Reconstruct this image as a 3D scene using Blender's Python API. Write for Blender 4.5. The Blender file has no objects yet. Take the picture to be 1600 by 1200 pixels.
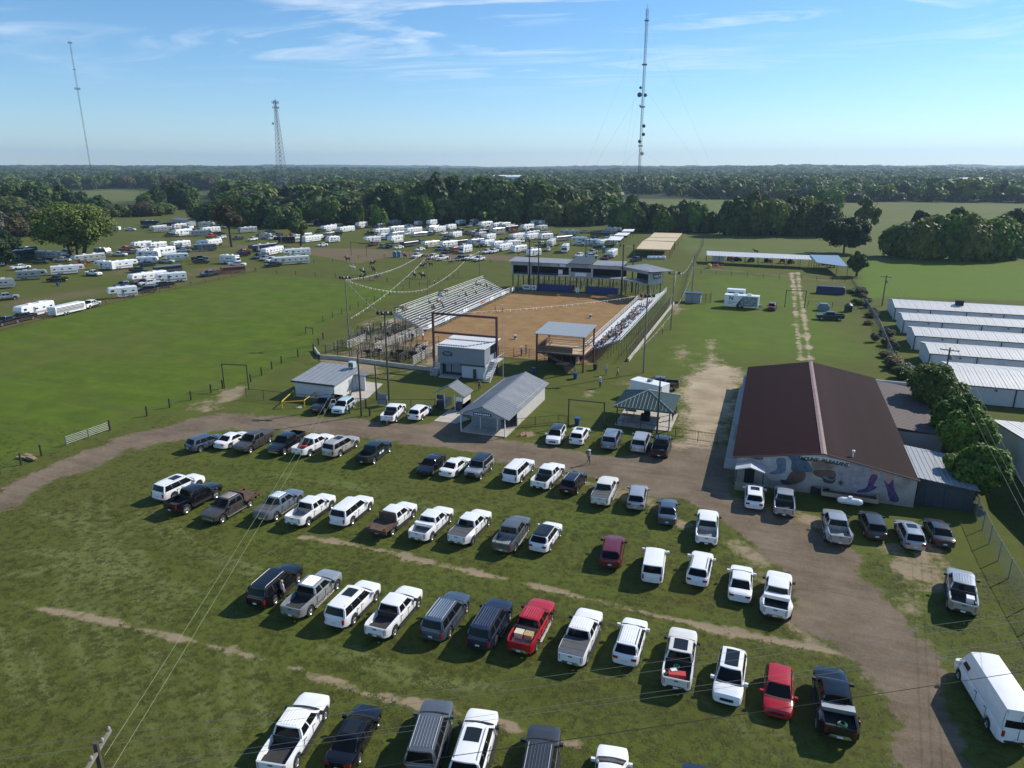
import bpy, bmesh, math, random
import numpy as np
from mathutils import Vector, Matrix, noise as mnoise
R = math.radians
rnd = random.Random(7)
sc = bpy.context.scene
COL = sc.collection

# ---------------------------------------------------------------- camera
CAM_H = 33.0
PITCH = math.atan((600 - 262) / 1110.0)
YAW = R(20)
cam_d = bpy.data.cameras.new('camera')
cam_d.sensor_width = 36.0
cam_d.lens = 36.0 * 1110.0 / 1600.0
cam_d.clip_start = 0.5
cam_d.clip_end = 30000
cam = bpy.data.objects.new('camera', cam_d)
COL.objects.link(cam)
cam.location = (0, 0, CAM_H)
cam.rotation_euler = (math.pi / 2 - PITCH, 0, YAW)
sc.camera = cam

# ---------------------------------------------------------------- sky and sun
SUN_AZ = R(48.5)          # direction towards the sun, counter-clockwise from +X
SUN_EL = R(36.0)
w = bpy.data.worlds.new('World'); sc.world = w; w.use_nodes = True
nt = w.node_tree; nt.nodes.clear()
def N(t, typ, **kw):
    n = t.nodes.new(typ)
    for k, v in kw.items():
        if k == 'inp':
            for a, b in v.items(): n.inputs[a].default_value = b
        else: setattr(n, k, v)
    return n
out = N(nt, 'ShaderNodeOutputWorld'); bg = N(nt, 'ShaderNodeBackground'); bg.inputs[1].default_value = 0.108
sky = N(nt, 'ShaderNodeTexSky', sky_type='NISHITA', sun_disc=False)
sky.sun_elevation = SUN_EL
sky.sun_rotation = math.pi / 2 - SUN_AZ
sky.altitude = 600; sky.air_density = 1.0; sky.dust_density = 0.0; sky.ozone_density = 6.0
# thin cirrus, laid on a high plane so that it streaks towards the horizon
geo = N(nt, 'ShaderNodeTexCoord'); sep = N(nt, 'ShaderNodeSeparateXYZ')
nt.links.new(geo.outputs['Generated'], sep.inputs[0])
def wmath(op, a, b=None, c=None):
    n = N(nt, 'ShaderNodeMath', operation=op)
    for i, v in enumerate((a, b, c)):
        if v is None: continue
        if isinstance(v, (int, float)): n.inputs[i].default_value = v
        else: nt.links.new(v, n.inputs[i])
    return n.outputs[0]
zz = wmath('MAXIMUM', sep.outputs[2], 0.02)
px_ = wmath('DIVIDE', sep.outputs[0], zz); py_ = wmath('DIVIDE', sep.outputs[1], zz)
comb = N(nt, 'ShaderNodeCombineXYZ'); nt.links.new(px_, comb.inputs[0]); nt.links.new(py_, comb.inputs[1])
mp = N(nt, 'ShaderNodeMapping'); mp.inputs['Rotation'].default_value = (0, 0, R(-38)); mp.inputs['Scale'].default_value = (0.42, 0.80, 1)
nt.links.new(comb.outputs[0], mp.inputs[0])
n1 = N(nt, 'ShaderNodeTexNoise', inp={'Scale': 1.0, 'Detail': 9.0, 'Roughness': 0.62, 'Distortion': 1.6}); nt.links.new(mp.outputs[0], n1.inputs[0])
mp2 = N(nt, 'ShaderNodeMapping'); mp2.inputs['Scale'].default_value = (0.30, 0.30, 1); mp2.inputs['Location'].default_value = (2.3, 0.4, 0)
nt.links.new(comb.outputs[0], mp2.inputs[0])
n2 = N(nt, 'ShaderNodeTexNoise', inp={'Scale': 1.0, 'Detail': 2.0}); nt.links.new(mp2.outputs[0], n2.inputs[0])
cr = N(nt, 'ShaderNodeMapRange', inp={'From Min': 0.48, 'From Max': 0.70}); nt.links.new(n1.outputs[0], cr.inputs[0])
cr2 = N(nt, 'ShaderNodeMapRange', inp={'From Min': 0.34, 'From Max': 0.52}); nt.links.new(n2.outputs[0], cr2.inputs[0])
el = N(nt, 'ShaderNodeMapRange', inp={'From Min': 0.085, 'From Max': 0.17}); nt.links.new(sep.outputs[2], el.inputs[0])
cl = wmath('MULTIPLY', wmath('MULTIPLY', cr.outputs[0], cr2.outputs[0]), wmath('MULTIPLY', el.outputs[0], 0.85))
mix = N(nt, 'ShaderNodeMix', data_type='RGBA'); nt.links.new(cl, mix.inputs[0])
hs = N(nt, 'ShaderNodeHueSaturation', inp={'Hue': 0.496, 'Saturation': 1.10, 'Value': 1.18}); nt.links.new(sky.outputs[0], hs.inputs['Color']); nt.links.new(hs.outputs[0], mix.inputs[6]); mix.inputs[7].default_value = (8.3, 8.9, 9.6, 1)
nt.links.new(mix.outputs[2], bg.inputs[0]); nt.links.new(bg.outputs[0], out.inputs[0])

sun_d = bpy.data.lights.new('sun', 'SUN'); sun_d.energy = 5.0; sun_d.angle = R(0.5); sun_d.color = (1, 0.93, 0.82)
sun = bpy.data.objects.new('sun', sun_d); COL.objects.link(sun)
sdir = Vector((math.cos(SUN_AZ) * math.cos(SUN_EL), math.sin(SUN_AZ) * math.cos(SUN_EL), math.sin(SUN_EL)))
sun.rotation_euler = sdir.to_track_quat('Z', 'Y').to_euler(); sun.location = (0, 0, 300)
sc.view_settings.view_transform = 'Standard'; sc.view_settings.look = 'None'
sc.view_settings.exposure = 0.22; sc.view_settings.gamma = 1.0; sc.view_settings.use_curve_mapping = False
sc.render.engine = 'CYCLES'
sc.cycles.max_bounces = 6; sc.cycles.diffuse_bounces = 2; sc.cycles.glossy_bounces = 3
sc.cycles.transmission_bounces = 3; sc.cycles.transparent_max_bounces = 8; sc.cycles.volume_bounces = 0
sc.cycles.use_denoising = True

# ---------------------------------------------------------------- placing on the plan (metres; the venue's own axes)
_c, _s = math.cos(PITCH), math.sin(PITCH)
def G(px, py, z=0.0):
    """plan position of a point read off the photograph, at height z"""
    u = (px - 800) / 1110.0; v = (600 - py) / 1110.0
    dy = _c + v * _s; dz = -_s + v * _c
    t = (z - CAM_H) / dz
    x, y = u * t, dy * t
    return (x * math.cos(YAW) - y * math.sin(YAW), x * math.sin(YAW) + y * math.cos(YAW))
def height_at(px, py, top):
    """height of something standing at ground point (px,py) whose top reaches picture row top"""
    x, y = G(px, py)
    yy = -x * math.sin(YAW) + y * math.cos(YAW)
    # top row: v = ((y*s + (z-H)*c) / (y*c - (z-H)*s))
    v = (600 - top) / 1110.0
    dz = (v * yy * _c - yy * _s) / (_c + v * _s)
    return CAM_H + dz

# ---------------------------------------------------------------- materials
MATS = {}
def P_(name, col, rough=0.7, metal=0.0, coat=0.0, noise=0.0, nscale=3.0, bump=0.0, bscale=20.0, spec=0.5, emit=None, rand=0.0):
    if name in MATS: return MATS[name]
    m = bpy.data.materials.new(name); m.use_nodes = True; t = m.node_tree
    b = t.nodes['Principled BSDF']
    b.inputs['Base Color'].default_value = (*col, 1); b.inputs['Roughness'].default_value = rough
    b.inputs['Metallic'].default_value = metal; b.inputs['Coat Weight'].default_value = coat
    b.inputs['Coat Roughness'].default_value = 0.08; b.inputs['Specular IOR Level'].default_value = spec
    if noise or bump:
        tc = N(t, 'ShaderNodeTexCoord')
        if noise:
            n = N(t, 'ShaderNodeTexNoise', inp={'Scale': nscale, 'Detail': 5.0, 'Roughness': 0.6}); t.links.new(tc.outputs['Object'], n.inputs[0])
            mr = N(t, 'ShaderNodeMapRange', inp={'From Min': 0.3, 'From Max': 0.7, 'To Min': 1 - noise, 'To Max': 1 + noise}); t.links.new(n.outputs[0], mr.inputs[0])
            mx = N(t, 'ShaderNodeVectorMath', operation='SCALE'); mx.inputs[0].default_value = col; t.links.new(mr.outputs[0], mx.inputs['Scale'])
            t.links.new(mx.outputs[0], b.inputs['Base Color'])
        if bump:
            n = N(t, 'ShaderNodeTexNoise', inp={'Scale': bscale, 'Detail': 4.0}); t.links.new(tc.outputs['Object'], n.inputs[0])
            bp = N(t, 'ShaderNodeBump', inp={'Strength': bump, 'Distance': 0.05}); t.links.new(n.outputs[0], bp.inputs['Height'])
            t.links.new(bp.outputs[0], b.inputs['Normal'])
    MATS[name] = m
    return m

def leaf_mat(name, c1, c2, c3, trans=0.28):
    m = bpy.data.materials.new(name); m.use_nodes = True; t = m.node_tree; b = t.nodes['Principled BSDF']
    oi = N(t, 'ShaderNodeObjectInfo'); tc = N(t, 'ShaderNodeTexCoord')
    n = N(t, 'ShaderNodeTexNoise', inp={'Scale': 0.35, 'Detail': 4.0, 'Roughness': 0.7}); t.links.new(tc.outputs['Object'], n.inputs[0])
    at = N(t, 'ShaderNodeAttribute', attribute_name='tone')
    a = N(t, 'ShaderNodeMath', operation='MULTIPLY_ADD', inp={1: 0.42}); t.links.new(n.outputs[0], a.inputs[0]); 
    r2 = N(t, 'ShaderNodeMath', operation='MULTIPLY', inp={1: 0.55}); t.links.new(oi.outputs['Random'], r2.inputs[0]); t.links.new(r2.outputs[0], a.inputs[2])
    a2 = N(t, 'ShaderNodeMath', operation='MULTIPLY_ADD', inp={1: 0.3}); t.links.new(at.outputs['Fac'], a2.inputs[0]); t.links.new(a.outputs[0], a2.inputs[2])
    r = N(t, 'ShaderNodeValToRGB'); e = r.color_ramp.elements
    e[0].position = 0.15; e[0].color = (*c1, 1); e[1].position = 0.95; e[1].color = (*c3, 1)
    k = e.new(0.52); k.color = (*c2, 1)
    t.links.new(a2.outputs[0], r.inputs[0])
    t.links.new(r.outputs[0], b.inputs['Base Color']); b.inputs['Roughness'].default_value = 0.6
    b.inputs['Specular IOR Level'].default_value = 0.25
    tr = N(t, 'ShaderNodeBsdfTranslucent'); t.links.new(r.outputs[0], tr.inputs[0])
    ms = N(t, 'ShaderNodeMixShader', inp={0: trans}); t.links.new(b.outputs[0], ms.inputs[1]); t.links.new(tr.outputs[0], ms.inputs[2])
    t.links.new(ms.outputs[0], t.nodes['Material Output'].inputs[0])
    MATS[name] = m
    return m

# ---------------------------------------------------------------- mesh collecting
class MB:
    def __init__(s): s.v = []; s.f = []; s.m = []
    def add(s, vs, fs, m=0):
        b = len(s.v); s.v.extend([tuple(p) for p in vs])
        for f in fs: s.f.append(tuple(b + i for i in f)); s.m.append(m)
        return s
    def box(s, x0, x1, y0, y1, z0, z1, m=0):
        return s.add([(x0,y0,z0),(x1,y0,z0),(x1,y1,z0),(x0,y1,z0),(x0,y0,z1),(x1,y0,z1),(x1,y1,z1),(x0,y1,z1)],
              [(0,3,2,1),(4,5,6,7),(0,1,5,4),(1,2,6,5),(2,3,7,6),(3,0,4,7)], m)
    def obox(s, c, sz, rz=0, m=0, ry=0):
        M = Matrix.Translation(c) @ Matrix.Rotation(rz, 4, 'Z') @ Matrix.Rotation(ry, 4, 'Y')
        x, y, z = sz[0]/2, sz[1]/2, sz[2]/2
        vs = [M @ Vector(p) for p in ((-x,-y,-z),(x,-y,-z),(x,y,-z),(-x,y,-z),(-x,-y,z),(x,-y,z),(x,y,z),(-x,y,z))]
        return s.add(vs, [(0,3,2,1),(4,5,6,7),(0,1,5,4),(1,2,6,5),(2,3,7,6),(3,0,4,7)], m)
    def tube(s, p, q, r, n=6, m=0, r2=None, caps=True):
        p, q = Vector(p), Vector(q); d = (q - p)
        if d.length < 1e-6: return s
        a = d.normalized(); t = Vector((0,0,1)) if abs(a.z) < 0.9 else Vector((1,0,0))
        u = a.cross(t).normalized(); v = a.cross(u); r2 = r if r2 is None else r2
        vs = [p + (u*math.cos(2*math.pi*i/n) + v*math.sin(2*math.pi*i/n))*r for i in range(n)] + \
             [q + (u*math.cos(2*math.pi*i/n) + v*math.sin(2*math.pi*i/n))*r2 for i in range(n)]
        fs = [(i, i+n, (i+1)%n+n, (i+1)%n) for i in range(n)]
        if caps: fs += [tuple(range(n)), tuple(range(2*n-1, n-1, -1))]
        return s.add(vs, fs, m)
    def path(s, pts, r, n=5, m=0):
        for a, b in zip(pts, pts[1:]): s.tube(a, b, r, n, m, caps=False)
        return s
    def poly(s, pts, m=0): return s.add(pts, [tuple(range(len(pts)))], m)
    def slab(s, pts, t, m=0):
        """polygon pts (counter-clockwise from above) thickened downwards by t"""
        n = len(pts); lo = [(p[0], p[1], p[2]-t) for p in pts]
        return s.add(list(pts)+lo, [tuple(range(n)), tuple(range(2*n-1, n-1, -1))] + [(i, i+n, (i+1)%n+n, (i+1)%n) for i in range(n)], m)
    def prism_y(s, prof, y0, y1, m=0):
        n = len(prof)
        vs = [(x, y0, z) for x, z in prof] + [(x, y1, z) for x, z in prof]
        return s.add(vs, [tuple(range(n)), tuple(range(2*n-1, n-1, -1))] + [(i, i+n, (i+1)%n+n, (i+1)%n) for i in range(n)], m)
    def lathe_y(s, prof, c, n=16, m=0):
        """prof: (radius, y) pairs turned round an axis along y through c"""
        k = len(prof); vs = []
        for i in range(n):
            a = 2*math.pi*i/n
            for r, y in prof: vs.append((c[0]+r*math.cos(a), c[1]+y, c[2]+r*math.sin(a)))
        fs = [(i*k+j, i*k+j+1, ((i+1)%n)*k+j+1, ((i+1)%n)*k+j) for i in range(n) for j in range(k-1)]
        return s.add(vs, fs, m)
    def lathe_z(s, prof, c, n=12, m=0):
        k = len(prof); vs = []
        for i in range(n):
            a = 2*math.pi*i/n
            for r, z in prof: vs.append((c[0]+r*math.cos(a), c[1]+r*math.sin(a), c[2]+z))
        fs = [(i*k+j, ((i+1)%n)*k+j, ((i+1)%n)*k+j+1, i*k+j+1) for i in range(n) for j in range(k-1)]
        return s.add(vs, fs, m)
    def grid(s, rows, m=0, flip=False):
        k = len(rows[0]); vs = [p for r in rows for p in r]
        fs = []
        for i in range(len(rows)-1):
            for j in range(k-1):
                f = (i*k+j, i*k+j+1, (i+1)*k+j+1, (i+1)*k+j)
                fs.append(f[::-1] if flip else f)
        return s.add(vs, fs, m)
    def merge(s, o, loc=(0,0,0), rz=0, mmap=None):
        M = Matrix.Translation(loc) @ Matrix.Rotation(rz, 4, 'Z'); b = len(s.v)
        s.v.extend([tuple(M @ Vector(p)) for p in o.v])
        for f, m in zip(o.f, o.m): s.f.append(tuple(b+i for i in f)); s.m.append(mmap[m] if mmap else m)
        return s
    def mesh(s, name, mats, smooth=None):
        me = bpy.data.meshes.new(name); me.from_pydata(s.v, [], s.f)
        for m in mats: me.materials.append(m)
        me.polygons.foreach_set('material_index', s.m)
        if smooth is not None:
            me.polygons.foreach_set('use_smooth', [True]*len(s.f)); me.set_sharp_from_angle(angle=smooth)
        me.update(); return me
    def build(s, name, mats, parent=None, loc=(0,0,0), rz=0, smooth=None):
        if not isinstance(mats, (list, tuple)): mats = [mats]
        return link(name, s.mesh(name, mats, smooth), parent, loc, rz)

def link(name, me, parent=None, loc=(0,0,0), rz=0, sc_=None):
    o = bpy.data.objects.new(name, me); COL.objects.link(o)
    if parent is not None: o.parent = parent
    o.location = loc
    if isinstance(rz, (tuple, list)): o.rotation_euler = rz
    elif rz: o.rotation_euler = (0, 0, rz)
    if sc_: o.scale = sc_ if isinstance(sc_, (tuple, list)) else (sc_,)*3
    return o
def tag(o, label=None, cat=None, group=None, kind=None):
    if label: o['label'] = label
    if cat: o['category'] = cat
    if group: o['group'] = group
    if kind: o['kind'] = kind
    return o
def thing(name, label, cat, loc=(0,0,0), rz=0, group=None):
    o = bpy.data.objects.new(name, None); COL.objects.link(o); o.empty_display_size = 0.3
    o.location = (loc[0], loc[1], loc[2] if len(loc) > 2 else 0); o.rotation_euler = (0, 0, rz)
    return tag(o, label, cat, group)
def ordinal(n):
    w_ = ['', 'first', 'second', 'third', 'fourth', 'fifth', 'sixth', 'seventh', 'eighth', 'ninth', 'tenth', 'eleventh', 'twelfth']
    if n < len(w_): return w_[n]
    return '%d%s' % (n, 'th' if 10 < n % 100 < 14 else {1: 'st', 2: 'nd', 3: 'rd'}.get(n % 10, 'th'))
# ================================================================ terrain
def np_noise(x, y, scale, seed):
    """smooth value noise on numpy arrays"""
    rs = np.random.RandomState(seed); T = rs.rand(256, 256)
    xs, ys = x/scale, y/scale; xi, yi = np.floor(xs).astype(int), np.floor(ys).astype(int)
    fx, fy = xs-xi, ys-yi; fx = fx*fx*(3-2*fx); fy = fy*fy*(3-2*fy)
    g = lambda a, b: T[a % 256, b % 256]
    return (g(xi, yi)*(1-fx)+g(xi+1, yi)*fx)*(1-fy) + (g(xi, yi+1)*(1-fx)+g(xi+1, yi+1)*fx)*fy
def fbm(x, y, scale, seed, o=4):
    s = 0; a = 1; t = 0
    for i in range(o):
        s = s + a*np_noise(x, y, scale, seed+i); t += a; a *= 0.55; scale *= 0.47
    return s/t
def sd_poly(x, y, poly):
    """signed distance to polygon, negative inside"""
    d = np.full(x.shape, 1e9); inside = np.zeros(x.shape, bool); n = len(poly)
    for i in range(n):
        ax, ay = poly[i]; bx, by = poly[(i+1) % n]; ex, ey = bx-ax, by-ay
        wx, wy = x-ax, y-ay; t = np.clip((wx*ex+wy*ey)/(ex*ex+ey*ey+1e-9), 0, 1)
        d = np.minimum(d, np.hypot(wx-ex*t, wy-ey*t))
        c = ((ay > y) != (by > y)) & (x < (bx-ax)*(y-ay)/((by-ay) if by != ay else 1e-9)+ax)
        inside ^= c
    return np.where(inside, -d, d)
def sd_line(x, y, pts):
    d = np.full(x.shape, 1e9)
    for (ax, ay), (bx, by) in zip(pts, pts[1:]):
        ex, ey = bx-ax, by-ay; wx, wy = x-ax, y-ay; t = np.clip((wx*ex+wy*ey)/(ex*ex+ey*ey+1e-9), 0, 1)
        d = np.minimum(d, np.hypot(wx-ex*t, wy-ey*t))
    return d
def GP(pts): return [G(*p) for p in pts]
def spaced(a, b, segs):
    """coordinates from a to b; segs: (until, step)"""
    out = [a]; x = a
    for u, st in segs:
        while x < u-1e-6: x = min(x+st, u); out.append(x)
    return np.array(out)
def grow(start, step, end, k=1.12):
    out = []; x = start
    while abs(x-start) < abs(end-start):
        x += step; step *= k; out.append(x)
    return out
core = list(spaced(-95, 40, [(40, 0.45)]))
xs = list(reversed(grow(-95, -0.9, -16000, 1.055))) + core + grow(40, 0.9, 14000, 1.07)
ys = list(reversed(grow(15, -1.5, -400, 1.4))) + list(spaced(15, 200, [(112, 0.42), (200, 0.7)])) + grow(200, 1.1, 16000, 1.035)
xs, ys = np.array(xs), np.array(ys)
X, Y = np.meshgrid(xs, ys)           # rows along y
ROAD = GP([(-40,795),(0,763),(60,735),(130,706),(200,680),(290,655),(350,645),(430,648),(560,656),(640,664),(690,660),(715,655),(740,668),(800,688),(880,702),(960,716),(1040,700),(1085,690),(1130,690),(1160,700),(1152,775),(1200,795),(1260,822),(1330,862),(1370,915),(1430,990),(1480,1040),(1500,1100),(1520,1280),(1440,1280),(1405,1150),(1370,1090),(1300,1010),(1245,965),(1225,900),(1185,860),(1130,818),(1060,782),(960,758),(880,740),(800,722),(690,697),(600,688),(500,678),(430,672),(360,672),(270,690),(200,705),(130,735),(60,768),(0,802),(-40,835)])
YARD = GP([(1052,700),(1062,645),(1055,612),(1070,588),(1098,560),(1104,530),(1118,528),(1124,565),(1168,573),(1166,600),(1150,650),(1150,700)])
LOT = GP([(470,388),(560,388),(640,394),(760,398),(850,404),(860,410),(700,404),(600,402),(560,412),(520,404),(470,395)])
LANE1, LANE2 = GP([(1236,425),(1240,445),(1242,480),(1246,520),(1252,562)]), GP([(1247,425),(1249,445),(1254,480),(1260,520),(1266,562)])
RIBS = [GP([(470,838),(560,851),(640,871),(760,897),(880,925),(1000,955),(1110,980),(1200,998),(1260,1008),(1320,1020)]),
        GP([(0,935),(60,950),(120,962),(190,976),(240,990),(300,1003),(420,1035),(500,1060),(600,1090),(700,1110),(780,1130),(900,1165)])]
PATCH = [(GP([(1378,860),(1440,850),(1475,880),(1470,930),(1440,990),(1400,960)]), 1.2), (GP([(1050,545),(1075,535),(1085,560),(1060,570)]), 2),
         (GP([(290,640),(340,610),(380,600),(385,612),(350,640),(330,652)]), 1.2), (GP([(840,690),(800,680),(830,668),(850,680)]), 1.0),
         (GP([(905,610),(925,604),(935,612),(915,618)]), 0.8), (GP([(960,600),(1000,590),(1050,600),(1050,630),(1000,615)]), 1.5),
         (GP([(1040,478),(1065,472),(1075,482),(1055,492)]), 1.5), (GP([(1130,810),(1225,890),(1250,960),(1300,1010),(1280,1020),(1215,960),(1180,900),(1120,850)]), 1.0),
         (GP([(860,735),(960,760),(1050,800),(1120,830),(1100,840),(1000,790),(900,760)]), 0.8),
         (GP([(1195,775),(1240,790),(1300,820),(1290,850),(1240,830)]), 1.0), (GP([(700,640),(720,636),(740,650),(700,665)]),0.5)]
ARENA = [(-66.3, 117.5), (-27.6, 117.5), (-27.6, 189), (-66.3, 189)]
sdr = sd_poly(X, Y, ROAD); sdy = sd_poly(X, Y, YARD); sda = sd_poly(X, Y, ARENA)
edge = (fbm(X, Y, 3.0, 3)-0.5)*2.6 + (fbm(X, Y, 0.9, 9, 2)-0.5)*0.8
sst = lambda d, a, b: np.clip((b-d)/(b-a), 0, 1)
dirt = sst(sdr+edge*1.15, -1.1, 0.9)
sand = sst(sdy+edge*1.9, -3.4, 1.6)
bare = np.zeros(X.shape)
for p, s_ in PATCH: bare = np.maximum(bare, sst(sd_poly(X, Y, p)+edge*1.5, -s_, s_)*0.75*np.clip(fbm(X, Y, 2.0, 31)*2.2-0.35, 0, 1))
for l in RIBS: bare = np.maximum(bare, sst(sd_line(X, Y, l)+edge*0.45, 0.0, 0.55)*np.clip(fbm(X, Y, 2.5, 41)*3.4-(0.2 if l is RIBS[0] else .6), 0, 1))
for l in (LANE1, LANE2): sand = np.maximum(sand, sst(sd_line(X, Y, l)+edge*0.6, 0.1, 0.95)*np.clip(fbm(X, Y, 3, 51)*3-0.5, 0, 1))
lotdirt = sst(sd_poly(X, Y, LOT)+edge*1.5, -3, 3)
trail = [GP([(1085,418),(1180,427),(1240,432),(1300,440)]), GP([(0,352),(120,344),(240,340),(330,338)]), GP([(170,362),(260,369),(380,384),(470,392)]), GP([(0,376),(60,372)])]
for l in trail: lotdirt = np.maximum(lotdirt, sst(sd_line(X, Y, l)+edge, 0.5, 2.5)*0.9)
for p in [(60,470),(120,460),(200,425),(280,430),(330,420),(100,425),(450,385),(330,378),(200,385),(240,375),(300,395),(370,388),(420,385),(330,400)]:
    q = G(*p); lotdirt = np.maximum(lotdirt, np.clip(1-np.hypot(X-q[0], (Y-q[1])*0.6)/14, 0, 1)*0.7)
PENS = GP([(600,590),(500,560),(540,520),(600,490),(690,470),(700,560),(680,590)])
bare = np.maximum(bare, sst(sd_poly(X, Y, PENS)+edge, -1, 3)*np.clip(fbm(X, Y, 5, 61)*2.2-0.6, 0, 0.85))
dirt = np.clip(dirt, 0, 1)
track = np.zeros(X.shape)
for l in [[(117,937),(146,1025),(181,1080),(210,1130),(251,1197)],[(187,920),(204,990),(216,1037),(242,1083),(263,1127),(289,1197)],[(143,865),(117,908),(110,940)],[(198,859),(230,917),(245,967)],[(228,902),(280,950)],
          [(17,981),(38,1042),(60,1100)],[(75,800),(140,830),(185,880),(200,960)],[(262,1019),(280,1054),(292,1098),(330,1197)],[(373,1025),(376,1083),(397,1142)],[(60,860),(160,880),(300,930)],[(20,900),(120,880),(240,800)],[(150,780),(150,880),(130,960)],[(230,800),(300,860),(420,900)],[(520,1010),(640,1060),(760,1075)],[(980,1030),(1100,1080),(1240,1180)],[(430,740),(560,760),(700,800)]]:
    q = GP(l)
    for dx in (-.85, .85): track = np.maximum(track, sst(sd_line(X, Y, [(a+dx, b+dx*.4) for a, b in q])+edge*.08, .0, .55)*np.clip(fbm(X, Y, 5, 43)*2.4-.4, 0, 1))
# mown hay meadow west, lush, and its boundary with the parking grass
WEST = GP([(-200,900),(-200,540),(0,522),(100,492),(250,457),(400,427),(540,440),(640,448),(600,470),(505,505),(490,545),(395,600),(230,650),(65,712),(0,745)])
EAST = GP([(1345,470),(1340,402),(1380,404),(1700,410),(1900,470),(1600,470),(1390,464)])
PAST = GP([(975,352),(970,310),(1110,312),(1340,318),(1380,316),(1700,320),(1900,330),(1900,412),(1560,408),(1360,410),(1100,402)])
far_meadows = [GP([(85,312),(90,298),(180,294),(240,298),(240,312),(150,320)]), GP([(290,300),(330,297),(335,303),(300,305)]), GP([(405,306),(480,302),(490,310),(440,326)]),
               GP([(930,352),(960,334),(975,352)]), GP([(465,345),(500,342),(500,356),(470,356)])]
lush = np.maximum(sst(sd_poly(X, Y, WEST)+edge*0.6, -1.2, 1.2), sst(sd_poly(X, Y, EAST)+edge, -2, 2))
mid = sst(sd_poly(X, Y, GP([(1040,600),(1050,480),(1100,430),(1240,430),(1380,560),(1250,565),(1130,560)])), -6, 6)*0.7
lush = np.maximum(lush, mid)
past = sst(sd_poly(X, Y, PAST), -4, 4)
for p in far_meadows: past = np.maximum(past, sst(sd_poly(X, Y, p), -6, 6))
D0 = np.hypot(X, Y)
fwd = -X*math.sin(YAW)+Y*math.cos(YAW); lat = X*math.cos(YAW)+Y*math.sin(YAW)
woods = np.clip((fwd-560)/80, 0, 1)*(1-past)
Z = np.zeros(X.shape)
Z += np.clip((D0-260)/1500, 0, 1)*(fbm(X, Y, 420, 71)-0.5)*6
Z += np.clip((D0-1600)/5000, 0, 1)*((fbm(X, Y, 1600, 81, 5)-0.42)*95 + 10)
Z += np.clip((D0-7000)/5000, 0, 1)*(fbm(X, Y, 2600, 91, 5))*40
Z += ((fbm(X, Y, 9, 15)-0.5)*0.10 + (fbm(X, Y, 1.2, 16, 2)-0.5)*0.05)*np.clip((70-np.abs(Y-60))/20, 0, 1)*(X < 20)*(1-dirt)
Z -= sst(sd_line(X, Y, RIBS[0]), 0.0, 0.9)*0.10
ny, nx = X.shape
Z = Z.astype(float)
def ground_z(x, y):
    i = min(max(np.searchsorted(xs, x)-1, 0), nx-2); j = min(max(np.searchsorted(ys, y)-1, 0), ny-2)
    fx = (x-xs[i])/(xs[i+1]-xs[i]); fy = (y-ys[j])/(ys[j+1]-ys[j])
    return float((Z[j, i]*(1-fx)+Z[j, i+1]*fx)*(1-fy)+(Z[j+1, i]*(1-fx)+Z[j+1, i+1]*fx)*fy)

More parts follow.
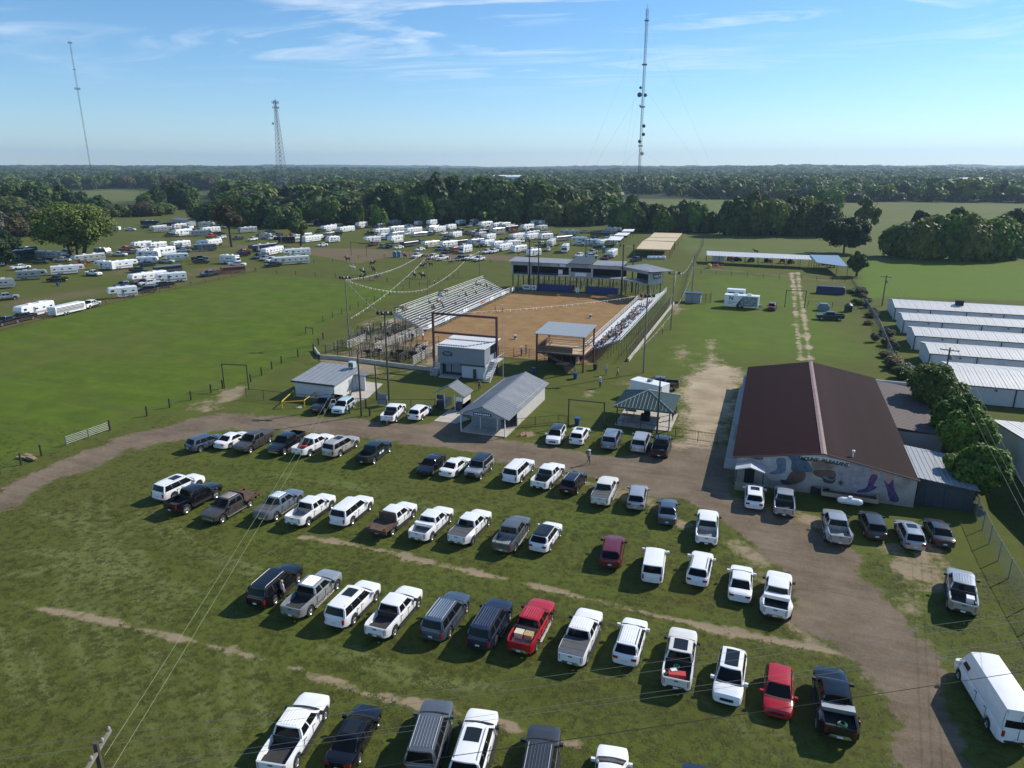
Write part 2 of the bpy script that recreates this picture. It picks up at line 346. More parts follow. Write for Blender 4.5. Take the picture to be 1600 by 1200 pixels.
def terrain_mat():
    m = bpy.data.materials.new('terrain'); m.use_nodes = True; t = m.node_tree; b = t.nodes['Principled BSDF']
    L = t.links.new
    tc = N(t, 'ShaderNodeTexCoord')
    def noise(s, d=5.0, r=0.6, dist=0.0, vec=None):
        n = N(t, 'ShaderNodeTexNoise', inp={'Scale': s, 'Detail': d, 'Roughness': r, 'Distortion': dist}); L(vec or tc.outputs['Object'], n.inputs[0]); return n.outputs[0]
    def attr(nm): return N(t, 'ShaderNodeAttribute', attribute_name=nm).outputs['Fac']
    def mr(x, a, b_, c=0.0, d=1.0):
        n = N(t, 'ShaderNodeMapRange', inp={'From Min': a, 'From Max': b_, 'To Min': c, 'To Max': d}); L(x, n.inputs[0]); return n.outputs[0]
    def mixc(f, a, c):
        n = N(t, 'ShaderNodeMix', data_type='RGBA')
        for i, v in ((0, f), (6, a), (7, c)):
            if isinstance(v, tuple): n.inputs[i].default_value = (*v, 1)
            elif isinstance(v, float): n.inputs[i].default_value = v
            else: L(v, n.inputs[i])
        return n.outputs[2]
    def mm(op, a, c):
        n = N(t, 'ShaderNodeMath', operation=op)
        for i, v in ((0, a), (1, c)):
            if isinstance(v, float): n.inputs[i].default_value = v
            else: L(v, n.inputs[i])
        return n.outputs[0]
    big, med, fine, tiny = noise(0.035, 4), noise(0.22, 6, 0.65), noise(1.6, 6, 0.7), noise(7.0, 5, 0.75)
    # streaks left by mowing and by tyres
    mp = N(t, 'ShaderNodeMapping'); mp.inputs['Rotation'].default_value = (0, 0, R(28)); mp.inputs['Scale'].default_value = (0.08, 1.1, 1); L(tc.outputs['Object'], mp.inputs[0])
    streak = noise(0.55, 5, 0.65, 0.8, mp.outputs[0])
    mpb = N(t, 'ShaderNodeMapping'); mpb.inputs['Rotation'].default_value = (0, 0, R(-62)); mpb.inputs['Scale'].default_value = (0.05, 0.9, 1); L(tc.outputs['Object'], mpb.inputs[0])
    streak2 = noise(0.8, 4, 0.6, 1.2, mpb.outputs[0])
    g = mixc(mr(med, 0.34, 0.66), (0.068, 0.086, 0.014), (0.092, 0.114, 0.020))
    g = mixc(mr(fine, 0.36, 0.70, 0.0, 0.42), g, (0.096, 0.104, 0.030))
    g = mixc(mr(big, 0.40, 0.62, 0.0, 0.45), g, (0.090, 0.082, 0.022))
    g = mixc(mr(streak, 0.50, 0.68, 0.0, 0.5), g, (0.088, 0.120, 0.020))
    g = mixc(mr(streak2, 0.56, 0.70, 0.0, 0.35), g, (0.044, 0.052, 0.014))
    g = mixc(mr(attr('track'), 0.0, 1.0, 0.0, 0.9), g, (0.142, 0.160, 0.054))
    lushc = mixc(mr(med, 0.35, 0.65), (0.056, 0.102, 0.006), (0.100, 0.150, 0.010))
    lushc = mixc(mr(streak, 0.42, 0.66, 0.0, 0.55), lushc, (0.062, 0.078, 0.020))
    lushc = mixc(mr(big, 0.45, 0.62, 0.0, 0.45), lushc, (0.100, 0.100, 0.028))
    lushc = mixc(mr(fine, 0.45, 0.7, 0.0, 0.4), lushc, (0.105, 0.145, 0.02))
    lushc = mixc(mr(attr('bright'), 0.0, 1.0, 0.0, 0.6), lushc, (0.100, 0.168, 0.018))
    g = mixc(mr(attr('lush'), 0.0, 1.0), g, lushc)
    pastc = mixc(mr(noise(0.02, 5), 0.4, 0.6), (0.125, 0.13, 0.042), (0.095, 0.125, 0.034))
    g = mixc(attr('past'), g, pastc)
    tinyv = mr(tiny, 0.25, 0.75, 0.72, 1.28)
    gs = N(t, 'ShaderNodeVectorMath', operation='SCALE'); L(g, gs.inputs[0]); L(tinyv, gs.inputs['Scale'])
    g = gs.outputs[0]
    # dirt, sand, arena earth
    mp3 = N(t, 'ShaderNodeMapping'); mp3.inputs['Rotation'].default_value = (0, 0, R(-58)); mp3.inputs['Scale'].default_value = (0.12, 0.75, 1); L(tc.outputs['Object'], mp3.inputs[0])
    rut = noise(0.9, 4, 0.6, 1.5, mp3.outputs[0])
    d = mixc(mr(med, 0.3, 0.7), (0.124, 0.094, 0.064), (0.225, 0.175, 0.124))
    d = mixc(mr(rut, 0.42, 0.70, 0.0, 0.45), d, (0.080, 0.062, 0.046))
    d = mixc(mr(fine, 0.5, 0.75, 0.0, 0.6), d, (0.225, 0.175, 0.122))
    ds = N(t, 'ShaderNodeVectorMath', operation='SCALE'); L(d, ds.inputs[0]); L(mr(tiny, 0.2, 0.8, 0.7, 1.3), ds.inputs['Scale']); d = ds.outputs[0]
    s = mixc(mr(med, 0.3, 0.7), (0.29, 0.225, 0.145), (0.46, 0.38, 0.26))
    s = mixc(mr(rut, 0.45, 0.62, 0.0, 0.45), s, (0.25, 0.19, 0.13))
    lc = mixc(mr(fine, 0.3, 0.7), (0.17, 0.125, 0.075), (0.12, 0.10, 0.055))
    ar = mixc(mr(noise(0.3, 6, 0.7), 0.35, 0.65), (0.225, 0.135, 0.060), (0.310, 0.195, 0.088))
    arn = noise(2.2, 6, 0.75, 0.6)
    ar = mixc(mr(arn, 0.5, 0.7, 0.0, 0.55), ar, (0.150, 0.085, 0.045))
    brk = mr(fine, 0.3, 0.7, -0.28, 0.28)
    def mask(nm, lo=0.35, hi=0.62): return mr(mm('ADD', attr(nm), brk), lo, hi)
    c = mixc(mask('lot'), g, lc)
    c = mixc(mask('bare', 0.3, 0.7), c, mixc(mr(med, 0.3, 0.7), (0.30, 0.225, 0.150), (0.24, 0.20, 0.125)))
    c = mixc(mask('dirt'), c, d)
    c = mixc(mask('sand', 0.3, 0.75), c, s)
    c = mixc(mask('arena'), c, ar)
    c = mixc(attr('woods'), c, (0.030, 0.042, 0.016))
    L(c, b.inputs['Base Color']); b.inputs['Roughness'].default_value = 0.95; b.inputs['Specular IOR Level'].default_value = 0.12
    h = mm('ADD', mm('MULTIPLY', noise(3.2, 6, 0.75), 0.5), mm('MULTIPLY', noise(14.0, 4, 0.8), 0.28))
    bp = N(t, 'ShaderNodeBump', inp={'Strength': 0.75, 'Distance': 0.16}); L(h, bp.inputs['Height']); L(bp.outputs[0], b.inputs['Normal'])
    return m
TM = terrain_mat()
masks = {'bright': np.maximum(sst(sd_poly(X, Y, EAST)+edge, -2, 2), mid), 'track': track, 'dirt': dirt, 'sand': sand, 'bare': bare, 'lot': lotdirt, 'arena': sst(sda+edge*0.15, -0.3, 0.3), 'lush': lush, 'past': past, 'woods': woods}
def face_avg(A): return (A[:-1, :-1]+A[1:, :-1]+A[:-1, 1:]+A[1:, 1:])/4
fd, fs_, fa = face_avg(dirt), face_avg(sand), face_avg(masks['arena'])
klass = np.where(fa > 0.5, 2, np.where(fd > 0.5, 1, np.where((fs_ > 0.5) & (face_avg(sdy) < 3), 3, 0)))
lane = (fs_ > 0.4) & (klass == 0); klass = np.where(lane, 4, klass)
idx = np.arange(nx*ny).reshape(ny, nx)
Fq = np.stack([idx[:-1, :-1], idx[:-1, 1:], idx[1:, 1:], idx[1:, :-1]], -1)
V = np.stack([X, Y, Z], -1).reshape(-1, 3)
for k, nm in ((0, 'ground'), (1, 'dirt_road'), (2, 'arena_floor'), (3, 'gravel_yard'), (4, 'farm_track')):
    q = Fq[klass == k].reshape(-1, 4)
    used, inv = np.unique(q, return_inverse=True); q = inv.reshape(-1, 4)
    me = bpy.data.meshes.new(nm); me.vertices.add(len(used)); me.vertices.foreach_set('co', V[used].ravel())
    me.loops.add(q.size); me.loops.foreach_set('vertex_index', q.ravel().astype(np.int32))
    me.polygons.add(len(q)); me.polygons.foreach_set('loop_start', np.arange(0, q.size, 4, dtype=np.int32))
    me.polygons.foreach_set('use_smooth', [True]*len(q))
    me.update(calc_edges=True)
    for an, A in masks.items():
        at = me.attributes.new(an, 'FLOAT', 'POINT'); at.data.foreach_set('value', A.reshape(-1)[used].astype(np.float32))
    me.materials.append(TM)
    o = link(nm, me); tag(o, kind='structure')
# ================================================================ vehicles
def paint(name, col, metal=0.0, rough=0.32): return P_(name, col, rough, metal, coat=0.45, noise=0.06, nscale=1.3)
PAINT = {
 'white': paint('paint_white', (0.78, 0.79, 0.80)), 'pearl': paint('paint_pearl', (0.66, 0.65, 0.61)), 'cream': paint('paint_cream', (0.62, 0.57, 0.45)),
 'silver': paint('paint_silver', (0.42, 0.44, 0.46), 0.5), 'grey': paint('paint_grey', (0.15, 0.165, 0.18), 0.5), 'dgrey': paint('paint_dark_grey', (0.055, 0.060, 0.068), 0.4),
 'brown': paint('paint_brown_grey', (0.085, 0.075, 0.070), 0.4), 'black': paint('paint_black', (0.006, 0.006, 0.008), 0.0, 0.16), 'navy': paint('paint_navy', (0.015, 0.025, 0.055), 0.3),
 'slate': paint('paint_slate_blue', (0.09, 0.125, 0.17), 0.5), 'bluegrey': paint('paint_blue_grey', (0.22, 0.27, 0.32), 0.5), 'red': paint('paint_red', (0.38, 0.008, 0.016)),
 'maroon': paint('paint_maroon', (0.13, 0.010, 0.018), 0.2), 'champagne': paint('paint_champagne', (0.48, 0.46, 0.42), 0.4), 'green': paint('paint_dark_green', (0.012, 0.035, 0.034), 0.3),
 'teal': paint('paint_teal', (0.02, 0.12, 0.11)), 'pale': paint('paint_pale_green', (0.45, 0.52, 0.46)), 'ice': paint('paint_ice_blue', (0.55, 0.66, 0.70), 0.2), 'rust': paint('paint_rust', (0.20, 0.075, 0.035)),
 'tan': paint('paint_tan', (0.40, 0.33, 0.22)),
}
M_GLASS = P_('car_glass', (0.006, 0.007, 0.009), 0.06, spec=0.14)
M_PANO = P_('roof_glass', (0.016, 0.019, 0.023), 0.08, spec=0.35)
M_TYRE = P_('tyre_rubber', (0.016, 0.016, 0.016), 0.85)
M_RIM = P_('wheel_alloy', (0.42, 0.43, 0.44), 0.3, 0.7)
M_TRIM = P_('black_trim', (0.018, 0.018, 0.019), 0.55)
M_CHROME = P_('chrome_trim', (0.55, 0.56, 0.58), 0.18, 0.9)
M_LAMPR = P_('tail_lamp', (0.30, 0.008, 0.010), 0.15, coat=0.6)
M_LAMPW = P_('head_lamp', (0.60, 0.62, 0.64), 0.12, coat=0.6)
M_PLATE = P_('number_plate', (0.68, 0.69, 0.66), 0.5)
M_BED = P_('bed_liner', (0.030, 0.030, 0.031), 0.8, noise=0.3, nscale=6)
M_BEDM = P_('bed_metal', (0.34, 0.35, 0.35), 0.45, 0.5, noise=0.25, nscale=4)
M_VINYL = P_('vinyl_cover', (0.075, 0.078, 0.084), 0.6, noise=0.15, nscale=3)
M_RUSTBED = P_('rusty_flatbed', (0.10, 0.060, 0.042), 0.8, 0.1, noise=0.4, nscale=3)
M_TREAD = P_('diamond_plate', (0.50, 0.51, 0.52), 0.35, 0.7)
M_WOOD = P_('weathered_wood', (0.26, 0.19, 0.12), 0.85, noise=0.35, nscale=5)

KIND = {
 'pickup': dict(L=5.85, W=2.02, r=.42, wf=1.95, wr=-1.78, hood=[(2.92,.95),(2.84,1.12),(2.3,1.19),(1.35,1.24)], belt=1.27, H=1.91, cab=(1.38,.62,-.78,-.95), bed=True, clear=.42,
     panes=[(.07,.40),(.45,.90)]),
 'suv': dict(L=5.35, W=2.02, r=.41, wf=1.70, wr=-1.45, hood=[(2.66,.90),(2.56,1.08),(2.0,1.15),(1.2,1.20)], belt=1.22, H=1.90, cab=(1.25,.50,-2.30,-2.56), clear=.34,
     panes=[(.05,.27),(.31,.58),(.62,.93)]),
 'crossover': dict(L=4.72, W=1.88, r=.37, wf=1.42, wr=-1.33, hood=[(2.34,.78),(2.22,.94),(1.7,1.03),(1.1,1.08)], belt=1.08, H=1.66, cab=(1.15,.35,-1.78,-2.22), clear=.28,
     panes=[(.10,.28),(.33,.58),(.62,.93)]),
 'sedan': dict(L=4.88, W=1.85, r=.34, wf=1.48, wr=-1.38, hood=[(2.43,.62),(2.32,.76),(1.7,.87),(1.05,.94)], belt=.95, H=1.45, cab=(1.10,.30,-.90,-1.72), clear=.22,
     trunk=[(-1.72,1.02),(-2.30,1.00),(-2.43,.92)], panes=[(.22,.46),(.50,.88)]),
 'hatch': dict(L=4.25, W=1.80, r=.34, wf=1.28, wr=-1.25, hood=[(2.12,.66),(2.02,.80),(1.5,.93),(1.0,1.0)], belt=1.0, H=1.50, cab=(1.05,.25,-1.55,-2.02), clear=.24,
     panes=[(.10,.30),(.35,.58),(.62,.92)]),
 'jeep': dict(L=4.55, W=1.86, r=.42, wf=1.45, wr=-1.45, hood=[(2.05,1.05),(2.0,1.13),(1.5,1.16),(.70,1.18)], belt=1.20, H=1.86, cab=(.72,.45,-2.02,-2.08), clear=.45,
     panes=[(.04,.28),(.33,.62),(.67,.95)]),
 'van': dict(L=4.75, W=1.85, r=.34, wf=1.55, wr=-1.40, hood=[(2.36,.72),(2.28,.90),(2.0,1.02),(1.6,1.10)], belt=1.12, H=1.87, cab=(1.65,.62,-2.20,-2.33), clear=.24,
     panes=[(.72,.93)]),
 'cargo': dict(L=6.95, W=2.05, r=.37, wf=2.45, wr=-2.0, hood=[(3.46,.75),(3.36,1.08),(3.0,1.22),(2.72,1.28)], belt=1.35, H=2.72, cab=(2.75,1.85,-3.36,-3.46), clear=.30,
     panes=[(.80,.93)]),
}
def make_vehicle(kind, var=()):
    """returns the parts of one vehicle: (name, MB, roles, location, children)"""
    k = KIND[kind]; L, W, H, r = k['L'], k['W']/2, k['H'], k['r']; xf = k['hood'][0][0]; xe = xf-L
    xf0, xf1, xr1, xr0 = k['cab']; belt = k['belt']; clear = k['clear']; bed = k.get('bed')
    lift = 0.16 if 'lift' in var else 0.0
    if lift: r = r+0.09
    top = sorted(k['hood']+[(xf0, k['hood'][-1][1])]) 
    if 'trunk' in k: top = sorted(k['trunk']+[(xr0, k['trunk'][0][1])])+[(xr0+.01, belt)]+top
    elif bed: top = [(xr0-.02, belt)]+top
    else: top = [(xe, belt-.16), (xe+.06, belt-.05), (xe+.3, belt)]+top
    top = sorted(set(top))
    tx, tz = [p[0] for p in top], [p[1] for p in top]
    def zt(x): return float(np.interp(x, tx, tz))
    def wd(x):
        e = min(xf-x, x-xe); rr = 0.55 if kind not in ('jeep', 'cargo') else 0.25
        f = 1.0 if e > rr else 1-0.15*((1-e/rr)**2)
        for wx in (k['wf'], k['wr']):
            f += 0.018*max(0, 1-abs(x-wx)/0.7)
        return W*f*0.985
    ra = r+0.075
    def zb(x):
        z = clear+0.10*max(0, 1-min(xf-x, x-xe)/0.35)
        for wx in (k['wf'], k['wr']):
            d = abs(x-wx)
            if d < ra: z = max(z, r+math.sqrt(max(ra*ra-d*d, 0))*0.98)
        return z
    st = set([xe, xe+.05, xe+.15, xe+.35, xf, xf-.04, xf-.12, xf-.3, xf0, xf0-.05])
    st |= set(p[0] for p in top if p[0] > xe)
    for wx in (k['wf'], k['wr']):
        for d in (1.001, .985, .9, .7, .4, 0): st |= {wx-ra*d, wx+ra*d}
    x_cut = xr0 if bed else xe
    sect = lambda x, z1, zb_: [(0,zb_),(.86,zb_),(.975,zb_+.08),(1.0,zb_+.40*(z1-zb_)),(.985,z1-.14),(.955,z1-.045),(.87,z1-.008),(.5,z1+.012),(0,z1+.02)]
    parts = []
    body = MB()
    xs_ = sorted(x for x in st if x_cut-1e-4 <= x <= xf)
    if bed and x_cut not in xs_: xs_ = [x_cut]+xs_
    rings = []
    for x in xs_:
        h = sect(x, zt(x), min(zb(x), zt(x)-.2)); wx = wd(x)
        ring = [(x, a*wx, z) for a, z in h]+[(x, -a*wx, z) for a, z in h[-2:0:-1]]
        rings.append(ring)
    n = len(rings[0])
    for a, b in zip(rings, rings[1:]):
        o = len(body.v); body.v += a+b
        for i in range(n): body.f.append((o+i, o+(i+1)%n, o+n+(i+1)%n, o+n+i)); body.m.append(0)
    body.add(rings[0], [tuple(range(n))[::-1]]); body.add(rings[-1], [tuple(range(n))])
    # merge shared rings is not needed: flat look between them is removed by welding below
    # cabin
    wb, wr_ = W*0.925, W*(0.74 if kind not in ('jeep', 'cargo', 'van') else (0.84 if kind != 'cargo' else .80)); z0, z1 = belt-.02, H-.045
    bul = .10 if kind not in ('jeep',) else .02
    lerp = lambda a, b, t: a+(b-a)*t
    ws = lambda s, t: (lerp(xf0, xf1, t)+bul*(1-s*s), s*lerp(wb, wr_, t), lerp(z0, z1, t))
    rs = lambda s, t: (lerp(xr0, xr1, t)-bul*.6*(1-s*s), s*lerp(wb, wr_, t), lerp(z0, z1, t))
    sidef = lambda sg: (lambda u, t: (lerp(lerp(xr0, xr1, t), lerp(xf0, xf1, t), u), sg*(lerp(wb, wr_, t)+.035*math.sin(math.pi*min(t,1))), lerp(z0, z1, t)))
    def roof(u, s):
        t = 1.0
        fx = xf1+bul*(1-s*s); rx = xr1-bul*.6*(1-s*s)
        return (lerp(rx, fx, u), s*wr_, z1+.045*(1-abs(s)**3)*min(1, min(u, 1-u)*8+.35))
    ss = [-1, -.6, -.2, .2, .6, 1]; tt = [0, .5, 1]
    cabm = 1 if 'blackroof' in var else 0
    roof_b = MB()
    body.grid([[ws(s, t) for s in ss] for t in tt], 0, True)
    body.grid([[rs(s, t) for s in ss] for t in tt], 0)
    for sg in (1, -1):
        f = sidef(sg); body.grid([[f(u, t) for u in np.linspace(0, 1, 7)] for t in (0, .35, .7, 1)], 0, sg > 0)
    roof_b.grid([[roof(u, s) for s in (-1, -.85, -.5, 0, .5, .85, 1)] for u in (0, .06, .3, .7, .94, 1)], 0)
    if bed:
        zc = 1.30; zf = .86; xt = xe
        bx = sorted(set([x for x in st if xt <= x <= xr0-.04]+[xt, xr0-.04]))
        for sg in (1, -1):
            rg = []
            for x in bx:
                wv = wd(x)
                if 'dually' in var: wv += .20*max(0, 1-(abs(x-k['wr'])/.72)**3)
                zz = zb(x)
                o1 = [(.80,zz),(.975,zz+.08),(1.0,zz+.4*(zc-zz)),(.99,zc-.12),(.965,zc)]
                inn = [(W*.86, zc), (W*.86, zf), (W*.80, zf)]
                if 'dually' in var and abs(x-k['wr']) < .72:
                    o1 = [(.80,zz),(.975,zz+.08),(1.0,zz+.4*(zc-zz)),(.97,zc-.22),(.965*W/wv,zc)]
                rg.append([(x, sg*a*wv, z) for a, z in o1]+[(x, sg*yy, z) for yy, z in inn])
            m_ = len(rg[0])
            for a, b in zip(rg, rg[1:]):
                o = len(body.v); body.v += a+b
                for i in range(m_):
                    q = (o+i, o+(i+1)%m_, o+m_+(i+1)%m_, o+m_+i); body.f.append(q if sg > 0 else q[::-1]); body.m.append(0)
            body.add(rg[0], [tuple(range(m_))]); body.add(rg[-1], [tuple(range(m_))])
        if 'flatbed' in var:
            body = MB2_cut(body, xr0-.05)
            fb = MB(); fb.box(xe-.15, xr0-.12, -1.12, 1.12, .92, 1.04)
            fb.box(xr0-.16, xr0-.10, -.95, .95, 1.04, 1.85)
            for yy in (-1.12, 1.06): fb.box(xe-.15, xr0-.12, yy, yy+.06, 1.04, 1.16)
            fb.box(xe-.15, xe-.05, -1.12, 1.12, .70, .92)
            for yy in (-.45, .35): fb.box(xe, xr0, yy, yy+.1, .6, .92)
            parts.append(('flatbed', fb, ['rustbed'], (0,0,0), []))
        else:
            fl = MB(); fl.box(xt+.05, xr0-.05, -W*.865, W*.865, zf-.04, zf)
            for i in range(9): y_ = -W*.7+i*W*.175; fl.box(xt+.1, xr0-.1, y_-.025, y_+.025, zf, zf+.018)
            fl.box(xr0-.08, xr0-.04, -W*.86, W*.86, zf, zc)
            parts.append(('bed_floor', fl, ['bedm' if 'metalbed' in var else 'bed'], (0,0,0), []))
            tg = MB(); tg.add([(xt-.03,-W*.83,.62),(xt-.03,W*.83,.62),(xt-.03,W*.83,1.27),(xt-.03,-W*.83,1.27),(xt+.05,-W*.83,.62),(xt+.05,W*.83,.62),(xt+.05,W*.83,1.31),(xt+.05,-W*.83,1.31)],
                [(0,3,2,1),(4,5,6,7),(3,7,6,2),(0,1,5,4),(1,2,6,5),(0,4,7,3)])
            tg.box(xt-.045, xt-.03, -.14, .14, 1.10, 1.18, 1)
            parts.append(('tailgate', tg, ['paint', 'trim'], (0,0,0), []))
            if 'cover' in var:
                cv = MB(); cv.slab([(xt+.04,-W*.9,zc+.03),(xr0-.06,-W*.9,zc+.035),(xr0-.06,W*.9,zc+.035),(xt+.04,W*.9,zc+.03)], .03)
                for q in (.33, .66): xx = lerp(xt, xr0, q); cv.box(xx-.01, xx+.01, -W*.88, W*.88, zc+.03, zc+.045)
                parts.append(('bed_cover', cv, ['vinyl'], (0,0,0), []))
            if 'toolbox' in var:
                tb = MB(); tb.box(xr0-.62, xr0-.12, -W*.93, W*.93, zc-.1, zc+.16); tb.box(xr0-.64, xr0-.10, -W*.94, W*.94, zc+.16, zc+.19)
                parts.append(('toolbox', tb, ['tread' if 'alloybox' in var else 'white'], (0,0,0), []))
    # proud panes
    def pane(f, ulo, uhi, tlo, thi, nrm, nu=4, nt_=2):
        g = MB(); off = Vector(nrm)*.012
        g.grid([[tuple(Vector(f(u, t))+off) for u in np.linspace(ulo, uhi, nu+1)] for t in np.linspace(tlo, thi, nt_+1)], 0, nrm[1] > 0 or nrm[0] > 0)
        return g
    dn = Vector((z1-z0, 0, xf0-xf1)).normalized()
    parts.append(('windshield', pane(ws, -.93, .93, .06, .95, tuple(dn)), ['glass'], (0,0,0), []))
    rn = Vector((-(z1-z0), 0, xr1-xr0)).normalized()
    lo = .12 if not bed else .10
    hi = .93
    if kind == 'cargo': lo, hi = .12, .48
    parts.append(('rear_window', pane(rs, -.88, .88, lo, hi, tuple(rn)), ['glass'], (0,0,0), []))
    for sg in (1, -1):
        f = sidef(sg)
        for a, b in k['panes']:
            hi2 = .86 if kind != 'cargo' else .42
            parts.append(('side_window', pane(f, a, b, .10, hi2, (0, sg, .25)), ['glass'], (0,0,0), []))
    body_roles = ['paint']
    if 'sunroof' in var or 'pano' in var:
        a, b = (.50, .86) if 'sunroof' in var else (.12, .88)
        g = MB(); g.grid([[tuple(Vector(roof(u, s))+Vector((0,0,.012))) for s in (-.62, -.2, .2, .62)] for u in np.linspace(a, b, 4)])
        parts.append(('sunroof', g, ['pano'], (0,0,0), []))
    if 'rails' in var or kind in ('suv',):
        for sg in (1, -1):
            g = MB(); pts = [roof(u, sg*.86) for u in (.06, .12, .5, .88, .94)]
            g.path([(p[0], p[1], p[2]+(.0 if i in (0, 4) else .055)) for i, p in enumerate(pts)], .022, 4)
            parts.append(('roof_rail', g, ['trim' if 'trimrail' in var else 'rail'], (0,0,0), []))
    if 'ribs' in var:
        g = MB()
        for s in (-.6, -.36, -.12, .12, .36, .6): g.grid([[tuple(Vector(roof(u, s+d))+Vector((0,0,z))) for d, z in ((-.045,.002),(-.02,.02),(.02,.02),(.045,.002))] for u in (.1, .5, .9)])
        parts.append(('roof_rib', g, ['paint'], (0,0,0), []))
    parts.append(('roof', roof_b, ['paintb' if 'blackroof' in var else 'paint'], (0,0,0), []))
    # dark window band, cowl, sills and door seams
    if not bed and kind not in ('cargo', 'van'):
        for sg in (1, -1):
            f = sidef(sg); g = pane(f, k['panes'][0][0]-.015, k['panes'][-1][1]+.015, .07, .90, (0, sg*.4, .1), 6); parts.append(('window_surround', g, ['trim'], (0,0,0), []))
    g = MB(); g.grid([[(ws(s, 0)[0]+d, s*wb*.96, ws(s, 0)[2]+z_) for s in ss] for d, z_ in ((.13, .012), (.0, .035))]); parts.append(('cowl', g, ['trim'], (0,0,0), []))
    for sg in (1, -1):
        xa, xb = k['wr']+ra+.03, k['wf']-ra-.03; yv = sg*(W*1.003)
        if kind in ('crossover', 'suv', 'jeep', 'pickup'): g = MB(); g.box(xa, xb, min(yv, yv+sg*.018), max(yv, yv+sg*.018), clear+.0, clear+.17); parts.append(('sill_cladding', g, ['trim'], (0,0,0), []))
        for xq in ((xf0-.25, (xf0+xr0)/2+.05, xr0+.12) if bed else (xf0-.2, (xf0+xr1)/2+.1, k['wr']+ra*.9)):
            g = MB(); g.box(xq-.011, xq+.011, min(yv*.985, yv*.985+sg*.018), max(yv*.985, yv*.985+sg*.018), clear+.2, belt-.06); parts.append(('door_seam', g, ['trim'], (0,0,0), []))
            g = MB(); g.box(xq+.10, xq+.26, min(yv*.99, yv*.99+sg*.03), max(yv*.99, yv*.99+sg*.03), belt-.20, belt-.165); parts.append(('door_handle', g, ['trim'], (0,0,0), []))
    # ends
    zl = clear+.10
    fb_, rb_ = MB(), MB(); wv = wd(xf)
    bh = .22 if kind in ('pickup', 'jeep') else .16
    def arcbar(x, z, h, d, wv, sgn):
        m = MB(); n_ = 8; o = []
        for i in range(n_+1):
            s = -1+2*i/n_; xx = x+sgn*(.05-.16*s**4); o.append((xx, s*wv*1.04))
        m.grid([[(p[0]-sgn*d, p[1], z) for p in o], [(p[0], p[1], z) for p in o], [(p[0]+sgn*.02, p[1], z+h*.5) for p in o], [(p[0], p[1], z+h) for p in o], [(p[0]-sgn*d, p[1], z+h) for p in o]], 0, sgn > 0)
        return m
    parts.append(('front_bumper', arcbar(xf, zl, bh, .2, wv, 1), ['chrome' if 'chrome' in var else ('trim' if kind in ('jeep',) or 'dark' in var else 'paint')], (0,0,0), []))
    parts.append(('rear_bumper', arcbar(xe, zl+.02, bh, .2, wd(xe), -1), ['chrome' if ('chrome' in var or (bed and 'dark' not in var)) else ('trim' if kind in ('jeep', 'cargo') or 'dark' in var else 'paint')], (0,0,0), []))
    zh = k['hood'][0][1]
    gr = MB(); gr.box(xf-.02, xf+.035, -wv*.52, wv*.52, zl+bh+.02, zh-.04)
    for i in range(3): zq = zl+bh+.05+i*(zh-.1-zl-bh)/3; gr.box(xf+.035, xf+.05, -wv*.5, wv*.5, zq, zq+.03, 1)
    parts.append(('grille', gr, ['trim', 'chrome' if bed else 'trim'], (0,0,0), []))
    for sg in (1, -1):
        g = MB(); g.add([(xf+.012, sg*wv*.58, zh-.24), (xf-.10, sg*wv*1.035, zh-.22), (xf-.14, sg*wv*1.03, zh-.02), (xf-.02, sg*wv*.58, zh-.03), (xf-.32, sg*wv*1.07, zh-.04), (xf-.30, sg*wv*1.07, zh-.16)], [(0,1,2,3),(1,5,4,2)])
        parts.append(('headlight', g, ['lampw'], (0,0,0), []))
        g = MB(); we = wd(xe); zz = 1.22 if bed else belt-.10
        if kind in ('sedan',): zz = .93
        hh = .42 if (bed or kind in ('suv', 'van', 'cargo', 'jeep')) else .20
        y0_, y1_ = (.86, 1.02) if hh > .3 else (.58, 1.02)
        g.add([(xe-.035, sg*we*y0_, zz-hh), (xe-.02, sg*we*y1_, zz-hh), (xe-.02, sg*we*y1_, zz), (xe-.035, sg*we*y0_, zz), (xe+.16, sg*we*1.055, zz-.02), (xe+.16, sg*we*1.055, zz-hh+.03)], [(0,1,2,3),(1,5,4,2)])
        parts.append(('taillight', g, ['lampr'], (0,0,0), []))
        g = MB(); g.obox((xf0-.18, sg*(W+.12), belt+.02), (.16, .24, .19)); 
        parts.append(('side_mirror', g, ['trim' if kind in ('pickup', 'jeep') or 'dark' in var else 'paint'], (0,0,0), []))
    g = MB(); g.box(xe-.085 if not bed else xe-.09, xe-.07, -.16, .16, zl+.08 if bed else zl+.22, (zl+.08 if bed else zl+.22)+.13)
    parts.append(('license_plate', g, ['plate'], (0,0,0), []))
    if kind in ('pickup', 'suv', 'jeep'):
        for sg in (1, -1):
            g = MB(); g.box(k['wr']+ra+.1, k['wf']-ra-.05, sg*(W+.02) if sg > 0 else -W-.14, W+.14 if sg > 0 else -(W+.02), clear-.06, clear-.01)
            parts.append(('running_board', g, ['chrome' if 'chrome' in var else 'trim'], (0,0,0), []))
    if kind == 'jeep':
        g = MB(); g.lathe_y([(.0,-.1),(.3,-.11),(.40,-.06),(.40,.08),(.0,.1)], (0,0,0), 14); g.v = [(y_, x_, z_) for x_, y_, z_ in g.v]
        parts.append(('spare_wheel', g, ['tyre'], (xe-.12, 0, .95), []))
    if kind == 'cargo':
        g = MB(); g.box(xe-.03, xe-.018, -.012, .012, .55, 2.4); parts.append(('door_gap', g, ['trim'], (0,0,0), []))
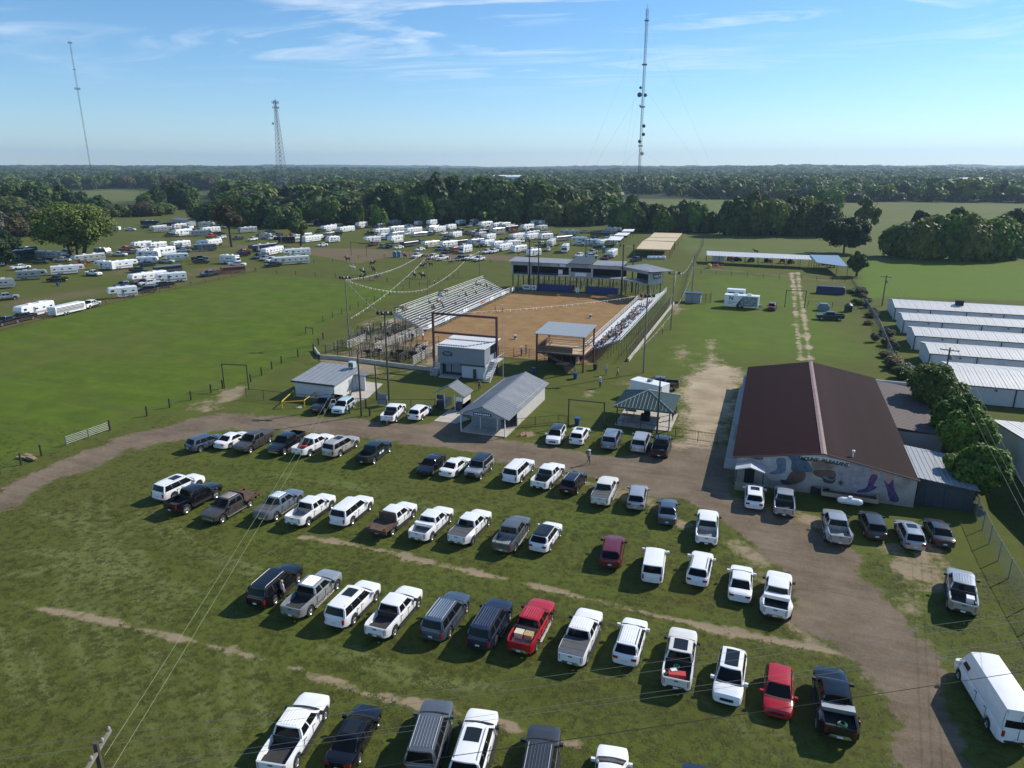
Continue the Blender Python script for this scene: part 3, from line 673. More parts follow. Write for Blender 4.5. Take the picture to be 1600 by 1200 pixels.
    # wheels
    for wx in (k['wf'], k['wr']):
        for sg in (1, -1):
            dual = 'dually' in var and wx < 0
            ty = MB(); h_ = .125
            ty.lathe_y([(r*.60, -h_), (r*.93, -h_*1.02), (r, -h_*.75), (r, h_*.75), (r*.93, h_*1.02), (r*.60, h_)], (0,0,0), 18)
            if dual: ty.lathe_y([(r*.60, -h_-.26*sg*0), (r*.93, -h_), (r, -h_*.75)], (0,0,0), 4)
            rm = MB(); rm.lathe_y([(0, sg*(h_-.045)), (r*.16, sg*(h_-.03)), (r*.22, sg*(h_-.06)), (r*.52, sg*(h_-.05)), (r*.62, sg*(h_-.01))], (0,0,0), 18)
            for q in range(6):
                a = q*math.pi/3; rm.obox((math.cos(a)*r*.36, sg*(h_-.035), math.sin(a)*r*.36), (r*.5, .02, .07), 0, 0, -a)
            yo = W-.125-.01+(.19 if dual else 0)
            parts.append(('wheel', ty, ['tyre'], (wx, sg*yo, r), [('rim', rm, ['rim' if 'darkrim' not in var else 'trim'])]))
            if dual:
                t2 = MB(); t2.merge(ty); parts.append(('wheel', t2, ['tyre'], (wx, sg*(yo-.29), r), []))
    parts.insert(0, ('body', body, body_roles, (0,0,0), []))
    if lift:
        parts = [(n_, m_, r_, (l_[0], l_[1], l_[2]+(lift if n_ != 'wheel' else 0)), c_) for n_, m_, r_, l_, c_ in parts]
    return parts
def MB2_cut(mb, x):
    """drop faces behind x"""
    o = MB(); o.v = mb.v
    for f, m in zip(mb.f, mb.m):
        if sum(mb.v[i][0] for i in f)/len(f) > x: o.f.append(f); o.m.append(m)
    return o
def weld(me):
    bm = bmesh.new(); bm.from_mesh(me); bmesh.ops.remove_doubles(bm, verts=bm.verts, dist=0.0008)
    bmesh.ops.recalc_face_normals(bm, faces=bm.faces); bm.to_mesh(me); bm.free()
    me.polygons.foreach_set('use_smooth', [True]*len(me.polygons)); me.set_sharp_from_angle(angle=R(34)); me.update()
ROLE = {'rail': P_('rail_satin', (.34,.35,.36), .5, .1), 'glass': M_GLASS, 'pano': M_PANO, 'tyre': M_TYRE, 'rim': M_RIM, 'trim': M_TRIM, 'chrome': M_CHROME, 'lampr': M_LAMPR, 'lampw': M_LAMPW, 'plate': M_PLATE,
        'bed': M_BED, 'bedm': M_BEDM, 'vinyl': M_VINYL, 'rustbed': M_RUSTBED, 'tread': M_TREAD, 'white': PAINT['white'], 'wood': M_WOOD, 'paintb': PAINT['black']}
PROTO = {}
def set_mats(o, roles, col):
    for i, rr in enumerate(roles):
        if rr == 'paint':
            o.material_slots[i].link = 'OBJECT'; o.material_slots[i].material = PAINT[col]
def proto(kind, var, joined=False):
    key = (kind, tuple(sorted(var)), joined)
    if key in PROTO: return PROTO[key]
    ps = make_vehicle(kind, var)
    if joined:
        allr = []; J = MB()
        for n_, m_, r_, l_, ch in ps:
            for rr in r_: 
                if rr not in allr: allr.append(rr)
            J.merge(m_, l_, 0, {i: allr.index(rr) for i, rr in enumerate(r_)})
        me = J.mesh(kind+'_far', [ROLE.get(rr, PAINT['white']) for rr in allr]); weld(me)
        PROTO[key] = (me, allr); return PROTO[key]
    res = []
    for n_, m_, r_, l_, ch in ps:
        me = m_.mesh(n_, [ROLE.get(rr, PAINT['white']) for rr in r_]); weld(me)
        cc = []
        for cn, cm, cr_ in ch:
            c_ = cm.mesh(cn, [ROLE[rr] for rr in cr_]); weld(c_); cc.append((cn, c_, cr_))
        res.append((n_, me, r_, l_, cc))
    PROTO[key] = res; return res
NICE = {'pickup': 'pickup_truck', 'suv': 'large_suv', 'crossover': 'crossover_car', 'sedan': 'sedan_car', 'hatch': 'hatchback_car', 'jeep': 'off_road_vehicle', 'van': 'small_van', 'cargo': 'cargo_van'}
CATG = {'pickup': 'pickup truck', 'suv': 'SUV', 'crossover': 'SUV', 'sedan': 'car', 'hatch': 'car', 'jeep': 'off-road vehicle', 'van': 'van', 'cargo': 'van'}
def place_vehicle(kind, col, pos, rz, label, group, var=(), far=False, z=0.0):
    if far:
        me, allr = proto(kind, var, True); o = link(NICE[kind], me, None, (pos[0], pos[1], z), rz)
        set_mats(o, allr, col); return tag(o, label, CATG[kind], group)
    root = thing(NICE[kind], label, CATG[kind], (pos[0], pos[1], z), rz, group)
    for n_, me, r_, l_, ch in proto(kind, var):
        o = link(n_, me, root, l_); set_mats(o, r_, col)
        for cn, c_, cr_ in ch: link(cn, c_, o)
    return root

# rows of parked vehicles: kind, colour, near end (px), far end (px), 'a' driving away / 't' facing the camera, extras, label
GR1, GR2, GR3, GR4, GR5, GR6 = 'vehicles in the first row beside the dirt road', 'vehicles in the second row of the grass car park', 'vehicles in the third row of the grass car park', 'vehicles in the nearest row at the bottom of the picture', 'vehicles parked along the arena fence', 'vehicles parked by the mural building'
CARS = [
 ('crossover','slate',(294,704),(326,686),'a',(), 'small slate blue SUV, leftmost vehicle of the row beside the dirt road', GR1),
 ('sedan','white',(341,700),(371,681),'a',(), 'white saloon car between a small blue SUV and a dark grey pickup', GR1),
 ('pickup','brown',(372.5,707),(416,672),'t',('cover','dark'), 'dark grey-brown pickup facing the camera beside the white saloon', GR1),
 ('pickup','black',(426,710),(465,674),'t',('chrome',), 'black pickup facing the camera, next to a white pickup with red cargo', GR1),
 ('pickup','white',(464,712),(507,681),'a',(), 'white pickup with something red lying in its bed', GR1),
 ('suv','champagne',(511,713),(547,684),'a',('sunroof',), 'champagne SUV with a black glass roof panel, right of the red-cargo pickup', GR1),
 ('pickup','green',(565,725),(602,688),'a',('dark',), 'very dark green pickup standing alone at the end of its group', GR1),
 ('sedan','black',(660,742),(683,713),'t',(), 'black saloon car facing the camera beside a white saloon', GR1),
 ('sedan','white',(695,744),(722,718),'a',(), 'white saloon car between the black saloon and the silver off-roader', GR1),
 ('jeep','silver',(736,747),(758,716),'t',('blackroof',), 'silver off-road vehicle with a black hard top facing the camera', GR1),
 ('suv','white',(795,754),(822,719),'a',('trimrail',), 'large white SUV right of the silver off-roader, above the grass gap', GR1),
 ('pickup','white',(840,765),(865,730),'a',('dark',), 'white pickup with a dark bed left of the black SUV', GR1),
 ('crossover','black',(885,771),(903,741),'a',('rails',), 'glossy black SUV with a roof rack between two white pickups', GR1),
 ('pickup','pearl',(936,791),(951,750),'a',('cover','chrome'), 'off-white pickup with a grey bed cover beside the dirt road', GR1),
 ('crossover','silver',(992.5,796),(998,763),'a',(), 'small silver hatchback SUV right of the pickup with the grey cover', GR1),
 ('sedan','slate',(1042,819),(1044,785),'a',(), 'grey-blue saloon car near the bend of the dirt road', GR1),
 ('pickup','white',(1103,853),(1106,809),'a',('dark','metalbed'), 'white pickup with an empty black bed on the edge of the dirt road', GR1),
 ('crossover','white',(1178,795),(1179,758),'a',('sunroof',), 'white SUV with sunroof parked in front of the small porch', GR6),
 ('pickup','silver',(1224.5,808),(1226,764),'a',('dark',), 'silver pickup with a black bed in front of the mural, beside a white SUV', GR6),
 ('pickup','silver',(1312,852),(1301,795),'a',('dually','metalbed','chrome'), 'silver dual rear wheel pickup in front of the utility trailer', GR6),
 ('crossover','dgrey',(1370,843),(1359,804),'a',(), 'dark grey SUV just right of the silver dual wheel pickup', GR6),
 ('crossover','silver',(1430,859),(1417,820),'a',('sunroof','rails'), 'silver-white SUV in front of the grey shed doors', GR6),
 ('sedan','dgrey',(1476.5,854),(1461,816),'a',(), 'dark grey saloon car nearest the chain link fence by the shed', GR6),
 ('pickup','silver',(1503,963),(1500,889),'a',('dark','ribs','lift'), 'silver pickup with a white box in its black bed, alone on the right-hand grass', GR6),
 ('cargo','white',(1588,1164),(1521,1036),'a',(), 'large white cargo van at the right edge beside the dirt road', GR6),
 ('suv','white',(246,781),(301,745),'a',('sunroof',), 'large white SUV at the left end of the second row', GR2),
 ('pickup','black',(266,803),(338,756),'a',('lift','dark'), 'black lifted pickup with chrome steps beside the leftmost white SUV', GR2),
 ('pickup','brown',(324,816),(384,768),'t',('flatbed','chrome','ribs'), 'brown-grey pickup with a rusty flatbed facing the camera', GR2),
 ('pickup','bluegrey',(407,814),(456,769),'a',('cover','chrome','ribs'), 'silver-blue pickup with a grey bed cover in the second row', GR2),
 ('pickup','white',(457,822),(508,775),'a',('metalbed',), 'white pickup with an open pale bed, left of a white SUV', GR2),
 ('suv','white',(526,821),(568,777),'a',(), 'white SUV between the pale-bed pickup and the brown flatbed pickup', GR2),
 ('pickup','white',(589,837),(637,787),'a',('flatbed','dark'), 'white pickup with a weathered brown flatbed facing away', GR2),
 ('pickup','white',(651,846),(697,791),'a',('toolbox','metalbed'), 'white pickup with a white toolbox across its bed', GR2),
 ('pickup','white',(712.5,851),(756,796),'a',('cover','dually'), 'white dual rear wheel pickup with a black bed cover in the second row', GR2),
 ('pickup','grey',(782.5,864),(813,809),'a',('metalbed','chrome'), 'grey pickup with an open bed left of the white car with black roof', GR2),
 ('crossover','white',(839,862),(861,823),'a',('blackroof','pano'), 'white crossover with a black roof at the end of the second row group', GR2),
 ('crossover','maroon',(952.5,887),(959,847),'a',(), 'dark red SUV standing apart to the left of a white van', GR2),
 ('van','white',(1018,910),(1025,860),'a',(), 'small white van with tall rear window, right of the dark red SUV', GR2),
 ('crossover','white',(1088,915),(1097.5,868),'a',('trimrail','rails'), 'white SUV with black roof rails between the white van and white saloon', GR2),
 ('sedan','white',(1155,939),(1159,890),'a',(), 'white saloon car left of the white dual wheel pickup', GR2),
 ('pickup','white',(1210,967),(1219,889),'a',('dually','toolbox'), 'big white dual rear wheel pickup at the right end beside the road', GR2),
 ('suv','black',(399,949),(447,892),'a',(), 'black SUV with silver rails and a person standing at its side', GR3),
 ('pickup','silver',(454,966),(516,894),'a',('ribs','chrome'), 'silver pickup with black bed right of the black SUV', GR3),
 ('suv','white',(521.5,980),(578,910),'a',('sunroof',), 'white SUV with a large glass sunroof in the third row', GR3),
 ('pickup','white',(586,998),(643,919),'a',(), 'white pickup with a toolless black bed left of the grey SUV', GR3),
 ('suv','slate',(672.7,1001),(712,934),'a',('ribs',), 'steel grey SUV with ribbed roof between white pickup and dark blue SUV', GR3),
 ('suv','navy',(746,1015),(778,947),'a',('ribs','trimrail'), 'dark blue SUV with ribbed roof left of the red pickup', GR3),
 ('pickup','red',(810,1022),(845,945),'a',('chrome','metalbed','ribs'), 'bright red pickup carrying two boxes in its bed', GR3),
 ('pickup','white',(890,1041),(922,956),'a',('cover','ribs'), 'white pickup with a dark bed cover right of the red pickup', GR3),
 ('crossover','white',(975,1039),(994,968),'a',('rails','trimrail','ribs'), 'white SUV with red tail lamps and roof rails in the third row', GR3),
 ('pickup','pearl',(1055,1080),(1069,980),'a',('pano','dark'), 'white pickup with glass roof and a red and white bundle in its bed', GR3),
 ('crossover','white',(1134.4,1100),(1146,1020),'t',('pano',), 'white car facing the camera with a dark glass roof', GR3),
 ('hatch','red',(1214,1120),(1218,1038),'t',(), 'small bright red hatchback facing the camera', GR3),
 ('pickup','black',(1311,1161),(1295,1042),'a',('lift','toolbox','alloybox','dually'), 'black lifted pickup with a silver toolbox and a green hose in its bed', GR3),
 ('pickup','white',(424,1214),(489,1092),'a',('ribs',), 'white pickup with ribbed bed at the lower left of the nearest row', GR4),
 ('sedan','black',(527,1206),(571,1114),'a',('chrome','pano'), 'black saloon with chrome window line in the nearest row', GR4),
 ('suv','grey',(655,1216),(678,1120),'a',('ribs',), 'pewter grey SUV with ribbed roof in the nearest row', GR4),
 ('suv','white',(724,1233),(752.5,1120),'a',('sunroof','dark'), 'white SUV with small sunroof at the bottom edge', GR4),
 ('suv','dgrey',(832,1265),(849,1149),'a',('ribs',), 'charcoal SUV with ribbed roof cut off by the bottom edge', GR4),
 ('sedan','white',(948,1285),(957.5,1172),'a',(), 'white car of which only the bonnet and windscreen show', GR4),
 ('sedan','navy',(1087,1320),(1091,1195),'a',(), 'dark blue car just peeping over the bottom edge', GR4),
 ('pickup','black',(492,645),(526,617),'t',(), 'black pickup with its white driver door standing open', GR5),
 ('crossover','ice',(526,646),(550,620),'t',(), 'pale blue-white SUV facing the camera beside the open-door pickup', GR5),
 ('pickup','white',(604,660),(626,629),'a',(), 'white pickup parked beneath the tall light pole', GR5),
 ('crossover','white',(645,656),(666,634),'a',(), 'white SUV parked left of the ticket booth roof', GR5),
 ('crossover','white',(862.5,694),(877.5,661),'t',('blackroof',), 'white SUV with a black roof facing the camera', GR5),
 ('crossover','white',(899,694),(912.5,667),'a',('sunroof',), 'white SUV with a sunroof facing the iron fence', GR5),
 ('suv','bluegrey',(950,702),(960,673),'a',('ribs',), 'grey-blue SUV in front of the green-roofed pavilion fence', GR5),
 ('suv','silver',(996,707),(1006,676),'a',('ribs',), 'silver SUV between the grey-blue SUV and the black pickup', GR5),
 ('pickup','black',(1029,715),(1037,681),'a',('dark',), 'black pickup beside the closed double gate', GR5),
]
for kd, col, near, farp, dr, var, lab, grp in CARS:
    k = KIND[kd]; zf = (k['hood'][1][1] if dr == 'a' else (1.28 if kd == 'pickup' else k['belt']))
    a = Vector(G(*near, 0.35)); b = Vector(G(*farp, zf)); d = (b-a).normalized()
    c = a+d*(k['L']/2+.03); off = (k['hood'][0][0]-k['L']/2)
    h = math.atan2(d.y, d.x)+(0 if dr == 'a' else math.pi); fw = Vector((math.cos(h), math.sin(h))); c = c-fw*off
    o = place_vehicle(kd, col, (c.x, c.y), h, lab, grp, var, z=ground_z(c.x, c.y)-0.02)
    if 'red lying' in lab: 
        m = MB(); m.obox((-1.5,.1,1.0),(.7,.9,.3),.3); m.obox((-1.7,-.3,1.05),(.35,.35,.36),.1); tag(m.build('red_tarp', P_('red_cargo',(.4,.02,.03),.6), None, (c.x,c.y,0), h), 'red folded tarp lying in the bed of a white pickup', 'tarp')
    if 'two boxes' in lab:
        m = MB(); m.box(-.27,.27,-.3,.3,0,.42); cc = c+fw*-1.75
        for s_, cl, lb in ((.36,(.55,.50,.36),'cream cooler box in the bed of the red pickup'), (-.36,(.38,.27,.13),'brown cardboard box in the bed of the red pickup')):
            p = Vector((-fw.y, fw.x))*s_; bx_ = m.build('storage_box', P_('box_%d'%int(s_*100), cl, .7), None, (cc.x+p.x, cc.y+p.y, .87), h); tag(bx_, lb, 'box')
            l_ = MB(); l_.box(-.29,.29,-.32,.32,.42,.46); l_.build('lid', P_('box_lid_%d'%int(s_*100), tuple(v*1.1 for v in cl), .6), bx_)
    if 'bundle' in lab:
        m = MB(); m.obox((-2.1,0,1.0),(.45,1.1,.25),.15,0); m.obox((-1.9,.25,1.12),(.3,.4,.12),.5,1); tag(m.build('rolled_tarp', [P_('bundle_red',(.45,.04,.04),.6), P_('bundle_white',(.7,.7,.7),.6)], None, (c.x,c.y,0), h), 'red and white rolled tarp in the bed of a pickup with glass roof', 'tarp')
        m = MB(); m.lathe_z([(0,0),(.16,0),(.2,.32),(.17,.32),(.14,.05)], (-1.5,.1,.88), 12); m.path([(-1.66,.1,1.18),(-1.5,.1,1.34),(-1.34,.1,1.18)], .012, 4)
        tag(m.build('bucket', P_('bucket_green',(.03,.2,.12),.5), None, (c.x,c.y,0), h), 'green bucket in the bed of the pickup with glass roof', 'bucket')
    if 'green hose' in lab:
        m = MB()
        for q in range(3): m.path([(-2.15+.27*math.cos(i*.4)*(1-q*.18), -.2+.27*math.sin(i*.4)*(1-q*.18), 1.08+.03*q) for i in range(17)], .025, 5)
        tag(m.build('coiled_hose', P_('hose_green',(.03,.16,.08),.5), None, (c.x,c.y,0), h), 'coiled green hose in the bed of the black lifted pickup', 'hose')
    if 'white box in' in lab:
        m = MB(); m.box(-2.0,-1.45,-.7,-.2,1.02,1.42); m.box(-2.02,-1.43,-.72,-.18,1.42,1.46); tag(m.build('white_cooler', PAINT['white'], None, (c.x,c.y,0), h), 'white cooler standing in the bed of the lone silver pickup', 'cooler')
    if 'door standing open' in lab:
        m = MB(); m.prism_y([(0,.45),(0,1.25),(-.12,1.27),(-.35,1.80),(-.95,1.82),(-1.02,1.27),(-1.02,.45)], -.04, .04); 
        dr_ = m.build('door', PAINT['white'], o, (.95, 1.02, 0), R(-62)); dr_['label'] = 'white open driver door with black lettering'
        g = MB(); g.prism_y([(-.2,1.30),(-.4,1.74),(-.88,1.76),(-.94,1.30)], -.05, .05); g.build('door_window', M_GLASS, dr_)
    if 'nearly' in lab: pass
    if 'very dark green' in lab:
        for sx in (-.35, .25):
            g = MB(); g.box(sx-.22, sx+.22, -1.045, -1.03, .78, 1.02); g.build('door_sticker', PAINT['white'], o)
# ================================================================ buildings
M_MAROON = P_('roof_maroon_shaded', (0.018, 0.006, 0.008), 0.8, 0.0, spec=0.06, noise=0.16, nscale=0.25)  # slope away from the sun: its shade is put into a darker colour
M_MAROON_CAP = P_('ridge_cap_metal', (0.22, 0.13, 0.11), 0.5, noise=0.2, nscale=1)
M_GALV = P_('galvanised_roof', (0.24, 0.26, 0.285), 0.55, 0.0, spec=.3, noise=0.10, nscale=0.6)
M_GALVD = P_('dull_galvanised', (0.17, 0.185, 0.20), 0.6, 0.0, spec=.3, noise=0.15, nscale=0.6)
M_STORE = P_('storage_roof_white', (0.62, 0.60, 0.56), 0.45, 0.15, noise=0.08, nscale=0.4)
M_GREENR = P_('green_metal_roof', (0.040, 0.075, 0.070), 0.4, 0.3, noise=0.1, nscale=0.8)
M_WHITEW = P_('white_wall_metal', (0.50, 0.53, 0.56), 0.55, noise=0.06, nscale=1.0)
M_GREYW = P_('grey_wall_metal', (0.27, 0.30, 0.34), 0.55, noise=0.06, nscale=1.0)
M_DTRIM = P_('dark_blue_trim', (0.028, 0.040, 0.052), 0.5)
M_CONC = P_('concrete', (0.42, 0.39, 0.34), 0.85, noise=0.15, nscale=0.8, bump=0.2)
M_STEELR = P_('oxide_red_steel', (0.085, 0.030, 0.030), 0.6, noise=0.2, nscale=2)
M_PIPE = P_('dark_pipe', (0.035, 0.030, 0.028), 0.6)
M_PIPEG = P_('grey_pipe', (0.26, 0.27, 0.28), 0.45, 0.5)
M_POLE = P_('weathered_pole', (0.075, 0.060, 0.048), 0.85, noise=0.25, nscale=3)
M_POLEL = P_('grey_wood_pole', (0.20, 0.18, 0.15), 0.85, noise=0.2, nscale=3)
M_DARK = P_('dark_interior', (0.010, 0.012, 0.016), 0.8)
M_ALU = P_('bench_aluminium', (0.68, 0.69, 0.70), 0.5, 0.1, noise=0.08, nscale=2)
M_BLUE = P_('chute_blue', (0.012, 0.030, 0.16), 0.45, noise=0.15, nscale=1)
M_TANROOF = P_('tan_metal_roof', (0.60, 0.46, 0.27), 0.5, noise=0.06, nscale=0.4)
M_GAL2 = P_('bright_metal_roof', (0.50, 0.51, 0.53), 0.5, 0.0, spec=.3, noise=0.06, nscale=0.5)
M_YEL = P_('yellow_pipe', (0.62, 0.42, 0.02), 0.5)
M_REDB = P_('signal_red', (0.40, 0.02, 0.02), 0.6)
M_PWHITE = P_('white_paint_matt', (0.72, 0.73, 0.74), 0.6)
M_PORTA = P_('portable_toilet_blue', (0.02, 0.13, 0.28), 0.5)
M_LAMP = P_('lamp_housing', (0.05, 0.05, 0.055), 0.4, 0.3)
M_DOORB = P_('shed_blue_grey', (0.030, 0.042, 0.055), 0.6, noise=0.12, nscale=1.5)
M_WIREF = P_('chain_link_wire', (0.30, 0.31, 0.31), 0.45, 0.6)

def panels(parent, p0, pu, pv, n, mat, th=0.03, name='roof_panel', proud=0.03, sub=2):
    """n standing-seam sheets side by side: p0 corner, pu along the eave, pv up the slope"""
    p0, pu, pv = Vector(p0), Vector(pu), Vector(pv); step = pu/n; w_ = step.length; nn = pu.cross(pv).normalized()
    if nn.z < 0: nn = -nn
    e = step.normalized()
    m = MB()
    prof = [(0, 0), (.03, proud), (.07, 0)]
    for s in range(1, sub): prof += [(w_*s/sub-.03, 0), (w_*s/sub, proud*.6), (w_*s/sub+.03, 0)]
    prof += [(w_-.004, 0)]
    rows = [[tuple(e*a+nn*h) for a, h in prof], [tuple(e*a+nn*h+pv) for a, h in prof]]
    m.grid(rows); m.add([tuple(v) for v in (Vector((0,0,0)), e*w_, e*w_+pv, pv)]+[tuple(v-nn*th) for v in (Vector((0,0,0)), e*w_, e*w_+pv, pv)], [(0,1,5,4),(2,3,7,6),(1,2,6,5),(3,0,4,7),(4,5,6,7)])
    me = m.mesh(name, [mat])
    for i in range(n): link(name, me, parent, tuple(p0+step*i))
def ribroof(pts, mat, parent, name='roof', pitch=0.6, th=.05, hgt=.035):
    """roof plane of four corners (near-left, near-right, far-right, far-left) with ribs from near to far, one piece"""
    a, b, c, d = [Vector(p) for p in pts]; m = MB(); nn = (b-a).cross(d-a).normalized()
    if nn.z < 0: nn = -nn
    L_ = (b-a).length; k = max(1, int(L_/pitch)); r0, r1 = [], []
    for i in range(k):
        for q, h in ((0, 0), (.32, 0), (.42, hgt), (.58, hgt), (.68, 0)):
            t = (i+q)/k; r0.append(tuple(a.lerp(b, t)+nn*h)); r1.append(tuple(d.lerp(c, t)+nn*h))
    r0.append(tuple(b)); r1.append(tuple(c)); m.grid([r0, r1])
    m.slab([tuple(p-nn*.004) for p in (a, b, c, d)], th)
    return m.build(name, mat, parent)
def corr_wall(m, p, q, z0, z1, mi=0, pitch=.45, d=.03, z1b=None):
    """ribbed sheet wall from p to q (outside on the right going p to q)"""
    p, q = Vector((*p, 0)), Vector((*q, 0)); u = (q-p); L_ = u.length; u = u/L_; n = Vector((u.y, -u.x, 0)); z1b = z1 if z1b is None else z1b
    k = max(1, int(L_/pitch)); lo, hi = [], []
    for i in range(k):
        for f, h in ((0, 0), (.35, 0), (.42, d), (.58, d), (.65, 0)):
            t = (i+f)/k; v = p+u*L_*t+n*h; lo.append((v.x, v.y, z0)); hi.append((v.x, v.y, z1+(z1b-z1)*t))
    lo.append((q.x, q.y, z0)); hi.append((q.x, q.y, z1b)); m.grid([lo, hi], mi)
    p = p-n*.012; q = q-n*.012; m.add([(p.x, p.y, z0), (q.x, q.y, z0), (q.x, q.y, z1b), (p.x, p.y, z1)], [(3,2,1,0)], mi)
FONT = None
def text_mesh(txt, size, depth=0.01, spacing=1.0, bold=0.0):
    c = bpy.data.curves.new('txt', 'FONT'); c.body = txt; c.size = size; c.extrude = depth; c.align_x = 'CENTER'; c.align_y = 'CENTER'; c.space_character = spacing; c.offset = bold; c.resolution_u = 3
    o = bpy.data.objects.new('txt', c); COL.objects.link(o); dg = bpy.context.evaluated_depsgraph_get()
    me = bpy.data.meshes.new_from_object(o.evaluated_get(dg)); bpy.data.objects.remove(o); bpy.data.curves.remove(c)
    me.materials.clear(); return me
def lettering(txt, size, mat, parent, loc, rot, name='lettering', bold=0.0, depth=.01):
    me = text_mesh(txt, size, depth, 1.0, bold); me.materials.append(mat); return link(name, me, parent, loc, rot)

# ---- the mural hall (maroon roof)
barn = thing('mural_hall', 'long low hall with maroon metal roof and cowboy boot mural on its end wall', 'hall', (7, 95, 0))
BO = Vector((7, 95, 0))
def bl(*p): return (p[0]-7, p[1]-95, p[2])
WX0, WX1, EAX0, EAX1, RX, BS, BN = -1.5, 15.9, -1.95, 16.1, 7.0, 75.3, 113.6
EZ, RZ = 3.05, 4.72
m = MB()
prof = [(WX0, 0), (WX1, 0), (WX1, EZ+.02), (RX, RZ-.10), (WX0, EZ+.02)]
m.add([bl(x, BS, z) for x, z in prof]+[bl(x, BN, z) for x, z in prof], [(0,1,2,3,4),(9,8,7,6,5),(0,4,9,5),(1,6,7,2)])
m.build('wall', P_('mural_wall_ground', (0.34, 0.30, 0.27), 0.8, noise=0.28, nscale=0.7, bump=0.3, bscale=6), barn)
nP = 42
panels(barn, bl(EAX0, BS-.14, EZ-.02), (0, BN-BS+.4, 0), (RX-EAX0, 0, RZ-EZ+.02), nP, M_MAROON, proud=.012, sub=1)
panels(barn, bl(EAX1, BN+.26, EZ-.02), (0, -(BN-BS+.4), 0), (RX-EAX1, 0, RZ-EZ+.02), nP, P_('roof_maroon_lit', (0.028, 0.016, 0.016), 0.8, spec=0.06, noise=0.22, nscale=0.35), proud=.012, sub=1)  # sunward slope of the same metal, lit tone put into the colour
m = MB()
for sg, ex in ((-1, EAX0), (1, EAX1)):
    s_ = (RZ-EZ)/abs(RX-ex)
    a, b = (RX, RZ+.07), (RX+sg*.28, RZ+.07-.28*s_)
    m.add([bl(a[0], BS-.4, a[1]), bl(b[0], BS-.4, b[1]), bl(b[0], BN+.4, b[1]), bl(a[0], BN+.4, a[1])], [(0,1,2,3) if sg > 0 else (3,2,1,0)])
m.build('ridge_cap', M_MAROON_CAP, barn)
m = MB()
for ex in (EAX0, EAX1): m.slab([bl(ex, BS-.17, EZ+.0), bl(RX, BS-.17, RZ+.0), bl(RX, BS-.12, RZ+.0), bl(ex, BS-.12, EZ+.0)][::1 if ex < RX else -1], .12)
m.build('barge_board', P_('barge_brown', (0.10, 0.055, 0.05), 0.6), barn)
m = MB(); m.tube(bl(9.9, 76.6, 3.9), bl(9.9, 76.6, 4.75), .07, 8); m.lathe_z([(.0,.0),(.16,.0),(.16,.18),(0,.26)], bl(9.9, 76.6, 4.72), 10); m.build('roof_vent', M_PWHITE, barn)
m = MB(); m.tube(bl(RX, 113.9, 4.7), bl(RX, 113.9, 5.2), .06, 6); m.build('ridge_post', M_PWHITE, barn)
# low lean-to roofs east, walkway west
m = MB(); m.box(*[v for v in (-2.9-7, -1.6-7, 79-95, 112-95, 0, .25)]); m.build('concrete_ramp', M_CONC, barn)
m = MB(); m.box(-2.35-7, -1.55-7, 88-95, 111-95, .25, 2.3); m.build('side_lean_to', M_GREYW, barn)
ribroof([bl(16.2, 92, 2.85), bl(16.2, 113.2, 2.85), bl(21.5, 113.2, 2.4), bl(21.5, 92, 2.4)], P_('lean_to_brown', (0.080, 0.056, 0.054), 0.7, noise=.1, nscale=.5), barn, 'lean_to_roof')
m = MB(); m.box(16.2-7, 21.3-7, 92.2-95, 113-95, 0, 2.35); m.box(16.0-7, 21.7-7, 113.15-95, 113.3-95, 2.3, 2.95, 1); m.build('lean_to_wall', [M_GREYW, M_PWHITE], barn)
# mural: painted shapes, flat on the wall
MU = dict(blue=P_('mural_blue', (0.070, 0.115, 0.165), 0.8, noise=.5, nscale=2), steel=P_('mural_steel', (0.12, 0.16, 0.22), 0.8, noise=.35, nscale=2), brown=P_('mural_brown', (0.125, 0.080, 0.055), 0.8, noise=.35, nscale=2),
     dark=P_('mural_dark', (0.055, 0.045, 0.045), 0.8, noise=.3, nscale=2), purple=P_('mural_purple', (0.085, 0.050, 0.14), 0.8, noise=.6, nscale=3), skin=P_('mural_skin', (0.42, 0.27, 0.22), 0.8, noise=.1, nscale=2),
     pale=P_('mural_pale', (0.40, 0.38, 0.37), 0.8, noise=.2, nscale=1.5), tan=P_('mural_tan', (0.23, 0.17, 0.12), 0.8, noise=.35, nscale=2), lilac=P_('mural_lilac', (0.31, 0.28, 0.30), 0.8, noise=.25, nscale=2))
wall_len = WX1-WX0
def spline(pts, n=5):
    out = []; k = len(pts)
    for i in range(k):
        p0, p1, p2, p3 = [pts[(i+j-1) % k] for j in range(4)]
        for t in [q/n for q in range(n)]:
            out.append(tuple(.5*((2*p1[c])+(-p0[c]+p2[c])*t+(2*p0[c]-5*p1[c]+4*p2[c]-p3[c])*t*t+(-p0[c]+3*p1[c]-3*p2[c]+p3[c])*t**3) for c in (0, 1)))
    return out
def wtop(x): return (EZ+(RZ-EZ)*(x-EAX0)/(RX-EAX0) if x < RX else EZ+(RZ-EZ)*(EAX1-x)/(EAX1-RX))-.22
def mural(name, cols, pts, lay):
    """pts in crop pixels of the mural strip"""
    q = []
    for cx, cy in spline(pts, 4):
        px, py = 1140+cx/5.333, 700+cy/5.333
        # intersect the sight line with the wall plane y = BS
        lo, hi = -1.0, 8.0
        for _ in range(30):
            mid = (lo+hi)/2
            if G(px, py, mid)[1] > BS: lo = mid
            else: hi = mid
        x = min(max(G(px, py, lo)[0], WX0+.05), WX1-.05); q.append((x, BS-.006-.004*lay, min(max(lo, .05), wtop(x))))
    m = MB(); m.add([bl(*p) for p in q], [tuple(range(len(q)))]); return m.build(name, MU[cols], barn)
mural('painted_mist', 'pale', [(290,60),(560,60),(620,120),(560,230),(420,270),(330,250),(285,160)], 0)
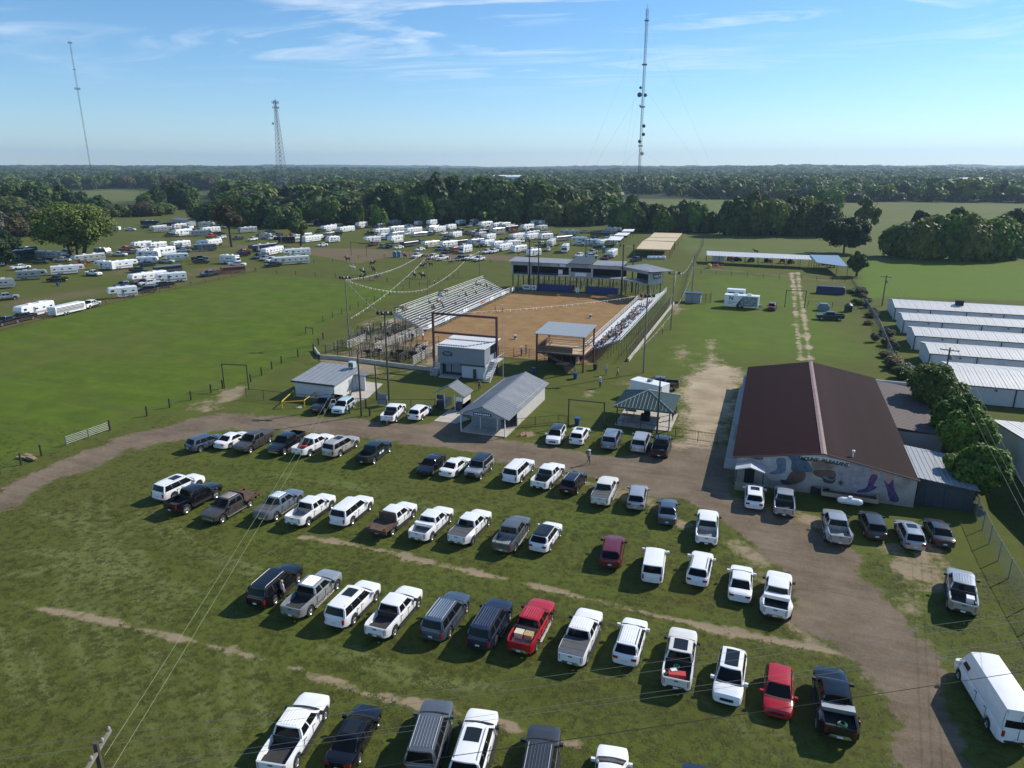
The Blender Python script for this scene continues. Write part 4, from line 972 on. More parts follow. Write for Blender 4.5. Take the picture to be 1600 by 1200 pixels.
mural('painted_mist', 'lilac', [(880,120),(1100,150),(1290,220),(1350,360),(1080,390),(940,330),(880,200)], 0)
mural('painted_boot', 'steel', [(390,95),(460,85),(470,150),(455,205),(360,220),(335,205),(395,170)], 1)
mural('painted_boot', 'pale', [(320,90),(385,80),(375,150),(310,165),(290,140)], 1)
mural('painted_jeans', 'blue', [(180,60),(270,58),(272,100),(180,85)], 1)
mural('painted_jeans', 'blue', [(480,55),(600,60),(690,180),(640,200),(520,190),(515,110)], 1)
mural('painted_boot', 'brown', [(520,195),(628,200),(615,270),(520,305),(430,280),(470,262)], 2)
mural('painted_boot', 'dark', [(425,262),(480,275),(520,305),(440,300)], 3)
mural('painted_chaps', 'tan', [(690,110),(760,92),(850,108),(872,150),(840,180),(720,178),(685,150)], 1)
mural('painted_boot', 'brown', [(700,185),(780,182),(868,190),(885,240),(840,262),(740,240),(700,215)], 1)
mural('painted_boot', 'dark', [(780,245),(880,250),(860,295),(790,285)], 2)
mural('painted_spur', 'steel', [(785,232),(850,262),(880,250),(876,262),(845,275),(780,245)], 3)
mural('painted_leg', 'skin', [(1195,165),(1240,180),(1228,245),(1190,270),(1175,230)], 1)
mural('painted_boot', 'purple', [(1180,225),(1235,235),(1200,310),(1230,325),(1160,365),(1065,370),(1075,350),(1140,325)], 2)
mural('painted_leg', 'skin', [(1290,190),(1368,215),(1360,280),(1320,300),(1290,270)], 1)
mural('painted_boot', 'purple', [(1282,262),(1325,300),(1362,262),(1372,340),(1410,420),(1395,450),(1335,435),(1310,340)], 2)
st_ = []
for i in range(16):
    rr = 34 if i % 2 == 0 else 13
    st_.append((925+rr*math.cos(i*math.pi/8), 290+rr*math.sin(i*math.pi/8)))
def mural_raw(name, col, pts, lay):
    g = spline; globals()['spline'] = lambda p, n: p
    try: return mural(name, col, pts, lay)
    finally: globals()['spline'] = g
mural_raw('painted_star', 'dark', st_, 2)
MU['ink'] = P_('mural_ink', (.012,.010,.010), .8); MU['light'] = P_('mural_light', (.58,.56,.52), .8)
mural_raw('painted_scroll', 'light', [(592,60),(700,62),(800,74),(900,96),(1005,122),(1000,150),(890,124),(790,102),(690,92),(592,90)], 4)
word = 'MOUNT PLEASANT'
for i, ch in enumerate(word):
    if ch == ' ': continue
    t = i/(len(word)-1); px = 1140+(612+t*370)/5.333; py = 700+(74+52*t**1.35)/5.333
    lo, hi = 0, 8
    for _ in range(30):
        mid = (lo+hi)/2
        if G(px, py, mid)[1] > BS: lo = mid
        else: hi = mid
    lettering(ch, .56, MU['ink'], barn, bl(G(px, py, lo)[0], BS-.05, lo-.20), (R(90), R(8 if t < .3 else 9.5), 0), 'letter', .012)
# porch of the hall
pr = thing('porch_canopy', 'small white gable canopy on black posts over the hall side door', 'canopy', (0, 74.4, 0))
m = MB(); m.slab([(-1.5,-1.0,2.42),(0,-1.0,2.85),(0,.85,2.85),(-1.5,.85,2.42)], .12); m.slab([(0,-1.0,2.85),(1.5,-1.0,2.42),(1.5,.85,2.42),(0,.85,2.85)], .12); m.build('canopy_roof', M_GAL2, pr)
for sx in (-1.35, 1.35): m = MB(); m.box(sx-.05, sx+.05, -.9, -.8, 0, 2.45); m.build('post', M_PIPE, pr)
m = MB(); m.box(-1.4, 1.4, -.95, -.85, .0, .95); m.build('porch_rail', P_('porch_wood', (.30,.26,.18), .8), pr); m = MB(); m.box(-.55,.45,.80,.86,.1,2.1); m.build('door', M_DARK, pr)
# grey shed
sh = thing('grey_shed', 'dark blue-grey lean-to shed with double doors beside the mural hall', 'shed', (18.5, 79, 0))
m = MB(); x0, x1, y0, y1 = -2.35, 2.7, -2.9, 6
m.add([(x0,y0,0),(x1,y0,0),(x1,y0,2.45),(x0,y0,3.0),(x0,y1,0),(x1,y1,0),(x1,y1,2.45),(x0,y1,3.0)], [(0,1,2,3),(5,4,7,6),(1,5,6,2),(4,0,3,7)]); m.build('wall', M_DOORB, sh)
ribroof([(x0-.2,y0-.3,3.12),(x1+.3,y0-.3,2.50),(x1+.3,y1+.2,2.50),(x0-.2,y1+.2,3.12)], M_GALV, sh, 'roof', .5)
for a, b in ((-1.6,.05),(.12,1.75)):
    m = MB(); m.box(a, b, y0-.05, y0-.01, .1, 2.25); 
    for q in (a+.4, a+.8, a+1.2): m.box(q-.015, q+.015, y0-.07, y0-.05, .1, 2.25)
    m.build('door', P_('shed_door', (.036,.050,.062), .6), sh)
# utility trailer, planter
ut = thing('utility_trailer', 'flat utility trailer with wooden sides and propane tank in front of the mural', 'trailer', (*G(1325, 783), 0), R(-2))
m = MB(); m.box(-2.6,2.6,-1.0,1.0,.55,.65); m.build('trailer_deck', M_RUSTBED, ut)
for nm_, bx_ in (('side_rail',(-2.6,2.6,-1.05,-.95,.65,1.05)),('side_rail',(-2.6,2.6,.95,1.05,.65,1.05)),('end_rail',(-2.65,-2.55,-1.05,1.05,.65,1.05)),('end_rail',(2.55,2.65,-1.05,1.05,.65,1.05))): m = MB(); m.box(*bx_); m.build(nm_, P_('trailer_timber', (.40,.32,.22), .8), ut)
for sy in (-1.12, 1.12): m = MB(); m.lathe_y([(0,-.1),(.33,-.1),(.33,.1),(0,.1)], (0,sy,.33), 14); m.build('wheel', M_TYRE, ut)
m = MB(); m.lathe_y([(0,-1.2),(.25,-1.1),(.35,-.8),(.35,.8),(.25,1.1),(0,1.2)], (0,0,0), 14); m.v = [(y,x,z) for x,y,z in m.v]; m.tube((0,0,.3),(0,0,.5),.2,10)
tag(m.build('propane_tank', PAINT['white'], None, (*G(1328, 783, 1.0), 1.0)), 'white propane tank lying on the utility trailer', 'tank')
pl = thing('outdoor_table', 'round dark table with umbrella pole against the mural wall', 'table', (*G(1280, 771), 0))
m = MB(); m.box(-.9,.9,-.4,.4,.0,.85); m.build('table_base', M_PIPE, pl); m = MB(); m.lathe_z([(0,.9),(.8,.9),(.8,.96),(0,.96)], (0,0,0), 20); m.build('table_top', M_GALVD, pl); m = MB(); m.tube((0,0,.9),(0,0,2.6),.035,6); m.build('umbrella_pole', M_PIPE, pl)

# ---- entrance hall (grey gable roof)
def gable(name, label, cat, x0, x1, y0, y1, ez, rz, mroof, mwall, ov=.5, wall=True, front_gable=True, pitch=.6, split=None):
    cx, cy = (x0+x1)/2, (y0+y1)/2; t = thing(name, label, cat, (cx, cy, 0)); hx, hy = (x1-x0)/2, (y1-y0)/2
    segs = [(-hy-ov, hy+ov, mroof)] if split is None else [(-hy-ov, split-cy, mroof[0]), (split-cy+.01, hy+ov, mroof[1])]
    s_ = (rz-ez)/hx
    for a, b, mm_ in segs:
        ribroof([(-hx-ov, b, ez-ov*s_), (-hx-ov, a, ez-ov*s_), (0, a, rz), (0, b, rz)], mm_, t, 'roof', pitch); ribroof([(hx+ov, a, ez-ov*s_), (hx+ov, b, ez-ov*s_), (0, b, rz), (0, a, rz)], mm_, t, 'roof', pitch)
    m = MB(); m.box(-.12,.12,-hy-ov,hy+ov,rz+.02,rz+.06); m.build('ridge_cap', segs[0][2], t)
    return t, hx, hy
eh, hx, hy = gable('entrance_hall', 'grey metal gable hall with a sign over its open entrance porch', 'building', -36.05, -29.75, 79.7, 96.0, 2.65, 3.86, (P_('porch_roof_grey', (0.15, 0.17, 0.195), .6, 0, spec=.3, noise=.08, nscale=1), P_('old_galvanised', (0.20, 0.215, 0.235), 0.6, 0.0, spec=.3, noise=0.18, nscale=0.8)), None, split=84.4)
m = MB(); m.box(-hx,hx,-hy-.3,hy,.0,.12); m.build('concrete_floor', M_CONC, eh)
m = MB(); corr_wall(m, (hx, -hy+4), (hx, hy), .12, 2.7); corr_wall(m, (-hx, hy), (-hx, -hy+4), .12, 2.7); m.box(-hx+.02,hx-.02,hy-.06,hy,.12,2.7); m.build('wall', P_('cream_wall', (.60,.58,.53), .7, noise=.08, nscale=1), eh)
m = MB(); m.add([(-hx-.1,-hy-.4,2.48),(hx+.1,-hy-.4,2.48),(0,-hy-.4,3.74)], [(0,1,2)]); m.add([(-hx-.1,-hy-.34,2.48),(hx+.1,-hy-.34,2.48),(0,-hy-.34,3.74)], [(2,1,0)]); m.build('gable_wall', M_GREYW, eh)
for sx in (-hx+.1, -hx/3, hx/3+.3, hx-.1):
    m = MB(); m.box(sx-.06,sx+.06,-hy-.38,-hy-.26,.12,2.62) if abs(sx) > 1.5 else m.box(sx-.05,sx+.05,-hy+1.4,-hy+1.5,.12,3.2); m.build('post', M_PWHITE, eh)
m = MB(); m.box(-1.25,1.25,-hy-.46,-hy-.42,2.62,3.02); sgn = m.build('name_sign', P_('sign_navy', (.02,.035,.11), .5), eh)
for i in range(9): m = MB(); m.box(-1.1+i*.25,-1.1+i*.25+.17,-hy-.475,-hy-.462,2.72,2.92); m.build('letter', M_PWHITE, sgn)
m = MB(); m.box(-.42,.42,-hy-.45,-hy-.42,3.12,3.38); m.build('small_sign', M_GALV, eh)
for sx in (-1.2, .3, 1.6):
    m = MB(); m.path([(sx,-hy+.4,.12),(sx,-hy+.4,1.1),(sx,-hy+2.6,1.1),(sx,-hy+2.6,.12)], .03, 5); m.path([(sx,-hy+.4,.6),(sx,-hy+2.6,.6)], .025, 5); m.build('queue_rail', M_PIPEG, eh)
for y_ in (-hy+2.2,): m = MB(); m.box(-hx+.5, hx-1.6, y_, y_+.08, .12, 2.0); m.build('ticket_wall', M_GREYW, eh)
# ---- ticket kiosk
kx, ky = G(704, 640)
kk, hx, hy = gable('ticket_kiosk', 'small ticket kiosk with a grey gable roof beside the entrance path', 'kiosk', kx-2.1, kx+2.1, ky-.2, ky+2.4, 2.5, 3.65, P_('kiosk_roof', (0.15, 0.165, 0.185), .6, 0, spec=.3, noise=.08, nscale=1), None, ov=.35)
for sx in (-hx, hx-1.2): m = MB(); m.box(sx,sx+1.2,-hy,hy,.05,1.15); m.build('counter', M_DTRIM, kk); 
for sx in (-hx+.1, hx-.1, -.8, .8): m = MB(); m.box(sx-.06,sx+.06,-hy,-hy+.12,.05,2.5); m.build('post', M_PWHITE, kk)
m = MB(); m.box(hx-.06,hx,-hy,hy,.05,2.45); m.build('wall', P_('cream_wall', (.60,.58,.53), .7), kk)
m = MB(); m.box(-hx+.1,-hx+1.1,-hy-.06,-hy-.01,1.5,2.1); m.build('banner', P_('banner_dark', (.03,.045,.06), .6), kk); m = MB(); m.box(hx-1.1,hx-.1,-hy-.06,-hy-.01,1.5,2.1); m.build('banner', M_PWHITE, kk)
def slab_path(name, pts, label=None):
    m = MB(); m.slab([(*G(*p), .05) for p in pts], .12); return tag(m.build(name, M_CONC), kind='structure')
slab_path('concrete_path', [(678,658),(702,640),(728,640),(722,650),(735,655),(712,662)][::-1])
# ---- restroom block
rb = thing('restroom_block', 'white block building with a sloping grey metal roof and an air conditioner', 'building', (-62, 88.5, 0))
x0, x1, y0, y1 = -3.6, 3.3, -3.7, 3.3
m = MB(); m.add([(x0,y0,0),(x1,y0,0),(x1,y0,2.5),(x0,y0,2.5),(x0,y1,0),(x1,y1,0),(x1,y1,3.2),(x0,y1,3.2)], [(0,1,2,3),(5,4,7,6),(1,5,6,2),(4,0,3,7)]); m.build('wall', P_('block_wall_white', (.56,.57,.57), .75, noise=.08, nscale=1.2, bump=.2), rb)
ribroof([(x0-.35,y0-.4,2.55),(x1+.35,y0-.4,2.55),(x1+.35,y1+.4,3.35),(x0-.35,y1+.4,3.35)], M_GALV, rb, 'roof', .9, .14)
m = MB(); m.box(x0-.36,x1+.36,y0-.45,y0-.41,2.30,2.57); m.build('fascia', M_DTRIM, rb)
m = MB(); m.box(x1+.02,x1+.06,.2,1.3,.05,2.15); m.build('door', M_GREYW, rb); m = MB(); m.box(x1+.02,x1+1.6,2.2,2.35,0,2.4); m.build('screen_wall', M_PWHITE, rb); m = MB(); m.box(x1,x1+1.9,1.6,3.6,2.5,2.62); m.build('side_canopy', M_GALVD, rb)
m = MB(); m.box(2.0,2.9,2.3,3.2,3.4,4.3); m.box(2.1,2.8,2.26,2.3,3.55,4.15,1); m.build('air_conditioner', [P_('ac_pale', (.40,.50,.52), .5), M_DTRIM], rb)
slab_path('restroom_path', [(560,628),(552,600),(562,594),(600,598),(595,607),(572,622)][::-1] if False else [(545,632),(575,622),(598,600),(570,596),(552,606)])
# ---- press box (white two-storey) and red frame
wb_ = thing('press_box', 'two-storey grey-white metal press box with outside stairs and an oval sign', 'building', (-46, 105.3, 0))
x0, x1, y0, y1, zt_ = -4.1, 4.1, -2.7, 2.8, 5.2
m = MB(); corr_wall(m, (x0, y0-.55), (x1, y0-.55), 2.55, zt_, pitch=.28, d=.02); m.box(x0, x0+.06, y0-.55, y1, 2.5, zt_); m.box(x1-.06, x1, y0-.55, -.6, 2.5, zt_); m.box(x1-.06, x1, -.6, y1, 2.5, 3.6); m.box(x0, x1, y1-.06, y1, 0, zt_); m.box(x0, x1, y0-.55, y1-.1, 2.45, 2.54); m.build('upper_wall', P_('press_box_metal', (.22,.25,.29), .6, 0, noise=.05, nscale=1), wb_)
m = MB(); m.box(-.1, x1, y0, y0+.08, 0, 2.42); m.box(x0, x0+.08, y0, y1, 0, 2.44); m.box(x1-.08, x1, y0+.1, y1-.1, 0, 2.44); m.build('lower_wall', P_('lower_white', (.55,.60,.66), .6), wb_)
m = MB(); m.box(x0+.1, -.1, y0+.9, y0+1.0, 0, 2.42); m.build('recess_wall', M_DTRIM, wb_)
for sx in (-2.9, -1.8, -.9): m = MB(); m.box(sx-.45, sx+.45, y0+.84, y0+.89, .5, 1.9); m.build('shutter', P_('shutter_grey', (.25,.29,.33), .5), wb_)
ribroof([(x0-.25,y0-.75,zt_+.02),(x1+.25,y0-.75,zt_+.02),(x1+.25,y1+.9,zt_+.30),(x0-.25,y1+.9,zt_+.30)], M_GAL2, wb_, 'roof', .42, .08, .05)
m = MB(); m.box(x0-.1, -.1, y0-1.0, y0-.56, 2.35, 2.44); m.build('awning', M_GALV, wb_)
m = MB(); m.box(-.0, x1, y0-.56, y0-.5, 2.2, 2.45); m.build('trim_band', M_DTRIM, wb_)
m = MB(); m.lathe_z([(0,0),(1,0),(1,.03),(0,.03)], (0,0,0), 28); m.v = [(x*.95, -z, y*.42) for x, y, z in m.v]; ov_ = m.build('oval_sign', P_('oval_dark', (.02,.045,.055), .5), wb_, (-2.35, y0-.6, 3.95))
for zq, wq, hq in ((.10,.62,.13),(-.16,.42,.10)):
    for i in range(7): m = MB(); m.box(-wq+i*wq*2/7+.015,-wq+(i+1)*wq*2/7-.015,-.045,-.032,zq-hq/2,zq+hq/2); m.build('letter', P_('letter_dim', (.35,.40,.40), .6), ov_)
def stairs(parent, p, d, n, rise, run, wdt, mt, mrail):
    """n steps climbing from p along unit vector d"""
    p, d = Vector(p), Vector(d); s_ = Vector((-d.y, d.x, 0))
    for i in range(n):
        c = p+d*(run*(i+.5))+Vector((0,0,rise*(i+1))); m = MB(); m.obox((0,0,-.02), (run*1.05, wdt, .05), math.atan2(d.y, d.x)); m.build('step', mt, parent, tuple(c))
    top_ = p+d*run*n+Vector((0,0,rise*n))
    m = MB()
    for sg in (-1, 1):
        o = s_*wdt/2*sg
        m.tube(tuple(p+o), tuple(top_+o), .05, 4); m.tube(tuple(p+o+Vector((0,0,.95))), tuple(top_+o+Vector((0,0,.95))), .035, 4); m.tube(tuple(p+o+Vector((0,0,.5))), tuple(top_+o+Vector((0,0,.5))), .025, 4)
        for q in range(0, n+1, 3): c = p+d*run*q+Vector((0,0,rise*q))+o; m.tube(tuple(c), tuple(c+Vector((0,0,.95))), .03, 4)
    m.build('stair_rail', mrail, parent)
stairs(wb_, (x0-.75, -3.7, 0), (0, 1, 0), 13, .2, .27, 1.0, M_GAL2, M_GAL2)
stairs(wb_, (x1+.75, -4.2, 0), (0, 1, 0), 13, .2, .27, 1.1, M_GAL2, M_GAL2)
m = MB(); m.box(x1, x1+1.4, -.7, 2.0, 2.5, 2.6); m.path([(x1+1.4,-.7,3.5),(x1+1.4,2,3.5)], .04, 5); m.build('landing', M_GAL2, wb_)
m = MB(); m.box(x0+.3, -.3, y0-1.3, y0+.6, 0, .12); m.build('step_slab', M_CONC, wb_)
m = MB(); m.box(2.0,2.45,y0-.25,y0-.02,.1,1.6); m.build('electric_panel', M_DTRIM, wb_)
fr = thing('arena_gate_frame', 'tall oxide red steel goalpost frame standing over the press box', 'frame', (-47.4, 106.9, 0))
for sx in (-5.8, 5.8): m = MB(); m.box(sx-.17, sx+.17, -.17, .17, 0, 9.6); m.build('post', M_STEELR, fr)
for zz in (9.25, 6.0): m = MB(); m.box(-5.62, 5.62, -.14, .14, zz, zz+.34); m.build('beam', M_STEELR, fr)
# ---- judges' stand
js = thing('viewing_stand', 'open red steel viewing stand with a ribbed metal roof and wooden deck', 'stand', (-32.2, 115.7, 0))
hx, hy = 4.1, 3.6
for sx in (-hx, hx):
    for sy in (-hy, hy): m = MB(); m.box(sx-.13, sx+.13, sy-.13, sy+.13, 0, 6.15 if sy < 0 else 6.5); m.build('post', M_STEELR, js)
ribroof([(-hx-.35,-hy-.5,6.2),(hx+.35,-hy-.5,6.2),(hx+.35,hy+.5,6.65),(-hx-.35,hy+.5,6.65)], P_('stand_roof', (.22,.26,.30), .55, 0, spec=.3, noise=.05, nscale=1), js, 'roof', .42, .10, .05)
m = MB(); m.box(-hx,hx,-hy,hy,2.95,3.1); m.build('deck', P_('deck_board', (.50,.38,.25), .8, noise=.2, nscale=3), js)
m = MB()
for y_ in (-hy, hy): m.box(-hx,hx,y_-.1,y_+.1,2.72,2.95)
for x_ in (-hx, hx): m.box(x_-.1,x_+.1,-hy+.1,hy-.1,2.72,2.95)
for z_ in (3.6,4.05): 
    for y_ in (-hy, hy): m.box(-hx,hx,y_-.03,y_+.03,z_,z_+.07)
    for x_ in (-hx, hx): m.box(x_-.03,x_+.03,-hy+.1,hy-.1,z_,z_+.07)
m.build('deck_frame', M_STEELR, js)
m = MB(); m.box(-hx+.2, hx-1.9, -hy-.0, -hy+.06, 3.12, 4.1); m.build('front_panel', P_('panel_brown', (.16,.115,.080), .75, noise=.15, nscale=1.5), js)
m = MB(); m.box(-hx+.2,-hx+.26,-hy+.2,hy-.2,3.12,4.1); m.build('side_panel', P_('panel_red', (.11,.05,.045), .7), js)
for y_ in (1.2, 2.4): m = MB(); m.box(-hx+.6, hx-.6, y_, y_+.35, 3.5, 3.56); m.box(-hx+.8,-hx+.9,y_,y_+.3,3.1,3.5); m.box(hx-.9,hx-.8,y_,y_+.3,3.1,3.5); m.build('bench', M_WOOD, js)
m = MB(); m.box(-hx+.6,hx-2.6,hy-2.6,hy-.3,0,1.9); m.build('storage_box', M_DARK, js)
stairs(js, (2.6, -5.6, 0), (-.6, .8, 0), 8, .19, .3, 1.5, M_WOOD, M_STEELR)
stairs(js, (.2, -3.9, 1.5), (-1, 0, 0), 8, .19, .42, 1.2, M_WOOD, M_STEELR)
m = MB(); m.box(-.2,1.8,-5.0,-3.3,1.4,1.5); m.build('landing', M_WOOD, js)
# ---- green pavilion
pv = thing('pavilion', 'square open pavilion with a dark green hipped metal roof', 'pavilion', (-14.0, 92.4, 0)); h = 3.9; ez, az = 2.75, 4.25
for i, (a, b) in enumerate((((-h,-h),(h,-h)),((h,-h),(h,h)),((h,h),(-h,h)),((-h,h),(-h,-h)))):
    A, B = Vector((*a, ez)), Vector((*b, ez)); m = MB(); C_ = Vector((0,0,az)); k = 16; e = (B-A)/k; nn = (B-A).cross(C_-A).normalized(); rows0, rows1 = [], []
    m.add([tuple(A), tuple(B), tuple(C_)], [(0,1,2)]); m.add([tuple(A-nn*.08), tuple(B-nn*.08), tuple(C_-nn*.08)], [(2,1,0)]); m.add([tuple(A), tuple(B), tuple(B-Vector((0,0,.18))), tuple(A-Vector((0,0,.18)))], [(0,3,2,1)])
    for j in range(1, k):
        p = A+e*j; t = 1-abs(2*j/k-1); q = p+((C_-(A+B)/2))*t; sd = e.normalized()*.04
        m.add([tuple(p-sd+nn*.002), tuple(p+sd+nn*.002), tuple(q+sd+nn*.002), tuple(q-sd+nn*.002), tuple(p+nn*.05), tuple(q+nn*.05)], [(0,4,5,3),(4,1,2,5),(0,1,4)])
    m.build('roof', M_GREENR, pv)
    m = MB(); m.tube(tuple(A+Vector((0,0,.03))), tuple(C_+Vector((0,0,.03))), .07, 5); m.build('hip_cap', P_('hip_light', (.40,.45,.43), .4, .3), pv)
for sx in (-h+.45, h-.45):
    for sy in (-h+.45, h-.45): m = MB(); m.box(sx-.07,sx+.07,sy-.07,sy+.07,.1,ez); m.build('post', M_DTRIM, pv)
m = MB(); m.box(-h+.2,h-.2,-h+.2,h-.2,0,.1); m.build('concrete_floor', M_CONC, pv)
m = MB(); m.box(-.7,.5,-1.0,-.2,.1,1.0); m.box(-.5,.3,.4,1.0,.1,1.9); m.build('serving_counter', M_DARK, pv)
for (x_, y_) in ((-2.4,.9),(-2.3,-1.3)):
    m = MB(); m.box(-.75,.75,-.38,.38,.70,.75); m.box(-.75,.75,-.85,-.6,.40,.44); m.box(-.75,.75,.6,.85,.40,.44)
    for q in (-.5,.5): m.tube((q,-.7,0),(q,.2,.7),.03,4); m.tube((q,.7,0),(q,-.2,.7),.03,4)
    tag(m.build('picnic_table', M_WOOD, None, (-14+x_, 92.2+y_, .1)), 'wooden picnic table under the green pavilion, %s' % ('farther one' if y_ > 0 else 'nearer one'), 'picnic table')
# white food trailer behind pavilion
ft = thing('food_trailer', 'white food trailer tucked behind the green-roofed pavilion', 'trailer', (*G(1014, 622), 0), R(-22))
m = MB(); m.box(-2.7,2.7,-1.1,1.1,.45,2.55); m.box(-2.74,2.74,-1.14,1.14,2.55,2.62); m.build('trailer_body', PAINT['white'], ft); m = MB(); m.box(-.3,.3,-.3,.3,2.62,2.95); m.build('roof_vent', M_GALVD, ft)
for sx in (-.5,.4): 
    for sy in (-1.05, 1.05): m = MB(); m.lathe_y([(0,-.1),(.34,-.1),(.34,.1),(0,.1)], (sx,sy,.34), 12); m.build('wheel', M_TYRE, ft)

# ---- storage buildings
STORES = [(27.2,178.4,190.6,'farthest of the white storage rows, with a dark roof vent'),(26.9,163.8,172.7,'second white storage row from the far end'),(26.7,148.7,157.4,'third white storage row from the far end'),(26.8,134.4,143.5,'fourth white storage row from the far end, behind the power pole'),(27.6,115.5,129.0,'fifth and widest white storage row, next to the green trees'),(28.0,66,99.4,'white storage building cut off by the right edge, nearest the camera')]
for i, (xa, ya, yb, lb) in enumerate(STORES):
    ln = [84, 80, 76, 70, 66, 60][i]; t = thing('storage_building', lb, 'storage building', (xa, ya, 0), 0, 'white metal storage buildings on the right'); d = yb-ya; ez = 2.8; rz = ez+d*.075; mid_ = d/2
    m = MB(); corr_wall(m, (0, 0), (ln, 0), .06, ez-.16, pitch=.5); corr_wall(m, (ln, d), (0, d), .06, ez-.05, pitch=.5)
    m.add([(0,0,.06),(0,d,.06),(0,d,ez),(0,mid_,rz),(0,0,ez)], [(4,3,2,1,0)]); m.add([(ln,0,.06),(ln,d,.06),(ln,d,ez),(ln,mid_,rz),(ln,0,ez)], [(0,1,2,3,4)]); m.build('wall', M_WHITEW, t)
    k = int(ln/1.5)
    panels(t, (-.15,-.12,ez), (ln,0,0), (0,mid_+.12,rz-ez), k, M_STORE, proud=.05, sub=3); panels(t, (ln-.15,d+.12,ez), (-ln,0,0), (0,-mid_-.12,rz-ez), k, M_STORE, proud=.05, sub=3)
    m = MB(); m.box(-.1,ln,-.14,-.03,ez-.16,ez-.02); m.tube((-.08,-.08,ez-.1),(-.08,mid_,rz-.1),.07,4); m.tube((-.08,mid_,rz-.1),(-.08,d+.08,ez-.1),.07,4); m.build('eave_trim', M_DTRIM, t)
    for q in range(int(ln/7)+1):
        m = MB(); m.box(-.08,.08,-.09,0,0,ez-.16); m.build('corner_trim', M_DTRIM, t, (q*7, 0, 0))
    if i < 4:
        for q in range(int(ln/3.5)):
            m = MB(); m.box(.45,3.05,-.06,-.02,.1,2.25)
            for z_ in (.5,.95,1.4,1.85): m.box(.45,3.05,-.075,-.06,z_,z_+.03)
            m.build('roller_door', P_('roller_door_white', (.55,.57,.60), .5), t, (q*3.5, 0, 0))
    else:
        m = MB(); m.box(0,ln,-.075,-.05,.0,.10); m.build('base_trim', M_DTRIM, t)
    for q in range(3): m = MB(); m.box(-.15,.15,-.32,-.09,2.25,2.45); m.build('wall_lamp', M_LAMP, t, (4.5+q*14, 0, 0))
    if i == 0: m = MB(); m.box(12.5,14.0,d*.32,d*.32+1.2,ez,ez+1.75); m.build('roof_vent_unit', M_DARK, t)
    m = MB(); m.tube((-.25,.35,0),(-.25,.35,1.0),.08,6); m.build('bollard_pipe', M_PWHITE, t)

# ---- far sheds
def open_shed(name, label, pts, th, mroof, nx_, ny_, z0=2.6):
    """pts: four plan corners (near-left, near-right, far-right, far-left) with heights"""
    t = thing(name, label, 'shed', (0,0,0)); ribroof(pts, mroof, t, 'roof', 1.0, th)
    a, b, c, d = [Vector(p) for p in pts]
    for i in range(nx_+1):
        for j in range(ny_+1):
            p = a.lerp(b, i/nx_).lerp(d.lerp(c, i/nx_), j/ny_); m = MB(); m.tube((0,0,0),(0,0,p.z-.05),.09,5); m.build('post', M_PIPE, t, (p.x, p.y, 0))
    return t
def C3(px, py, z): return (*G(px, py, z), z)
open_shed('open_machinery_shed', 'long open machinery shed with a white metal roof', [C3(1104,399,3.0), C3(1273,406,3.2), C3(1270,399,3.7), C3(1104,392,3.6)], .12, M_GAL2, 8, 1)
open_shed('hay_barn', 'open barn with blue-grey roof beside the round bush, adjoining the machinery shed', [C3(1276,410,3.2), C3(1325,417,3.0), C3(1310,399,3.9), C3(1266,398,4.0)], .15, P_('blue_metal_roof', (.24,.33,.42), .4, .3), 3, 1)
open_shed('stall_barn', 'nearest tan-roofed open cattle shed', [C3(994,388.5,3.3), C3(1047,390,3.3), C3(1054,378,3.5), C3(1005,376,3.5)], .15, M_TANROOF, 4, 2)
open_shed('stall_barn', 'middle tan-roofed open cattle shed', [C3(1006,375.5,3.3), C3(1055,377,3.3), C3(1060,372,3.4), C3(1014,371,3.4)], .15, M_TANROOF, 4, 1)
open_shed('stall_barn', 'farthest tan-roofed open cattle shed', [C3(1015,370.5,3.3), C3(1060,371.5,3.3), C3(1066,364.5,3.5), C3(1022,363.5,3.5)], .15, M_TANROOF, 4, 1)
CAN = [((948.5,375),(969,375.5),(975,369.5),(954,369)), ((959,367.5),(979,368),(985,363.5),(966,363.5)), ((971,361.5),(989,361.5),(992,358),(975,358))]
for (q, lb) in zip(CAN, ('nearest','middle','farthest')): open_shed('shade_canopy', lb+' white shade canopy beside the long trailers', [C3(*p, 3.0) for p in q], .1, M_PWHITE, 2, 1)
# heap of implements under the shed
for i, (px, py) in enumerate(((1142,407),(1153,408),(1173,409),(1200,410),(1222,411),(1236,412),(1290,414),(1300,418))):
    x_, y_ = G(px, py); t = thing('farm_implement', '%s farm implement from the left under the machinery shed' % ordinal(i+1), 'farm machine', (x_, y_, 0), rnd.uniform(0,3), 'machines stored in the open shed')
    m = MB(); m.box(-1.1,.5,-.5,.5,.6,1.25); m.box(.5,1.1,-.35,.35,.7,1.1); m.box(-1.0,-.2,-.45,.45,1.25,2.0); m.build('machine_body', [M_REDB, M_PIPE, P_('tractor_green',(.03,.10,.03),.5), M_GALVD][i % 4], t)
    for sx, r_ in ((-.7,.7),(.8,.4)):
        for sy in (-.7,.7): m = MB(); m.lathe_y([(0,-.15),(r_,-.15),(r_,.15),(0,.15)], (sx,sy,r_), 12); m.build('wheel', M_TYRE, t)
m = MB(); m.box(-2.2,2.2,-.08,.08,0,2.2); tag(m.build('white_trailer_door', M_PWHITE, None, (*G(1122,409),0)), 'white panel leaning at the left end of the machinery shed', 'panel')

